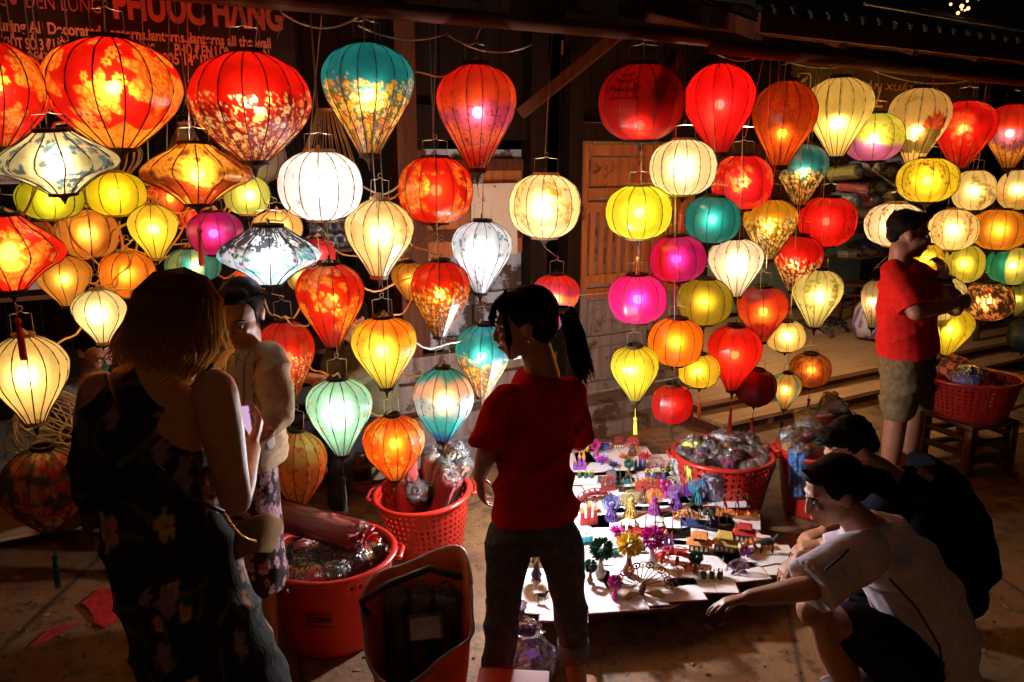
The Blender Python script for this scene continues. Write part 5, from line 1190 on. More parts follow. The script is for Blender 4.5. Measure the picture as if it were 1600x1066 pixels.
# ---- woman in a pale cardigan facing the camera
v, off = person('dark haired woman in beige cardigan, striped top and flowered skirt, facing the camera', (-.93, 2.75, 0))
hc = P(376, 490, 2.75); hf = Vector((-.12, -.92, -.38)); nb = P(383, 540, 2.78); shL, shR = P(336, 562, 2.80), P(422, 560, 2.74); sdv = (shR - shL).normalized()
b = B(); q = head(b, hc, hf, s=.98); limb(b, [nb + Vector((0, 0, -.03)), hc + Vector((.01, .02, -.07))], [.055, .05])
loft(b, [(nb, .06, .06), (P(386, 560, 2.77), .12, .07), (P(386, 610, 2.76), .12, .088), (P(386, 690, 2.75), .105, .085), (P(384, 760, 2.75), .11, .09)], sdv)
elR, wrR = P(436, 645, 2.62), P(396, 690, 2.46); limb(b, [shR, elR, wrR], [.05, .038, .027]); hand(b, wrR, Vector((-.9, -.3, .15)), Vector((0, .4, 1)), .95, .5, 1)
elL, wrL = P(326, 650, 2.66), P(372, 690, 2.44); limb(b, [shL, elL, wrL], [.05, .038, .027]); hand(b, wrL, Vector((.8, -.3, .1)), Vector((0, .4, 1)), .95, .5, -1)
for px_ in (364, 400): c_ = P(px_, 760, 2.75); limb(b, [c_, Vector((c_.x, 2.75, .45)), Vector((c_.x, 2.76, .085))], [.065, .048, .035]); foot(b, Vector((c_.x, 2.76, .085)), (-.1, -1, 0))
part(v, off, 'body', blob(b, .0075, 4), SKIN); face_parts(v, off, q, .98, EY, HAIRB, LIPM)
b = B(); loft(b, [(nb + Vector((0, 0, -.02)), .07, .06), (P(384, 572, 2.75), .105, .085), (P(385, 620, 2.73), .112, .098), (P(386, 700, 2.73), .110, .098)], sdv)
def stripes(co): d_ = co @ np.array(sdv) * 1.0; k = (np.abs(frac(d_ * 34) - .5) < .1)[:, None]; return np.where(k, (.16, .12, .10), (.52, .45, .36))
tm_ = blob(b, .007, 3, .004, 9, 2); paint(tm_, stripes); part(v, off, 'striped_top', tm_, attr_mat('striped_cloth', 'print', .8))
CARD = cloth('beige_knit', (.50, .38, .24))
b = B(); sl_ = sdv
for e, sh, el in ((1, shR, elR), (-1, shL, elL)):
    limb(b, [sh, sh.lerp(el, .6), el, el.lerp(wrR if e > 0 else wrL, .35)], [.062, .058, .052, .05])
    c0_ = lambda t_: P(382, 555, 2.77).lerp(P(386, 715, 2.77), t_) + sl_ * (e * (.072 + .006 * t_))
    loft(b, [(c0_(0) + Vector((0, .01, .0)), .045, .07), (c0_(.3), .055, .105), (c0_(.65), .058, .112), (c0_(1.12), .062, .118)], sdv)
loft(b, [(P(383, 556, 2.80), .10, .05), (P(385, 620, 2.84), .115, .05), (P(387, 715, 2.85), .11, .05)], sdv)
part(v, off, 'cardigan', blob(b, .0085, 3, .010, 9, 6, [(P(393, 722, 2.76), Vector((0, 0, -1)))]), CARD)
c_ = P(384, 700, 2.75); b = B(); loft(b, [(c_, .115, .10), (P(382, 760, 2.75), .125, .11), (Vector((c_.x, 2.75, .5)), .118, .11), (Vector((c_.x, 2.75, .36)), .115, .11)], sdv)
def skirt(co):
    rng = np.random.default_rng(8); x, y, z = co.T; X = np.arctan2(x - c_.x, -(y - 2.75)); A = z * 5.0; o = np.tile((.03, .016, .022), (len(co), 1)).astype(float)
    M, C, I = flowers(X, A, rng, 260, .08, .15, 1.6, 5.0); k = M > 0; o[k] = pick(I[k], [(.48, .30, .32), (.42, .24, .26)]); o[C > 0] = (.2, .08, .09); return o
km = blob(b, .006, 2, .010, 8, 4); paint(km, skirt); part(v, off, 'skirt', km, FLORAL)
f_ = hf.normalized(); b = B(); eb(b, q(0, -.028, .040), (.081, .090, .085), f_, up); eb(b, q(0, .02, .09), (.058, .05, .03), f_, up); eb(b, q(0, -.12, .01), (.04, .04, .05), f_, up)
hr = part(v, off, 'hair', blob(b, .007, 3), BRH)
b = B(); rr = random.Random(16)
for k in range(420):
    a = rr.uniform(-1.9, 1.9); w_ = rr.gauss(0, .006); b.tube([q(math.sin(a) * .070, .060 * math.cos(a) + .01, .112 - .035 * abs(a) * .7 + w_ * .5), q(math.sin(a) * .092 + w_, -.025, .085 - .05 * abs(a) * .4 + w_), q(math.sin(a) * .05, -.115, .02 + w_)], [.0018, .0028, .002], 4, False)
for k in range(40):
    e_ = rr.choice((-1, 1)); b.tube([q(e_ * .05, .05, .10), q(e_ * (.078 + rr.uniform(0, .01)), .045, .05), q(e_ * .08, .04 + rr.uniform(-.01, .02), rr.uniform(-.06, 0))], [.002, .002, .0005], 3, False)
b.obj('hair_strands', BRH, hr)
nk = B()
for k in range(17): t_ = (k / 16 - .5) * 2; nk.ball(P(388 + 22 * t_, 566 - 14 * t_ * t_ + 2, 2.665 + .03 * t_ * t_), .0045, 6, 4)
nk.obj('necklace', gold, v, True, off)
ph = thing('phone', 'pale pink lit phone in the hand of the blonde woman', 'phone', P(376, 662, 2.28)); b = B().box((0, 0, 0), (.072, .012, .135), (-.9, 0, .4)); b.obj('case', mat('pink_case', (.5, .3, .5), .4), ph); B().box((0, -.008, .002), (.064, .003, .122), (-.9, 0, .4)).obj('screen', mat('screen_added_glow', (.5, .35, .5), .3, emit=(.8, .5, .8, .3)), ph)  # screen glow is added to give a bright pinkish spot

# ---- man in red at the right, in profile
m_, off = person('man in red T-shirt and khaki shorts, hand at his chin, in profile', (1.98, 4.1, 0))
hc = P(1420, 366, 4.1); hf = Vector((.96, -.2, -.06)); nb = P(1407, 415, 4.12); shN, shF = P(1397, 430, 3.97), P(1432, 428, 4.27); sdv = (shN - shF).normalized()
b = B(); q = head(b, hc, hf, s=1.02); limb(b, [nb + Vector((0, 0, -.03)), hc + Vector((-.03, 0, -.07))], [.06, .056])
loft(b, [(nb, .07, .07), (P(1412, 428, 4.12), .17, .085), (P(1415, 470, 4.12), .18, .11), (P(1418, 530, 4.12), .16, .115), (P(1418, 575, 4.12), .17, .12)], sdv)
elN, wrN = P(1430, 487, 3.86), P(1492, 474, 3.92); limb(b, [shN, elN, wrN], [.056, .044, .03]); hand(b, wrN, Vector((.95, .3, .1)), Vector((0, 1, 0)), 1.0, .6, -1)
elF, wrF = P(1492, 482, 4.02), P(1475, 434, 3.98); limb(b, [shF, elF, wrF], [.055, .043, .03]); hand(b, wrF, Vector((-.35, -.1, 1)), Vector((-.9, -.1, -.1)), 1.0, .75, 1, .04, .1)
hN, hF = P(1412, 575, 4.03), P(1426, 575, 4.22); kN, kF = P(1402, 640, 4.0), P(1428, 638, 4.22); aN, aF = P(1385, 760, 4.02), P(1412, 752, 4.24); aN.z = aF.z = .085
limb(b, [hN, kN, aN], [.085, .058, .037]); limb(b, [hF, kF, aF], [.085, .058, .037]); foot(b, aN, (1, -.2, 0)); foot(b, aF, (1, -.2, 0))
part(m_, off, 'body', blob(b, .0075, 4), SKIN2); face_parts(m_, off, q, 1.02, EY, HAIRB, LIPM)
b = B(); loft(b, [(nb + Vector((0, 0, -.01)), .10, .085), (P(1410, 424, 4.12), .175, .10), (P(1414, 470, 4.12), .195, .135), (P(1417, 520, 4.12), .185, .14), (P(1418, 550, 4.12), .19, .145)], sdv)
sleeve(b, [shN, shN.lerp(elN, .5), shN.lerp(elN, .92)], [.072, .074, .082]); sleeve(b, [shF, shF.lerp(elF, .5), shF.lerp(elF, .85)], [.072, .074, .082])
part(m_, off, 'shirt', blob(b, .009, 3, .017, 6.5, 13, [(P(1418, 553, 4.12), Vector((0, 0, -1)))]), cloth('bright_red_cotton', (.60, .020, .014)))
b = B(); loft(b, [(P(1418, 540, 4.12), .165, .122), (P(1418, 570, 4.12), .175, .135), (P(1418, 590, 4.12), .17, .13)], sdv)
limb(b, [hN, kN + Vector((0, 0, .02))], [.11, .088]); limb(b, [hF, kF + Vector((0, 0, .02))], [.11, .088])
part(m_, off, 'shorts', blob(b, .009, 3, .014, 8, 3, [(P(1415, 645, 4.1), Vector((0, 0, -1)))]), cloth('khaki_cotton', (.17, .125, .06), .3))
f_ = hf.normalized(); b = B(); eb(b, q(0, -.026, .046), (.081, .090, .080), f_, up); eb(b, q(0, .035, .09), (.056, .05, .024), f_, up); eb(b, q(0, -.07, .0), (.062, .035, .05), f_, up)
hr = part(m_, off, 'hair', blob(b, .007, 2, .004, 40, 2), HAIRB)
b = B(); rr = random.Random(3)
for k in range(160): a = rr.uniform(-1, 1); z_ = rr.uniform(-.3, 1); p = q(.078 * a, rr.uniform(-.09, .075), .1 - .03 * a * a); b.tube([p, p + Vector((rr.gauss(.012, .006), rr.gauss(0, .006), rr.uniform(.01, .024)))], [.003, .0006], 3, False)
b.obj('hair_strands', HAIRB, hr)
for k in range(2): B().lathe([(.031, -.01), (.036, -.008), (.036, .008), (.031, .01)], 16).obj(('watch', 'bead_bracelet')[k], (IRON, gold)[k], m_, True, wrF.lerp(elF, .06 + .16 * k) + off)
SLIPPER = mat('dark_slipper', (.03, .02, .018), .7)
for a_ in (aN, aF):
    b = B(); b.prism([(-.07, -.04), (.1, -.05), (.2, -.04), (.2, .04), (.1, .05), (-.07, .04)], .012); b.obj('sandal', SLIPPER, m_, False, Vector((a_.x, a_.y, .001)) + off)

# ---- crouching woman in front
c1, off = person('crouching woman in pale polo shirt, dark hair tied back, reaching over the cards', (1.15, 2.45, 0))
hc = P(1302, 768, 2.45); hf = Vector((-.93, -.05, -.38)); nb = P(1352, 822, 2.46); upc = Vector((-.3, 0, 1))
shN, shF = P(1345, 868, 2.30), P(1352, 850, 2.62); sdv = Vector((0, -1, 0.1))
b = B(); q = head(b, hc, hf, up=upc, s=.98); limb(b, [nb + Vector((.01, 0, -.02)), hc + Vector((.045, 0, -.06))], [.056, .05])
loft(b, [(nb, .065, .06), (P(1372, 845, 2.46), .15, .085), (P(1402, 890, 2.46), .16, .115), (P(1438, 950, 2.46), .15, .12), (P(1445, 1010, 2.46), .16, .13), (P(1425, 1045, 2.46), .14, .11)], sdv)
elN, wrN = P(1268, 918, 2.22), P(1172, 934, 2.30); limb(b, [shN, elN, wrN], [.052, .040, .027]); hand(b, wrN, Vector((-.95, .12, -.26)), Vector((-.1, -.25, -1)), .95, .3, -1, .12)
elF, wrF = P(1300, 872, 2.68), P(1250, 872, 2.66); limb(b, [shF, elF, wrF], [.05, .039, .027]); hand(b, wrF, Vector((-.75, -.1, -.7)), Vector((-.3, 0, -1)), .95, .5, 1)
hN, hF = P(1425, 1035, 2.36), P(1425, 1020, 2.58); kN, kF = P(1272, 952, 2.30), P(1285, 935, 2.66); aN, aF = P(1362, 1075, 2.34), P(1365, 1060, 2.62); aN.z = aF.z = .085
limb(b, [hN, kN, aN], [.085, .058, .038]); limb(b, [hF, kF, aF], [.085, .058, .038]); foot(b, aN, (-1, -.1, 0)); foot(b, aF, (-1, .1, 0))
part(c1, off, 'body', blob(b, .0065, 4), SKIN); face_parts(c1, off, q, .98, EY, HAIRB, LIPM)
POLO = cloth('pale_polo', (.62, .56, .62)); PIPE = mat('navy_piping', (.02, .018, .03), .7)
b = B(); loft(b, [(nb + Vector((.01, 0, -.01)), .085, .072), (P(1372, 846, 2.46), .185, .115), (P(1404, 888, 2.46), .185, .142), (P(1437, 945, 2.46), .172, .15), (P(1452, 1005, 2.46), .18, .155), (P(1448, 1060, 2.46), .18, .14)], sdv)
sleeve(b, [shN + Vector((.02, 0, .0)), shN.lerp(elN, .5), shN.lerp(elN, 1.0)], [.080, .082, .092]); sleeve(b, [shF, shF.lerp(elF, .5), shF.lerp(elF, .85)], [.073, .074, .082])
sh = part(c1, off, 'polo_shirt', blob(b, .0085, 3, .019, 6.5, 31), POLO)
b = B(); loft(b, [(nb + Vector((.012, 0, .022)), .075, .066), (nb + Vector((.02, 0, -.02)), .092, .085)], sdv); b.obj('collar', POLO, sh, True)
B().tube([P(1332, 852, 2.27), P(1312, 872, 2.19), P(1290, 890, 2.16)], .004, 5).obj('piping', PIPE, sh, True); B().tube([P(1390, 905, 2.27), P(1432, 950, 2.27), P(1468, 1010, 2.265), P(1475, 1060, 2.265)], .004, 5).obj('piping', PIPE, sh, True)
SHO = cloth('black_shorts', (.02, .018, .022)); b = B(); loft(b, [(P(1445, 990, 2.46), .165, .12), (P(1430, 1040, 2.46), .175, .125)], sdv)
limb(b, [hN, hN.lerp(kN, .62)], [.112, .088]); limb(b, [hF, hF.lerp(kF, .62)], [.112, .088]); part(c1, off, 'shorts', blob(b, .009, 3, .008, 9, 1), SHO)
f_ = hf.normalized(); b = B(); eb(b, q(0, -.028, .038), (.083, .094, .087), f_, upc); eb(b, q(0, .03, .085), (.060, .05, .03), f_, upc); eb(b, q(0, -.07, .0), (.07, .05, .06), f_, upc); limb(b, [q(0, -.1, .01), q(0, -.16, -.03), q(0, -.19, -.13)], [.045, .045, .02])
hr = part(c1, off, 'hair', blob(b, .007, 3), HAIRB); b = B(); rr = random.Random(6)
for k in range(170):
    a = rr.uniform(-1.5, 1.5); b.tube([q(math.sin(a) * .066, .055 * math.cos(a) + .02, .115 - .045 * abs(a) * .7), q(math.sin(a) * .088, -.03, .075 - .05 * abs(a) * .4), q(math.sin(a) * .05, -.11, .02)], [.002, .0028, .002], 4, False)
b.obj('hair_strands', HAIRB, hr)
SNK = mat('pink_sneaker', (.45, .06, .10), .5); SNB = mat('dark_sneaker', (.04, .03, .06), .5)
for a_ in (aN, aF): s_ = shoe(B(), a_, (-1, -.1, 0)).obj('shoe', SNB, c1, True, off); B().tube([a_ + Vector((-.04, -.045, -.05)), a_ + Vector((-.11, -.05, -.055))], .014, 8).obj('shoe_patch', SNK, s_)

# ---- crouching man behind her
c2, off = person('crouching man in a dark navy shirt with a black backpack, behind the crouching woman', (1.55, 2.95, 0))
hc = P(1328, 702, 2.88); hf = Vector((-.82, -.12, -.56)); nb = P(1386, 748, 2.92); upc = Vector((-.45, 0, 1)); sdv = Vector((0, -1, .1)); shN, shF = P(1398, 790, 2.74), P(1390, 765, 3.12)
b = B(); q = head(b, hc, hf, up=upc, s=1.02); limb(b, [nb, hc + Vector((.05, 0, -.05))], [.06, .056])
loft(b, [(nb, .075, .07), (P(1410, 775, 2.93), .17, .09), (P(1440, 820, 2.93), .18, .12), (P(1470, 880, 2.93), .17, .125), (P(1470, 930, 2.93), .17, .13)], sdv)
elN, wrN = P(1345, 850, 2.64), P(1290, 850, 2.80); limb(b, [shN, elN, wrN], [.056, .042, .03]); hand(b, wrN, Vector((-.9, .2, -.2)), Vector((0, 0, -1)), 1, .5, -1)
elF, wrF = P(1340, 830, 3.2), P(1290, 830, 3.05); limb(b, [shF, elF, wrF], [.056, .042, .03]); hand(b, wrF, Vector((-.9, -.2, -.2)), Vector((0, 0, -1)), 1, .5, 1)
hN, hF = P(1462, 925, 2.84), P(1462, 915, 3.04); kN, kF = P(1325, 872, 2.78), P(1330, 860, 3.1); aN, aF = P(1395, 960, 2.82), P(1398, 950, 3.06); aN.z = aF.z = .085
limb(b, [hN, kN, aN], [.09, .062, .04]); limb(b, [hF, kF, aF], [.09, .062, .04]); foot(b, aN, (-1, 0, 0)); foot(b, aF, (-1, .1, 0))
part(c2, off, 'body', blob(b, .0075, 4), SKIN); face_parts(c2, off, q, 1.02, EY, HAIRB, LIPM)
NAVY = cloth('navy_cotton', (.012, .012, .022)); b = B(); loft(b, [(nb + Vector((.01, 0, -.01)), .09, .08), (P(1412, 775, 2.93), .18, .105), (P(1442, 820, 2.93), .195, .14), (P(1472, 880, 2.93), .185, .15), (P(1478, 930, 2.93), .185, .15)], sdv)
limb(b, [shN, shN.lerp(elN, .5), shN.lerp(elN, .85)], [.075, .07, .07]); limb(b, [shF, shF.lerp(elF, .5), shF.lerp(elF, .85)], [.075, .07, .07]); part(c2, off, 'shirt', blob(b, .009, 4, .010, 8, 17), NAVY)
b = B(); loft(b, [(P(1470, 900, 2.93), .175, .13), (P(1468, 935, 2.93), .18, .13)], sdv); limb(b, [hN, kN, kN.lerp(aN, .8)], [.105, .08, .06]); limb(b, [hF, kF, kF.lerp(aF, .8)], [.105, .08, .06]); part(c2, off, 'trousers', blob(b, .01, 3, .008, 9, 2), SHO)
b = B(); shoe(b, aN, (-1, 0, 0)).obj('shoe', SNB, c2, True, off); shoe(B(), aF, (-1, .1, 0)).obj('shoe', SNB, c2, True, off)
f_ = hf.normalized(); b = B(); eb(b, q(0, -.026, .044), (.083, .092, .083), f_, upc); eb(b, q(0, .04, .092), (.062, .052, .03), f_, upc); eb(b, q(0, -.07, .0), (.066, .04, .055), f_, upc)
hr = part(c2, off, 'hair', blob(b, .007, 2, .006, 40, 2), HAIRB); b = B(); rr = random.Random(8)
for k in range(260): a = rr.uniform(-1, 1); p = q(.078 * a, rr.uniform(-.09, .085), .108 - .04 * a * a); b.tube([p, p + f_ * rr.uniform(-.01, .03) + Vector((rr.gauss(0, .008), rr.gauss(0, .008), rr.uniform(.004, .02)))], [.0032, .0006], 3, False)
b.obj('hair_strands', HAIRB, hr)
bp_ = thing('backpack', 'black backpack on the back of the crouching man', 'backpack', P(1490, 850, 2.93)); o_ = Vector(bp_.location)
b = B(); loft(b, [(P(1440, 722, 2.93) - o_, .10, .04), (P(1465, 750, 2.93) - o_, .15, .085), (P(1495, 810, 2.93) - o_, .17, .10), (P(1510, 880, 2.93) - o_, .165, .10), (P(1498, 915, 2.93) - o_, .13, .07)], sdv); BPM = cloth('black_nylon', (.010, .010, .013), rough=.8)
part(bp_, None, 'pack', blob(b, .011, 3, .008, 7, 5), BPM)
B().tube([P(1425, 732, 2.80) - o_, P(1405, 760, 2.74) - o_, P(1415, 830, 2.72) - o_, P(1460, 880, 2.76) - o_], .016, 6).obj('strap', BPM, bp_, True); B().box(P(1446, 742, 2.80) - o_, (.07, .004, .03), (0, .6, 0)).obj('label_patch', mat('grey_patch', (.28, .22, .25), .6), bp_)

# ---- two sellers sitting behind the lanterns
def sitter(label, hc, hf, shirt, lap, seat, hands, skin=SKIN2, legs=True, hairc=HAIRB):
    root, off = person(label, Vector((hc.x, hc.y + .1, 0))); f_ = Vector(hf).normalized(); fl = Vector((f_.x, f_.y, 0)).normalized(); sd = up.cross(fl)
    b = B(); q = head(b, hc, hf, s=.98); nb = hc - fl * .06 - up * .14; limb(b, [nb, hc - up * .05 - fl * .03], [.056, .05])
    hip = Vector((nb.x, nb.y, 0)) - fl * .10 + up * seat; ch = nb.lerp(hip, .35) - fl * .02
    S = [(nb, .07, .06), (nb - up * .05, .15, .08), (ch, .16, .11), (nb.lerp(hip, .75), .145, .11), (hip, .16, .12)]; loft(b, S, sd)
    for e, hd in ((1, hands[0]), (-1, hands[1])):
        s0 = nb - up * .07 + sd * e * .16; el = s0.lerp(hd, .5) - up * .10 + sd * e * .05 ; limb(b, [s0, el, hd], [.052, .040, .027]); hand(b, hd, (hd - el), Vector((0, 0, -1)), .95, .5, -e)
        hp = hip + sd * e * .09; kn = hip + fl * .40 + sd * e * .14 + up * .06; an = kn + fl * .06; an.z = .085; limb(b, [hp, kn, an], [.085, .058, .038]); foot(b, an, fl)
    part(root, off, 'body', blob(b, .008, 4), skin); face_parts(root, off, q, .98, EY, HAIRB, LIPM)
    b = B(); loft(b, [(c, a * 1.12 + .01, d * 1.15 + .012) for c, a, d in S], sd)
    for e, hd in ((1, hands[0]), (-1, hands[1])):
        s0 = nb - up * .07 + sd * e * .16; el = s0.lerp(hd, .5) - up * .10 + sd * e * .05; limb(b, [s0, el, el.lerp(hd, .2)], [.07, .058, .052])
    part(root, off, 'shirt', blob(b, .01, 3, .012, 8, 9), shirt)
    b = B()
    for e in (1, -1): hp = hip + sd * e * .09; kn = hip + fl * .40 + sd * e * .14 + up * .06; an = kn + fl * .06; an.z = .085; limb(b, [hp, kn, kn.lerp(an, .8)], [.105, .078, .06])
    part(root, off, 'trousers', blob(b, .011, 3, .01, 8, 4), lap)
    b = B(); eb(b, q(0, -.028, .042), (.082, .092, .085), f_, up); eb(b, q(0, .03, .09), (.058, .05, .026), f_, up); eb(b, q(0, -.06, 0), (.066, .045, .06), f_, up); part(root, off, 'hair', blob(b, .008, 3, .004, 40, 3), hairc)
    return root
hc = P(150, 548, 3.75); sitter('seller in a slate shirt bent over beside the blonde woman, face lit orange', hc, (.75, -.45, -.5), cloth('slate_cotton', (.10, .10, .12)), SHO, .30, (P(205, 690, 3.5), P(225, 690, 3.55)))
hc = P(548, 500, 4.25); sitter('seller in an olive shirt working at a lantern behind the yellow one', hc, (-.5, -.75, -.4), cloth('olive_cotton', (.10, .085, .045)), SHO, .42, (P(455, 585, 3.95), P(500, 600, 3.9)))
for (px_, Y_, lb) in ((150, 3.93, 'low wooden stool under the seller in the slate shirt'), (556, 4.45, 'low wooden stool under the seller in the olive shirt')): stool(lb, Vector((P(px_, 500, Y_).x, Y_, 0)), .3, .3, .34)
# ------------------------------------------------------------------ baskets, buckets and what lies in them
REDP = mat('red_plastic', (.50, .022, .012), .32, .12, 6, .03); REDP2 = mat('deep_red_plastic', (.34, .012, .010), .35, .12, 6, .03)
def basket(name, label, cat, loc, rt, rb, h, m, holes=True, rows=9, cols_=44, oval=1.0, rz=0, tilt=None, slots=False):
    t = thing(name, label, cat, loc, rz)
    if tilt: t.rotation_euler = (tilt[0], tilt[1], rz)
    n = cols_ * 2; R_ = rows * 2 + 1; vv = []; ff = []
    for i in range(R_ + 1):
        k = i / R_; r = rb + (rt - rb) * k ** .85
        for j in range(n): a = 2 * PI * (j + (.16 if j % 2 else 0)) / n; vv.append((r * math.cos(a) * oval, r * math.sin(a), h * k))
    for i in range(R_):
        for j in range(n):
            if holes and i % 2 == 1 and j % 2 == 1 and 1 <= i < R_ - 1: continue
            if slots and i == R_ - 3 and j % 2 == 1 and (j // 12) % 2 == 0: continue
            ff.append((i * n + j, i * n + (j + 1) % n, (i + 1) * n + (j + 1) % n, (i + 1) * n + j))
    w = B().add(vv, ff).obj('wall', m, t, not holes); s = w.modifiers.new('thick', 'SOLIDIFY'); s.thickness = .005; s.offset = -1
    B().lathe([(.001, .004), (rb * .98, .004), (rb, .012)], 40).obj('base', m, t).scale = (oval, 1, 1)
    B().lathe([(rt - .012, h - .012), (rt + .012, h - .014), (rt + .018, h - .004), (rt + .012, h + .006), (rt - .004, h + .007), (rt - .012, h)], 56, close=False).obj('rim', m, t, True).scale = (oval, 1, 1)
    for e in (-1, 1): B().tube([(e * (rt + .014) * oval, -.06, h), (e * (rt + .035) * oval, -.045, h - .006), (e * (rt + .035) * oval, .045, h - .006), (e * (rt + .014) * oval, .06, h)], .009, 8).obj('handle', m, t, True)
    return t
def cx_(px, Y): return P(px, 700, Y).x
f_c = Vector((cx_(1130, 4.2), 4.2, .001)); basket('plastic_basket', 'round red plastic basket full of wrapped rolls, right behind the cards', 'basket', f_c, .27, .20, .34, REDP, True)
g_c = Vector((cx_(1287, 4.2), 4.2, .001)); basket('plastic_bucket', 'deep red bucket of wrapped rolls behind the heads of the crouching pair', 'bucket', g_c, .245, .19, .37, REDP, False)
b_c = Vector((cx_(666, 3.72), 3.72, .001)); basket('plastic_basket', 'open weave red basket holding seven tall rolls, left of the girl in red', 'basket', b_c, .235, .17, .33, REDP, True, 10, 46, tilt=(R(4), R(-4)))
a_c = Vector((cx_(506, 3.0), 3.0, .001)); ab = basket('plastic_bucket', 'big red bucket of small wrapped lanterns beside the floral dress', 'bucket', a_c, .262, .20, .37, REDP, False, 9, 44, slots=True)
h_c = Vector((cx_(1507, 4.9), 4.9, .335)); basket('plastic_basket', 'dark red slotted basket standing on a wooden stool at the right', 'basket', h_c, .245, .19, .25, REDP2, True, 9, 44, 1.15)
stool('sturdy round legged wooden stool carrying the dark red basket', Vector((h_c.x, 4.9, 0)), .35, .40, .33, wood('brown_stool_wood', (.07, .03, .012), (.16, .08, .035)), .055)
INK = mat('dark_ink', (.06, .008, .01), .5)
b = B()
for k in range(5): b.tube([(math.cos(a) * .2505, math.sin(a) * .2505, .23 - .012 * k + .006 * math.sin(7 * a + k * 2)) for a in np.linspace(-1.75, -1.35, 9)], .0035, 4)
b.obj('printed_mark', INK, ab)['kind'] = 'stuff'
rg = random.Random(21)
def rolls(L_, cen, depth, grp, r0=.052, Ln=.28, lean=.26):
    for (px, py, c, lb, *rest) in L_:
        dY = rest[0] if rest else 0; Y = depth(py) + dY; top = P(px, py, Y); out = Vector((top.x - cen.x, top.y - cen.y, 0)); d = Vector((0, 0, 1)) + out * lean / .2 + Vector((rg.gauss(0, .07), rg.gauss(0, .07), 0))
        if len(rest) > 1: d = Vector(rest[1])
        d.normalize(); L2 = rest[2] if len(rest) > 2 else Ln; roll(top - d * L2, d, r0 * rg.uniform(.95, 1.1), L2, tuple(min(.9, x * 1.6 + .01) for x in c), lb, grp, twist=rg.uniform(0, 6))
WHB, MAG, MAR, LAV, OLV, DGR, BLU, ORN, YLW, PNK = (.62, .58, .62), (.55, .02, .35), (.20, .012, .05), (.34, .30, .52), (.28, .22, .05), (.03, .06, .05), (.05, .18, .55), (.75, .28, .03), (.75, .48, .03), (.7, .12, .35)
A_ = 'in the basket behind the cards'
rolls([(1063, 706, (.68, .66, .66), 'white roll in a tall peaked bag at the left rim of the cards basket'), (1081, 688, YLW, 'yellow roll at the back left %s' % A_), (1103, 690, (.45, .5, .7), 'pale blue roll at the back %s' % A_), (1129, 678, (.5, .58, .75), 'topmost pale blue roll at the back %s' % A_), (1150, 682, (.55, .45, .36), 'beige roll at the back %s' % A_), (1172, 682, (.62, .48, .40), 'beige roll in a pointed bag at the back right %s' % A_), (1139, 693, ORN, 'orange roll in the middle %s' % A_),
 (1094, 706, MAG, 'magenta roll left of the middle %s' % A_), (1114, 702, (.7, .42, .2), 'pale orange roll in the middle %s' % A_), (1158, 704, LAV, 'lavender roll right of the middle %s' % A_), (1174, 706, MAG, 'magenta roll at the right %s' % A_), (1196, 702, WHB, 'white roll at the right rim of the basket behind the cards'), (1086, 722, YLW, 'fat yellow roll with a white end at the front %s' % A_, -.04), (1112, 718, OLV, 'olive roll at the front %s' % A_), (1139, 712, MAR, 'long maroon roll at the front %s' % A_, -.05), (1172, 727, DGR, 'dark green roll at the front %s' % A_), (1193, 722, (.3, .28, .36), 'grey roll at the front right %s' % A_), (1114, 740, LAV, 'lavender roll lowest at the front rim of the basket behind the cards', -.03)],
 f_c, lambda py: 4.38 - (py - 680) / 60 * .36, 'rolled lanterns in the basket behind the cards', .056, .27)
A_ = 'in the bucket by the crouching pair'
rolls([(1234, 674, (.35, .45, .7), 'pale blue roll at the left rim of the bucket by the crouching pair'), (1236, 690, ORN, 'orange roll at the left %s' % A_, -.02), (1250, 702, BLU, 'bright blue roll at the front left %s' % A_, -.05), (1262, 660, (.3, .42, .72), 'light blue roll at the back %s' % A_), (1258, 677, PNK, 'pink roll in the middle %s' % A_), (1279, 668, MAG, 'magenta roll at the back %s' % A_), (1276, 698, (.62, .4, .45), 'pale pink roll at the front %s' % A_), (1293, 688, WHB, 'white roll behind the dark hair %s' % A_), (1286, 650, (.5, .05, .04), 'red roll at the back %s' % A_, .08), (1258, 645, ORN, 'orange brown roll at the far rim of the bucket by the crouching pair', .1), (1302, 622, (.06, .03, .02), 'dark brown roll tilted to the right, topmost %s' % A_, .12, (.45, 0, 1), .34), (1318, 636, (.03, .03, .06), 'navy roll lying highest at the right %s' % A_, .1, (.7, -.2, .6), .3)],
 g_c, lambda py: 4.34 - (py - 660) / 45 * .24, 'rolled lanterns in the deep red bucket', .054, .27)
A_ = 'in the open weave basket'
rolls([(632, 715, (.42, .02, .015), 'tall plain red roll at the left %s' % A_, 0, (-.05, 0, 1), .36), (652, 768, (.05, .015, .03), 'dark roll with its gathered film end towards the street %s' % A_, -.1, (-.1, -.75, .65), .25), (677, 710, (.32, .20, .10), 'tan roll at the back %s' % A_, .08, (.1, .1, 1), .34), (699, 724, (.26, .20, .05), 'olive brown roll in the middle %s' % A_, 0, (.3, 0, 1), .33), (716, 703, (.22, .22, .12), 'grey green roll tilted right, highest %s' % A_, .06, (.42, .1, 1), .36), (724, 722, (.22, .09, .04), 'brown roll at the right rim of the open weave basket', .03, (.5, 0, 1), .33), (706, 748, (.50, .02, .02), 'red roll with a crumpled white end at the front right %s' % A_, -.1, (.35, -.25, .9), .32)],
 b_c, lambda py: 3.80, 'rolled lanterns in the open weave basket', .054, .3)
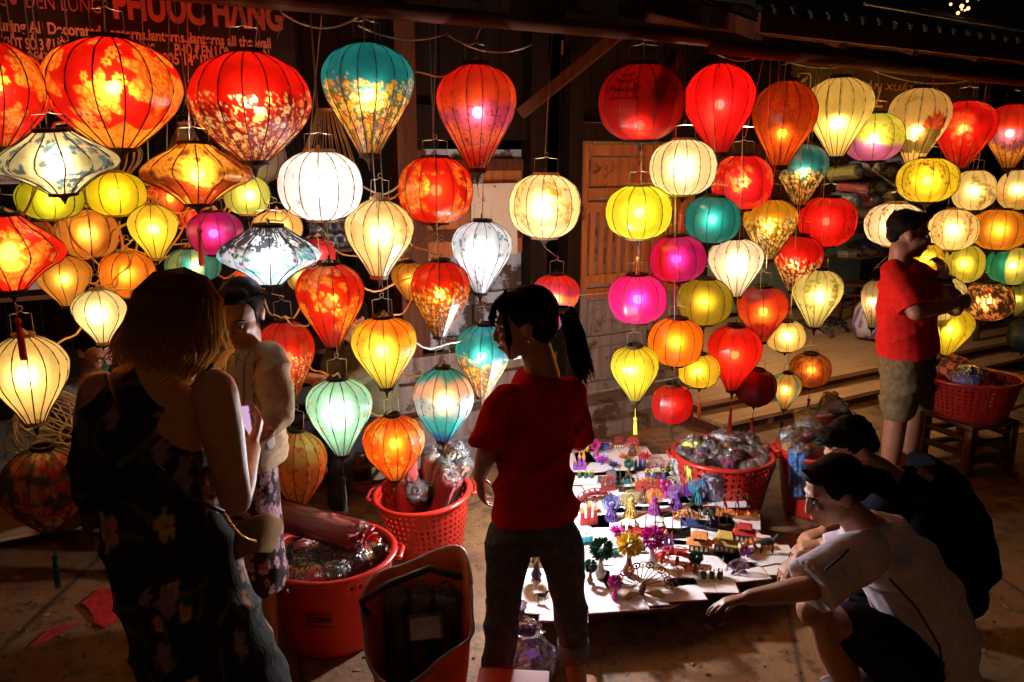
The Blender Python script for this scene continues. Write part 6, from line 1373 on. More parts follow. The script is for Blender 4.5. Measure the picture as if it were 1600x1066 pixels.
# small wrapped lanterns in the big bucket
WR = {}
def lump(p, r, c, label, grp, wrap=CLEAR):
    t = thing('wrapped_lantern', label, 'wrapped lantern', p, rg.uniform(0, 6), grp); k = (c, round(r, 3))
    if k not in WR:
        WR[k] = (B().lathe([(.002, r * .8), (r * .5, r * .72), (r * .95, r * .3), (r, 0), (r * .9, -r * .4), (r * .4, -r * .75), (.002, -r * .8)], 28, wob=lambda a, i: 1 + .05 * math.cos(14 * a)).mesh('folded_silk', rollmat(c), True),
                 B().lathe([(.002, r * 1.0), (r * .3, r * 1.02), (r * .75, r * .85), (r * 1.08, r * .3), (r * 1.1, -r * .1), (r * .9, -r * .6), (.002, -r * .9)], 22, wob=lambda a, i: 1 + rg.uniform(-.10, .12)).mesh('wrapper', wrap))
    link('folded_silk', WR[k][0], t); link('wrapper', WR[k][1], t); t.rotation_euler.x = rg.uniform(-.5, .5); t.rotation_euler.y = rg.uniform(-.5, .5); return t
for (px, py, r, c, lb) in ((440, 868, .062, (.04, .04, .12), 'navy bundle by the purse'), (443, 897, .066, (.5, .02, .02), 'red bundle at the left, upper of two'), (487, 899, .07, (.55, .03, .03), 'bright red bundle at the front'), (525, 890, .066, (.03, .05, .03), 'dark green bundle at the front right'), (516, 856, .062, (.12, .08, .06), 'brown bundle in the middle'), (563, 872, .062, (.05, .05, .035), 'black bundle at the right rim'), (478, 872, .058, (.05, .12, .12), 'teal bundle in the middle'), (440, 922, .062, (.4, .02, .015), 'red bundle at the left, lower of two'), (470, 852, .058, (.48, .05, .03), 'red bundle under the long roll'), (540, 868, .058, (.3, .05, .04), 'wine red bundle right of the middle'), (585, 855, .055, (.1, .12, .05), 'olive bundle at the far right'), (470, 925, .06, (.2, .02, .04), 'dark crimson bundle at the front rim')):
    Y = 3.13 - (py - 850) / 75 * .28; lump(P(px, py + 6, Y), r, c, lb + ' of the big bucket', 'small wrapped lanterns in the big bucket')
p0, p1 = P(412, 800, 3.12), P(562, 842, 3.06); roll(p0 + Vector((0, 0, .01)), p1 - p0, .06, (p1 - p0).length, (.48, .03, .02), 'long red roll lying across the big bucket', 'long rolls')
rp = thing('shredded_paper', 'tuft of red and gold shredded paper on the end of the long red roll', 'paper', P(568, 846, 3.02)); b = B()
for k in range(60): a, e = rg.uniform(0, 6.28), rg.uniform(.1, 1.2); v = Vector((math.cos(a) * math.cos(e), math.sin(a) * math.cos(e), math.sin(e))); b.tube([v * .02, v * .055, v * rg.uniform(.07, .1) + Vector((0, 0, -.015))], [.006, .005, .001], 3, False)
o = b.obj('shreds', mat('red_shreds', (.5, .03, .02), .45, .5, 30), rp); o['kind'] = 'stuff'
# plaid boxes, blue ball and orange scraps in the basket on the stool
def plaid():
    m, nt, N, L, pb = newmat('orange_plaid'); tc = N.new('ShaderNodeTexCoord'); ch = N.new('ShaderNodeTexChecker'); ch.inputs['Scale'].default_value = 22; ch.inputs[1].default_value = (.62, .15, .05, 1); ch.inputs[2].default_value = (.12, .03, .02, 1)
    L.new(tc.outputs['Object'], ch.inputs[0]); L.new(ch.outputs[0], pb.inputs[0]); pb.inputs['Roughness'].default_value = .8; return m
PLAID = plaid()
for k, (px, py, s, lb) in enumerate(((1490, 573, .11, 'orange plaid box highest in the basket on the stool'), (1548, 590, .10, 'orange plaid box at the right of the basket on the stool'), (1460, 585, .09, 'dark red box at the left of the basket on the stool'))):
    t = thing('small_box', lb, 'box', P(px, py, 4.88 + .03 * k), .5 + k); B().box((0, 0, 0), (s * 1.3, s, s * .8), (.25, .2 * (k - 1), 0)).obj('box', PLAID if k < 2 else REDP2, t); B().box((0, 0, s * .42), (s * 1.1, s * .9, .01), (.25, .2 * (k - 1), 0)).obj('lid', PLAID if k < 2 else REDP2, t)
lump(P(1513, 596, 4.78), .10, (.01, .05, .22), 'dark blue lantern lying in the basket on the stool', 'lanterns in the basket on the stool')
lump(P(1445, 598, 4.85), .06, (.3, .02, .02), 'red lantern at the left rim of the basket on the stool', 'lanterns in the basket on the stool')
# orange tote
tt = thing('cooler_bag', 'orange insulated tote gaping open, grey zip round its mouth', 'bag', Vector((cx_(660, 2.45) - .03, 2.46, .001)), .25)
n = 48; vv = []; ff = []; hts = []
def sq(a): c, s = math.cos(a), math.sin(a); k = (abs(c) ** 3.2 + abs(s) ** 3.2) ** (-1 / 3.2); return c * k, s * k
for j in range(n):
    a = 2 * PI * j / n; hts.append(.44 + .14 * math.sin(a * 1 + .45) - .07 * math.exp(-((a - 4.5) / .5) ** 2) + .03 * math.sin(3 * a))
for i in range(11):
    for j in range(n):
        a = 2 * PI * j / n; x, y = sq(a); k = i / 10; fl_ = 1 + .20 * k ** 3 + .025 * math.sin(5 * a + 6 * k) + .02 * math.sin(9 * a - 11 * k); vv.append((x * .155 * fl_, y * .12 * fl_, hts[j] * k))
for i in range(10):
    for j in range(n): ff.append((i * n + j, i * n + (j + 1) % n, (i + 1) * n + (j + 1) % n, (i + 1) * n + j))
w_ = B().add(vv, ff).obj('shell', mat('orange_nylon', (.72, .12, .022), .5, .3, 7, .5), tt, True); s = w_.modifiers.new('thick', 'SOLIDIFY'); s.thickness = .008; s.offset = -1
B().tube([vv[10 * n + j % n] for j in range(n + 1)], .006, 6).obj('zip', mat('grey_zip', (.35, .33, .33), .5), tt, True); B().box((0, 0, .006), (.3, .23, .006)).obj('base', INK, tt)
B().tube([(-.17, .02, .43), (-.19, .0, .49), (-.1, .02, .53), (.05, .06, .55), (.16, .06, .50)], .013, 6).obj('strap', mat('black_strap', (.015, .012, .012), .6), tt, True)
to = Vector(tt.location)
for k, (dx, dy, c, lb) in enumerate(((-.07, .03, (.05, .02, .03), 'dark roll at the left inside the orange tote'), (.0, .05, (.09, .03, .04), 'wine brown roll in the middle of the orange tote'), (.07, .04, (.04, .03, .05), 'black violet roll at the right inside the orange tote'))): roll(to + Vector((dx, dy, .02)), (dx * .6, .1, 1), .045, .42, c, lb, 'rolls inside the orange tote')
po = thing('clear_pouch', 'small clear pouch with a white card lying in the mouth of the orange tote', 'pouch', to + Vector((.03, -.06, .40)), .2); B().box((0, 0, 0), (.10, .012, .07), (-.7, 0, 0)).obj('card', mat('white_card', (.7, .66, .68), .5), po); B().box((0, -.003, .005), (.115, .03, .085), (-.7, 0, 0)).obj('film', CLEAR, po)
# violet plastic bags between her feet
for k, (px, py, r, lb) in enumerate(((822, 1012, .13, 'large crumpled violet plastic bag on the ground between the feet of the girl in red'), (805, 965, .09, 'smaller dark violet plastic bag behind the large one'))):
    c_ = P(px, py, 2.66 + .12 * k); t = thing('plastic_bag', lb, 'plastic bag', Vector((c_.x, c_.y, .002))); h_ = max(.12, c_.z + r * .6)
    b = B(); b.lathe([(.002, .0), (r * .7, .01), (r * 1.0, h_ * .3), (r * .8, h_ * .65), (r * .35, h_ * .88), (r * .5, h_), (r * .3, h_ * .97)], 26, wob=lambda a, i: 1 + rg.uniform(-.16, .18)); b.obj('bag', wrap_mat('violet_bag_film', (.45, .22, .6) if k else (.6, .42, .75), .22), t); B().lathe([(.002, .012), (r * .55, .02), (r * .6, h_ * .3), (r * .3, h_ * .55), (.002, h_ * .6)], 16, wob=lambda a, i: 1 + rg.uniform(-.2, .2)).obj('contents', mat('violet_stuffing', ((.35, .12, .45), (.12, .04, .2))[k], .6), t)
bx = thing('plastic_crate', 'glossy red ribbed plastic box at the bottom edge of the photo', 'box', Vector((cx_(800, 2.2), 2.16, .001)), -.08)
B().box((0, 0, .165), (.21, .17, .33)).obj('body', REDP, bx); B().box((0, 0, .338), (.225, .185, .02)).obj('lid', REDP, bx)
for k in range(8): B().beam((.0 + k * .013, -.075, .351), (.04 + k * .009, .02, .351), .005, .006).obj('lid_rib', REDP, bx)

# ------------------------------------------------------------------ the low table of pop-up cards
TZ = .15
tbl = thing('low_table', 'low dark table covered with white pop-up cards', 'table', (0, 0, 0)); TOPW = wood('table_wood', (.05, .022, .010), (.10, .05, .022), grain=(1, .06, 1))
cor = [G(792, 965, TZ), G(1052, 948, TZ), G(1205, 884, TZ), G(1030, 702, TZ), G(895, 702, TZ)]
B().prism([(p.x, p.y) for p in cor], .018, (0, 0, TZ - .024)).obj('top', TOPW, tbl)
for p in (cor[0], cor[1], cor[2], cor[3], cor[4]): q_ = p.lerp(Vector((.4, 3.7, TZ)), .12); B().box((q_.x, q_.y, (TZ - .024) / 2), (.045, .045, TZ - .025)).obj('leg', TOPW, tbl)
WH = mat('white_card_paper', (.80, .78, .76), .75, .04, 8); PC = {}
def cm(c):
    if c not in PC: PC[c] = mat('coloured_card', c, .7, .2, 40)
    return PC[c]
MARN, GLD, BRN, NVY, TEA, VIO, GRN, YEL_, MGT, BLK2, ORG_, RED_ = (.20, .02, .02), (.50, .32, .06), (.16, .07, .03), (.03, .06, .22), (.02, .25, .32), (.22, .05, .36), (.015, .10, .04), (.70, .48, .03), (.55, .03, .28), (.02, .015, .015), (.62, .22, .05), (.42, .025, .02)
def leafball(b, c, r, n, sz, rr):
    c = Vector(c)
    for k in range(n):
        u = Vector((rr.gauss(0, 1), rr.gauss(0, 1), rr.gauss(0, 1))).normalized(); p = c + u * r * rr.uniform(.45, 1.05); t = u.orthogonal().normalized(); t = (t + u.cross(t) * rr.uniform(-1, 1)).normalized(); w = u.cross(t)
        p = c + u * r * .45; L_ = r * rr.uniform(.45, .72); b.add([p - t * sz * .12, p + t * sz * .12, p + u * L_ * .6 + t * sz * .34, p + u * L_, p + u * L_ * .6 - t * sz * .34], [(0, 1, 2, 3, 4)])
    return b
CROWN = 1
def p_tree(r, c, c2, rr, big=1.0):
    B().lathe([(.001, .002), (.018, .004), (.024, .02), (.013, .045), (.008, .075), (.010, .09)], 14).obj('vase', cm(c2), r, True)
    cr = leafball(B(), (0, 0, .125 * big), .050 * big, 420, .012, rr)
    for k in range(8):
        a = PI * k / 8; cr.tube([(0, 0, .08), (.03 * math.cos(a), .03 * math.sin(a), .11), (.045 * math.cos(a), .045 * math.sin(a), .14)], .0015, 3)
    cr.obj('blossoms', cm(c), r)['kind'] = 'stuff'
def p_ship(r, c, c2, rr):
    b = B(); vv = []; st = [(-.075, .008, .035), (-.05, .022, .022), (0, .027, .018), (.05, .02, .024), (.085, .003, .042)]
    for x, w, z in st: vv += [(x, -w, z + .008), (x, 0, .002), (x, w, z + .008)]
    ff = []
    for i in range(4): a = i * 3; ff += [(a, a + 1, a + 4, a + 3), (a + 1, a + 2, a + 5, a + 4)]
    b.add(vv, ff); b.obj('hull', cm(c), r)
    for x, h in ((-.045, .085), (0, .11), (.042, .09)):
        s = B().tube([(x, 0, .012), (x, 0, h + .02)], .0022, 5).obj('mast', cm(BRN), r)
        B().add([(x - .004, -.026, h), (x - .004, .026, h), (x + .014, .03, h * .45), (x + .014, -.03, h * .45)], [(0, 1, 2, 3)]).obj('sail', cm(c2), s)
    B().tube([(-.075, 0, .04), (-.045, 0, .10), (0, 0, .125), (.042, 0, .108), (.085, 0, .045)], .001, 3).obj('rigging', cm(BRN), r)
def p_dome(r, c, c2, rr):
    b = B()
    for k in range(12):
        a = PI * 2 * k / 12; pts = [(.030, 0), (.028, .02), (.018, .045), (.009, .06), (.010, .072)]
        b.tube([(x * math.cos(a), x * math.sin(a), z + .002) for x, z in pts], .0035, 4)
    b.lathe([(.031, .003), (.029, .016), (.021, .018), (.021, .003)], 16); b.obj('cage', cm(c), r); B().ball((0, 0, .082), .011, 8, 6).obj('head_piece', cm(c), r)
    h = B()
    for k in range(28): a = 2 * PI * k / 28; h.tube([(.012 * math.cos(a), .012, .085 + .012 * math.sin(a)), (.044 * math.cos(a), .014, .085 + .044 * math.sin(a))], .0022, 3)
    for q_ in (.022, .034, .044): h.tube([(q_ * math.cos(t), .013, .085 + q_ * math.sin(t)) for t in np.linspace(0, 2 * PI, 25)], .0025, 3)
    h.obj('halo', cm(c2), r)['kind'] = 'stuff'
def p_house(r, c, c2, rr):
    B().box((0, 0, .02), (.085, .045, .036)).obj('wall', cm(c), r); B().box((0, 0, .056), (.05, .032, .03)).obj('upper_floor', cm(c), r)
    for z, w in ((.040, .11), (.073, .07)): B().add([(-w / 2, -.034, z), (w / 2, -.034, z), (w / 2, .034, z), (-w / 2, .034, z), (-w * .36, 0, z + .022), (w * .36, 0, z + .022)], [(0, 1, 5, 4), (2, 3, 4, 5), (1, 2, 5), (3, 0, 4), (3, 2, 1, 0)]).obj('roof', cm(c2), r)
    for x in (-.03, -.01, .01, .03): B().box((x, -.0235, .02), (.011, .002, .02)).obj('window', cm((.7, .6, .4)), r)
def p_lotus(r, c, c2, rr):
    for ring, (n_, L, e) in enumerate(((9, .05, .35), (8, .045, .75), (6, .038, 1.15))):
        vv = [(0, 0, .006), (L * .5 * math.cos(e) + .004, -.012, L * .5 * math.sin(e) + .008), (L * math.cos(e), 0, L * math.sin(e) + .012), (L * .5 * math.cos(e) + .004, .012, L * .5 * math.sin(e) + .008)]; me = B().add(vv, [(0, 1, 2, 3)]).mesh('petal', cm(c))
        for k in range(n_): link('petal', me, r, (0, 0, .012), 2 * PI * (k + .5 * ring) / n_)
    B().tube([(0, 0, 0), (0, 0, .015)], .006, 6).obj('stem', cm(c2), r)
def p_bridge(r, c, c2, rr):
    pts = [(x, .05 * (1 - (x / .085) ** 2) * .6 + .012) for x in np.linspace(-.085, .085, 13)]; b = B()
    for i in range(12): b.beam((pts[i][0], 0, pts[i][1]), (pts[i + 1][0], 0, pts[i + 1][1]), .035, .006)
    b.obj('deck', cm(c), r)
    for y in (-.018, .018): B().tube([(x, y, z + .018) for x, z in pts], .0022, 4).obj('railing', cm(c), r)
    pm = B().box((0, 0, 0), (.004, .042, .022)).mesh('post', cm(c))
    for x, z in pts[::2]: link('post', pm, r, (x, 0, z + .008))
    for x in (-.055, 0, .055): B().box((x, 0, .010), (.012, .03, .02)).obj('pier', cm(c), r)
    for x in (-.06, -.02, .03, .07): leafball(B(), (x, -.035, .014), .013, 30, .008, rr).obj('lotus', cm(c2), r)['kind'] = 'stuff'
def p_fan(r, c, c2, rr):
    for k in range(13):
        a = PI * (k + .5) / 13; f = B(); t = Vector((math.cos(a), -.25, math.sin(a) * .95)).normalized(); L = .095; s = Vector((-math.sin(a), 0, math.cos(a)))
        f.tube([t * .015 + Vector((0, 0, .02)), t * L + Vector((0, 0, .02))], .0018, 4); c_ = t * (L + .004) + Vector((0, 0, .02)); f.tube([c_ + (s * math.cos(q) + t * math.sin(q)) * .013 for q in np.linspace(0, 2 * PI, 11)], .003, 4); f.ball(c_, .005, 6, 4); f.obj('feather', cm(c if k % 2 else c2), r)
    for e in (-1, 1): B().add([(0, -.03, .012), (e * .05, -.05, .035), (e * .075, -.055, .012), (e * .06, -.06, .003)], [(0, 1, 2, 3)]).obj('wing', cm(c2), r)
    B().tube([(0, -.02, .0), (0, -.03, .03), (0, -.035, .055), (0, -.05, .065)], [.010, .012, .006, .003], 8).obj('bird_body', cm(BRN), r)
def p_tower(r, c, c2, rr):
    for x, h, w in ((-.035, .07, .018), (0, .10, .02), (.034, .08, .018)):
        s = B().box((x, 0, h / 2), (w, w, h)).obj('tower', cm(c), r); B().add([(x - w * .6, -w * .6, h), (x + w * .6, -w * .6, h), (x + w * .6, w * .6, h), (x - w * .6, w * .6, h), (x, 0, h + .035)], [(0, 1, 4), (1, 2, 4), (2, 3, 4), (3, 0, 4)]).obj('spire', cm(c2), s)
    B().box((0, 0, .015), (.09, .022, .03)).obj('wall', cm(c), r)
def p_pots(r, c, c2, rr):
    for x in (-.04, 0, .04): B().lathe([(.001, .002), (.012, .002), (.015, .03), (.013, .034)], 12, (x, 0, 0)).obj('pot', cm(c2), r, True); leafball(B(), (x, 0, .045), .014, 40, .008, rr).obj('flower', cm(c), r)['kind'] = 'stuff'
def p_wheel(r, c, c2, rr):
    b = B(); b.tube([(.045 * math.cos(t), 0, .05 + .045 * math.sin(t)) for t in np.linspace(0, 2 * PI, 25)], .004, 5)
    for k in range(8): a = PI * k / 4; b.tube([(0, 0, .05), (.045 * math.cos(a), 0, .05 + .045 * math.sin(a))], .0018, 3)
    b.obj('wheel', cm(c), r); B().box((0, 0, .004), (.05, .03, .008)).obj('foot', cm(c2), r)
def p_cart(r, c, c2, rr):
    B().box((0, 0, .028), (.05, .03, .028)).obj('cabin', cm(c), r)
    for x in (-.018, .018): B().tube([(x + .013 * math.cos(t), -.017, .014 + .013 * math.sin(t)) for t in np.linspace(0, 2 * PI, 13)], .002, 4).obj('wheel', cm(c2), r)
    B().tube([(-.025 + .006 * k, 0, .046 + .006 * (k % 2)) for k in range(9)], .0025, 4).obj('crest', cm(c2), r)
def p_horse(r, c, c2, rr):
    b = B(); eb(b, (0, 0, .045), (.012, .03, .014), (1, 0, 0), (0, 0, 1)); b.tube([(.022, 0, .05), (.038, 0, .072), (.052, 0, .07)], [.010, .008, .004], 6)
    for x in (-.02, .02):
        for y in (-.007, .007): b.tube([(x, y, .04), (x + .003, y, .02), (x, y, .0)], .003, 5)
    part(r, None, 'horse_body', blob(b, .0022, 1), cm(c)); B().tube([(-.028, 0, .05), (-.042, 0, .04), (-.046, 0, .025)], .003, 5).obj('tail', cm(c2), r)
KIND = dict(tree=p_tree, ship=p_ship, dome=p_dome, house=p_house, lotus=p_lotus, bridge=p_bridge, fan=p_fan, tower=p_tower, pots=p_pots, wheel=p_wheel, cart=p_cart, horse=p_horse)
CARDS = [  # base pixel, kind, colours, size, turn, label
 (1000, 925, 'fan', MARN, GLD, 1.25, .1, 'maroon and gold peacock card at the front edge of the table'), (1086, 897, 'tree', (.02, .09, .05), BRN, .6, .2, 'white card with a small dark green tree at the front right corner'), (1166, 872, 'lotus', (.30, .08, .42), WHB, .8, .35, 'card with a small violet flower at the right corner of the table'),
 (922, 912, 'tree', (.03, .10, .05), BRN, .6, -.15, 'card with a small dark plant behind the right knee of the girl in red'), (846, 942, 'horse', BLK2, MARN, .7, -.2, 'white card seen between the legs of the girl, lowest on the table'), (838, 905, 'tree', (.42, .28, .06), BLK2, 1.0, 0, 'gold bouquet card in a black vase seen between the legs of the girl'), (836, 858, 'tower', (.45, .05, .10), PNK, .9, 0, 'pinkish red castle card seen between the legs of the girl'),
 (938, 904, 'tree', GRN, (.5, .45, .42), 1.05, 0, 'dark green tree card in a white vase, left of the yellow tree'), (982, 900, 'tree', YEL_, MARN, 1.1, 0, 'bright yellow tree card between the green and the magenta tree'), (1018, 886, 'tree', MGT, (.5, .45, .42), 1.05, 0, 'magenta tree card in a white vase, right of the yellow tree'),
 (1058, 880, 'bridge', RED_, ORG_, 1.2, -.25, 'red bridge card with orange lotus flowers'), (1092, 862, 'house', BLK2, ORG_, 1.1, -.25, 'black house card with orange roofs right of the red bridge'), (1132, 862, 'house', BRN, GLD, 1.1, -.3, 'brown house card with golden roofs left of the horse'), (1162, 846, 'house', MARN, RED_, 1.0, -.3, 'dark red house card at the right side of the table'), (1197, 866, 'horse', BLK2, BLK2, 1.3, -.2, 'black horse card at the right side of the table'),
 (1008, 838, 'ship', RED_, MARN, 1.15, -.2, 'red sailing ship card behind the magenta tree'), (1050, 838, 'ship', BLK2, BRN, 1.05, -.25, 'black sailing ship card between the red and the blue ship'), (1090, 826, 'ship', NVY, (.05, .1, .35), 1.15, -.25, 'blue sailing ship card'), (1122, 832, 'ship', (.03, .04, .03), BLK2, .9, -.2, 'small dark sailing ship card right of the blue one'), (1148, 812, 'ship', ORG_, RED_, 1.3, -.35, 'orange boat card with red sails on a yellow sheet'),
 (955, 814, 'dome', (.08, .04, .22), NVY, 1.05, 0, 'dark violet dress card with a blue halo'), (985, 808, 'dome', GLD, (.35, .3, .03), 1.1, 0, 'gold dress card with an olive halo'), (1022, 804, 'dome', (.25, .02, .2), ORG_, 1.05, 0, 'plum dress card with an orange halo'), (1056, 796, 'dome', VIO, (.35, .15, .45), 1.05, 0, 'violet dress card with a lilac halo'), (1089, 788, 'dome', TEA, (.04, .25, .45), 1.05, 0, 'teal dress card with a round blue halo'),
 (920, 820, 'tower', RED_, ORG_, 1.0, .1, 'red castle card beside the hip of the girl in red'), (962, 838, 'lotus', MGT, ORG_, .9, 0, 'magenta and orange flower card in front of the dark violet dress'), (984, 832, 'pots', (.5, .42, .25), MARN, .9, 0, 'card of three beige pots in front of the gold dress'), (930, 784, 'bridge', MARN, BRN, 1.1, .1, 'maroon bridge card behind the red castle'),
 (950, 768, 'tower', MARN, RED_, .9, .1, 'maroon tower card behind the maroon bridge'), (985, 770, 'ship', BLK2, GLD, .9, .1, 'small black ship card with golden sails in the back half'), (1028, 772, 'tower', RED_, MARN, .9, -.1, 'red tower card in front of the three yellow pots'), (1048, 768, 'wheel', (.4, .3, .16), BRN, .9, -.4, 'card with a tan wheel'),
 (1024, 750, 'pots', YEL_, NVY, 1.15, -.1, 'card of three navy pots with yellow tops'), (982, 746, 'tree', (.03, .16, .10), BRN, .6, .1, 'card with a tiny green palm near the back'), (1000, 736, 'tower', NVY, RED_, .8, 0, 'blue and red tower card near the back'), (940, 728, 'lotus', (.42, .06, .5), TEA, 1.1, 0, 'violet lotus card near the back of the table'), (1006, 722, 'lotus', (.70, .06, .10), RED_, 1.1, 0, 'red lotus card near the back of the table'), (975, 722, 'lotus', ORG_, WHB, .9, 0, 'orange flower card between the violet and the red lotus'), (944, 707, 'cart', NVY, (.15, .12, .25), 1.2, .1, 'navy coach card at the far edge of the table'), (966, 700, 'house', BRN, MARN, .8, -.1, 'small brown gate card at the far corner of the table'), (922, 704, 'cart', (.04, .08, .10), NVY, 1.1, .1, 'dark teal coach card left of the navy coach'), (912, 718, 'tree', YEL_, ORG_, .6, 0, 'tiny yellow tree card beside the red shirt'), (915, 748, 'pots', (.5, .45, .05), GRN, .9, 0, 'card of three green pots with yellow tops beside the red shirt'), (955, 748, 'cart', TEA, BRN, 1.0, .1, 'teal coach card with brown wheels in the back half'),
]
XC = [('fan', .55, 'fan'), ('pots', .9, 'pots'), ('ship', .8, 'boat'), ('tower', .8, 'tower'), ('dome', .9, 'dress'), ('lotus', .8, 'flower'), ('bridge', .8, 'bridge'), ('cart', .9, 'coach'), ('tree', .6, 'tree')]
XN = [(VIO, 'violet'), (TEA, 'teal'), (RED_, 'red'), (GLD, 'gold'), (MGT, 'magenta'), (GRN, 'green'), (ORG_, 'orange'), (NVY, 'navy'), (BRN, 'brown')]
XP = [(1112, 905, 'at the front right rim'), (1050, 922, 'right of the peacock at the front rim'), (1150, 893, 'near the reaching hand'), (880, 948, 'at the front rim by the calf of the girl'), (960, 938, 'left of the peacock'), (1040, 858, 'just behind the red bridge'), (1000, 864, 'behind the yellow tree'), (945, 868, 'behind the green tree'), (1072, 812, 'between the ships and the violet dress'), (1112, 806, 'behind the blue ship'), (1128, 782, 'beside the basket of rolls'), (972, 790, 'behind the dark violet dress'), (1004, 786, 'behind the gold dress'), (1040, 780, 'behind the plum dress'), (1072, 776, 'behind the violet dress'), (940, 756, 'by the maroon tower'), (968, 758, 'left of the small black ship'), (1010, 760, 'right of the small black ship'), (1044, 738, 'right of the yellow pots'), (958, 734, 'behind the teal coach'), (1024, 730, 'behind the yellow pots'), (988, 712, 'behind the red lotus'), (930, 715, 'behind the violet lotus'), (905, 735, 'at the hem of the red shirt'), (900, 800, 'beside the right hip of the girl'), (905, 850, 'beside the right thigh of the girl'), (1180, 858, 'in front of the black horse')]
for k_, (px_, py_, w_) in enumerate(XP):
    kd_, s_, n_ = XC[(k_ * 4 + 1) % 9]; c_, cn_ = XN[(k_ * 5 + 2) % 9]; CARDS.append((px_, py_, kd_, c_, XN[(k_ * 2 + 5) % 9][0], s_, .1 * (k_ % 3 - 1), 'small %s %s card %s' % (cn_, n_, w_)))
cv = {}
for k, (px, py, kd, c, c2, s, tz, lb) in enumerate(CARDS):
    p = G(px, py, TZ); r = thing('popup_card', lb, 'card', (p.x, p.y, TZ - .004 + (k % 5) * .0009), tz + rg.uniform(-.12, .12) + .05, 'pop-up cards on the low table')
    s = s * (1.05 if kd == 'tree' else .98)
    w, d = (.25, .18) if k % 3 else (.19, .22)
    B().box((0, 0, .0015), (w + .008, d + .008, .003)).obj('cover', cm(MARN if k % 4 else (.35, .04, .06)), r); 
    for e in (-1, 1): B().box((e * w / 4, 0, .0045), (w / 2 - .002, d, .002)).obj('leaf', WH, r)
    o_ = thing('tmp', None, None, (0, 0, 0)); KIND[kd](o_, c, c2, random.Random(k))
    for ch in list(o_.children): ch.parent = r; ch.location = Vector(ch.location) * s + Vector((0, 0, .006)); ch.scale = (s, s, s)
    bpy.data.objects.remove(o_)
# plain cards filling the gaps between
k = 0
for (px, py, lb) in ((1040, 902, 'right of the peacock'), (890, 925, 'under the right knee of the girl'), (1075, 842, 'in front of the blue ship'), (1150, 835, 'behind the brown house'), (1105, 800, 'behind the orange boat'), (965, 855, 'behind the yellow tree'), (1030, 862, 'behind the red bridge'), (1040, 815, 'between the ships and the dresses'), (965, 785, 'behind the dress row, left'), (1010, 785, 'behind the dress row, middle'), (1060, 772, 'behind the violet dress'), (960, 738, 'behind the teal coach'), (1040, 735, 'at the right rim near the back'), (985, 706, 'at the far right corner'), (930, 735, 'beside the violet lotus'), (1028, 718, 'right of the red lotus'), (905, 770, 'beside the hem of the red shirt'), (900, 850, 'behind the right thigh of the girl'), (1190, 882, 'lying nearest the reaching hand')):
    p = G(px, py, TZ); r = thing('greeting_card', 'open white card with red rim lying ' + lb, 'card', (p.x, p.y, TZ - .0052 + (k % 3) * .0004), rg.uniform(-.15, .15), 'flat cards on the low table'); k += 1
    B().box((0, 0, .0012), (.255, .188, .002)).obj('cover', cm(MARN), r)
    for e in (-1, 1): B().box((e * .062, 0, .003), (.122, .18, .0015)).obj('leaf', WH, r)
    B().tube([(.105, -.075, .0042), (.075, -.08, .0042), (.09, -.06, .0042), (.11, -.055, .0042)], .0012, 3).obj('corner_flourish', cm(MARN), r)
# the white lamp that lights the cards, standing behind the girl
lp = thing('work_lamp', 'bare white lamp on a short stand behind the girl in red', 'lamp', Vector((P(842, 640, 3.55).x, 3.55, TZ)))
LZ = .55
B().lathe([(.001, .001), (.07, .002), (.07, .014), (.012, .022), (.010, LZ - .07), (.022, LZ - .06), (.022, LZ - .02), (.001, LZ - .02)], 18).obj('stand', IRON, lp, True)
bm = bmesh.new(); bmesh.ops.create_icosphere(bm, subdivisions=2, radius=.04); q_ = bpy.data.meshes.new('bulb'); bm.to_mesh(q_); bm.free(); q_.materials.append(bulb_mat((.95, .93, 1.0), 560)); link('bulb', q_, lp, (0, 0, LZ + .02))
# ------------------------------------------------------------------ odds and ends on the ground
def scrap(label, pts, m, z=.004):
    t = thing('paper_scrap', label, 'paper', (0, 0, 0)); b = B(); vv = [G(px, py, z) + Vector((0, 0, rg.uniform(0, .012))) for px, py in pts]; b.add(vv + [v - Vector((0, 0, .002)) for v in vv], [tuple(range(len(vv)))] + [tuple(reversed(range(len(vv), 2 * len(vv))))]); b.obj('sheet', m, t)
SCR = mat('crumpled_red_paper', (.42, .02, .02), .55, .35, 30, .5)
scrap('torn red paper scrap by the hem of the floral dress', [(128, 945), (160, 920), (185, 930), (190, 965), (165, 985), (150, 975), (140, 955)], SCR); scrap('long thin red paper scrap on the ground at the lower left', [(46, 1012), (80, 985), (125, 972), (100, 988), (70, 1003)], SCR)
scrap('small red paper scrap on the ground behind the mint lantern', [(555, 768), (565, 755), (582, 752), (578, 764), (562, 770)], SCR)
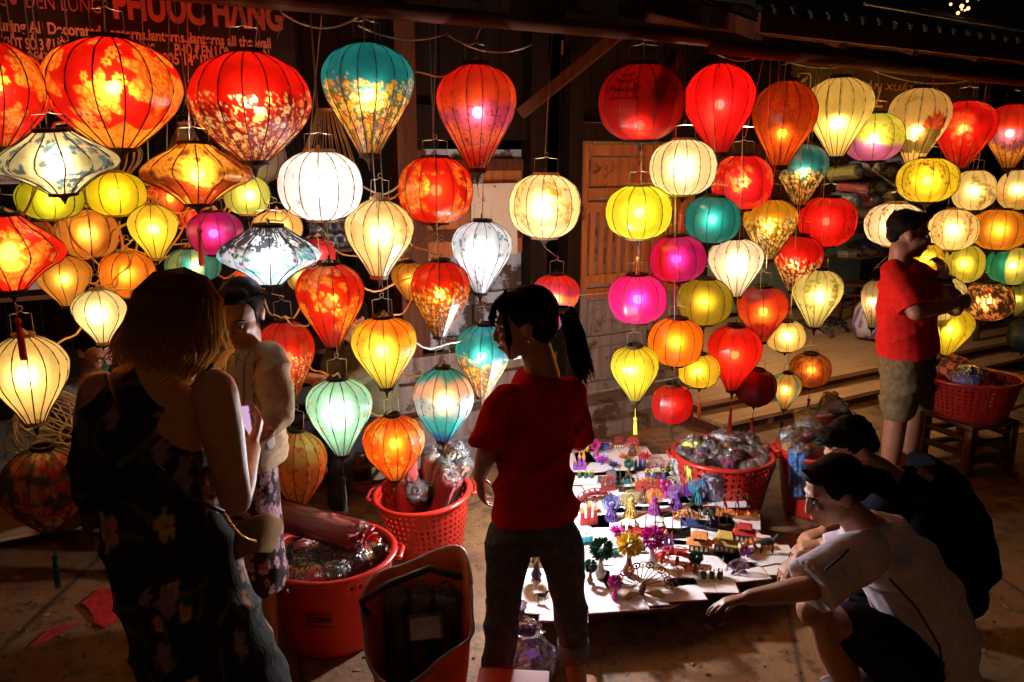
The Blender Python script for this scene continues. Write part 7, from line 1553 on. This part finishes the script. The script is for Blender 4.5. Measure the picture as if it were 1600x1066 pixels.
for k, (px, py, s, lb, m) in enumerate(((1188, 660, (.16, .10, .07), 'loose brick lying at the foot of the porch step', mat('worn_brick', (.32, .16, .08), .8, .3, 10, .3)), (1572, 672, (.22, .2, .008), 'flat brown cardboard piece on the ground right of the stool', BOX))):
    p = G(px, py); t = thing(('brick', 'cardboard_sheet')[k], lb, ('brick', 'cardboard')[k], (p.x, p.y, .001), .4); B().box((0, 0, s[2] / 2), s).obj('block', m, t)
def log(label, a, b_, r, name='log'):
    a, b_ = Vector(a), Vector(b_); t = thing(name, label, name, a); B().tube([(0, 0, 0), (b_ - a) * .5, b_ - a], r, 12).obj('shaft', W_STEP, t, True)
log('thick short log on the ground under the stool at the right', G(1448, 690) + Vector((0, 0, .045)), G(1572, 725) + Vector((0, 0, .045)), .045); log('thin pole lying from the stool to the right edge of the photo', G(1545, 668) + Vector((0, 0, .1)), G(1640, 640) + Vector((0, 0, .12)), .022, 'pole')
pb_m = mat('pebble', (.14, .10, .07), .8); pebs = B()
for k in range(260): p = G(rg.uniform(0, 1600), rg.uniform(700, 1060)); pebs.ball((p.x, p.y, .003), (rg.uniform(.004, .012), rg.uniform(.004, .012), .005), 6, 4)
pebs.obj('gravel', pb_m)['kind'] = 'stuff'
lt = B()
for k in range(150):
    p = G(rg.uniform(0, 1600), rg.uniform(690, 1060)) if k % 2 else G(rg.gauss(620, 160), rg.uniform(735, 800)); a = rg.uniform(0, 6.28); s = rg.uniform(.006, .022); lt.box((p.x, p.y, .004), (s * 2.2, s, .0015), (rg.uniform(-.2, .2), rg.uniform(-.2, .2), a))
lt.obj('litter', mat('torn_paper_bits', (.30, .15, .08), .8, .6, 3), None)['kind'] = 'stuff'
ct = thing('counter', 'dark wooden counter inside the left shop behind the lanterns', 'counter', F(fx(545, .7, 560), .75, .221), YAW); B().box((0, 0, .50), (1.0, .4, .03)).obj('top', W_RED, ct)
for e in (-1, 1):
    for y in (-.16, .16): B().box((e * .45, y, .242), (.05, .05, .484)).obj('leg', W_DARK, ct)
for z in (.12, .30): B().box((0, -.16, z), (.85, .02, .06)).obj('rail', W_DARK, ct)
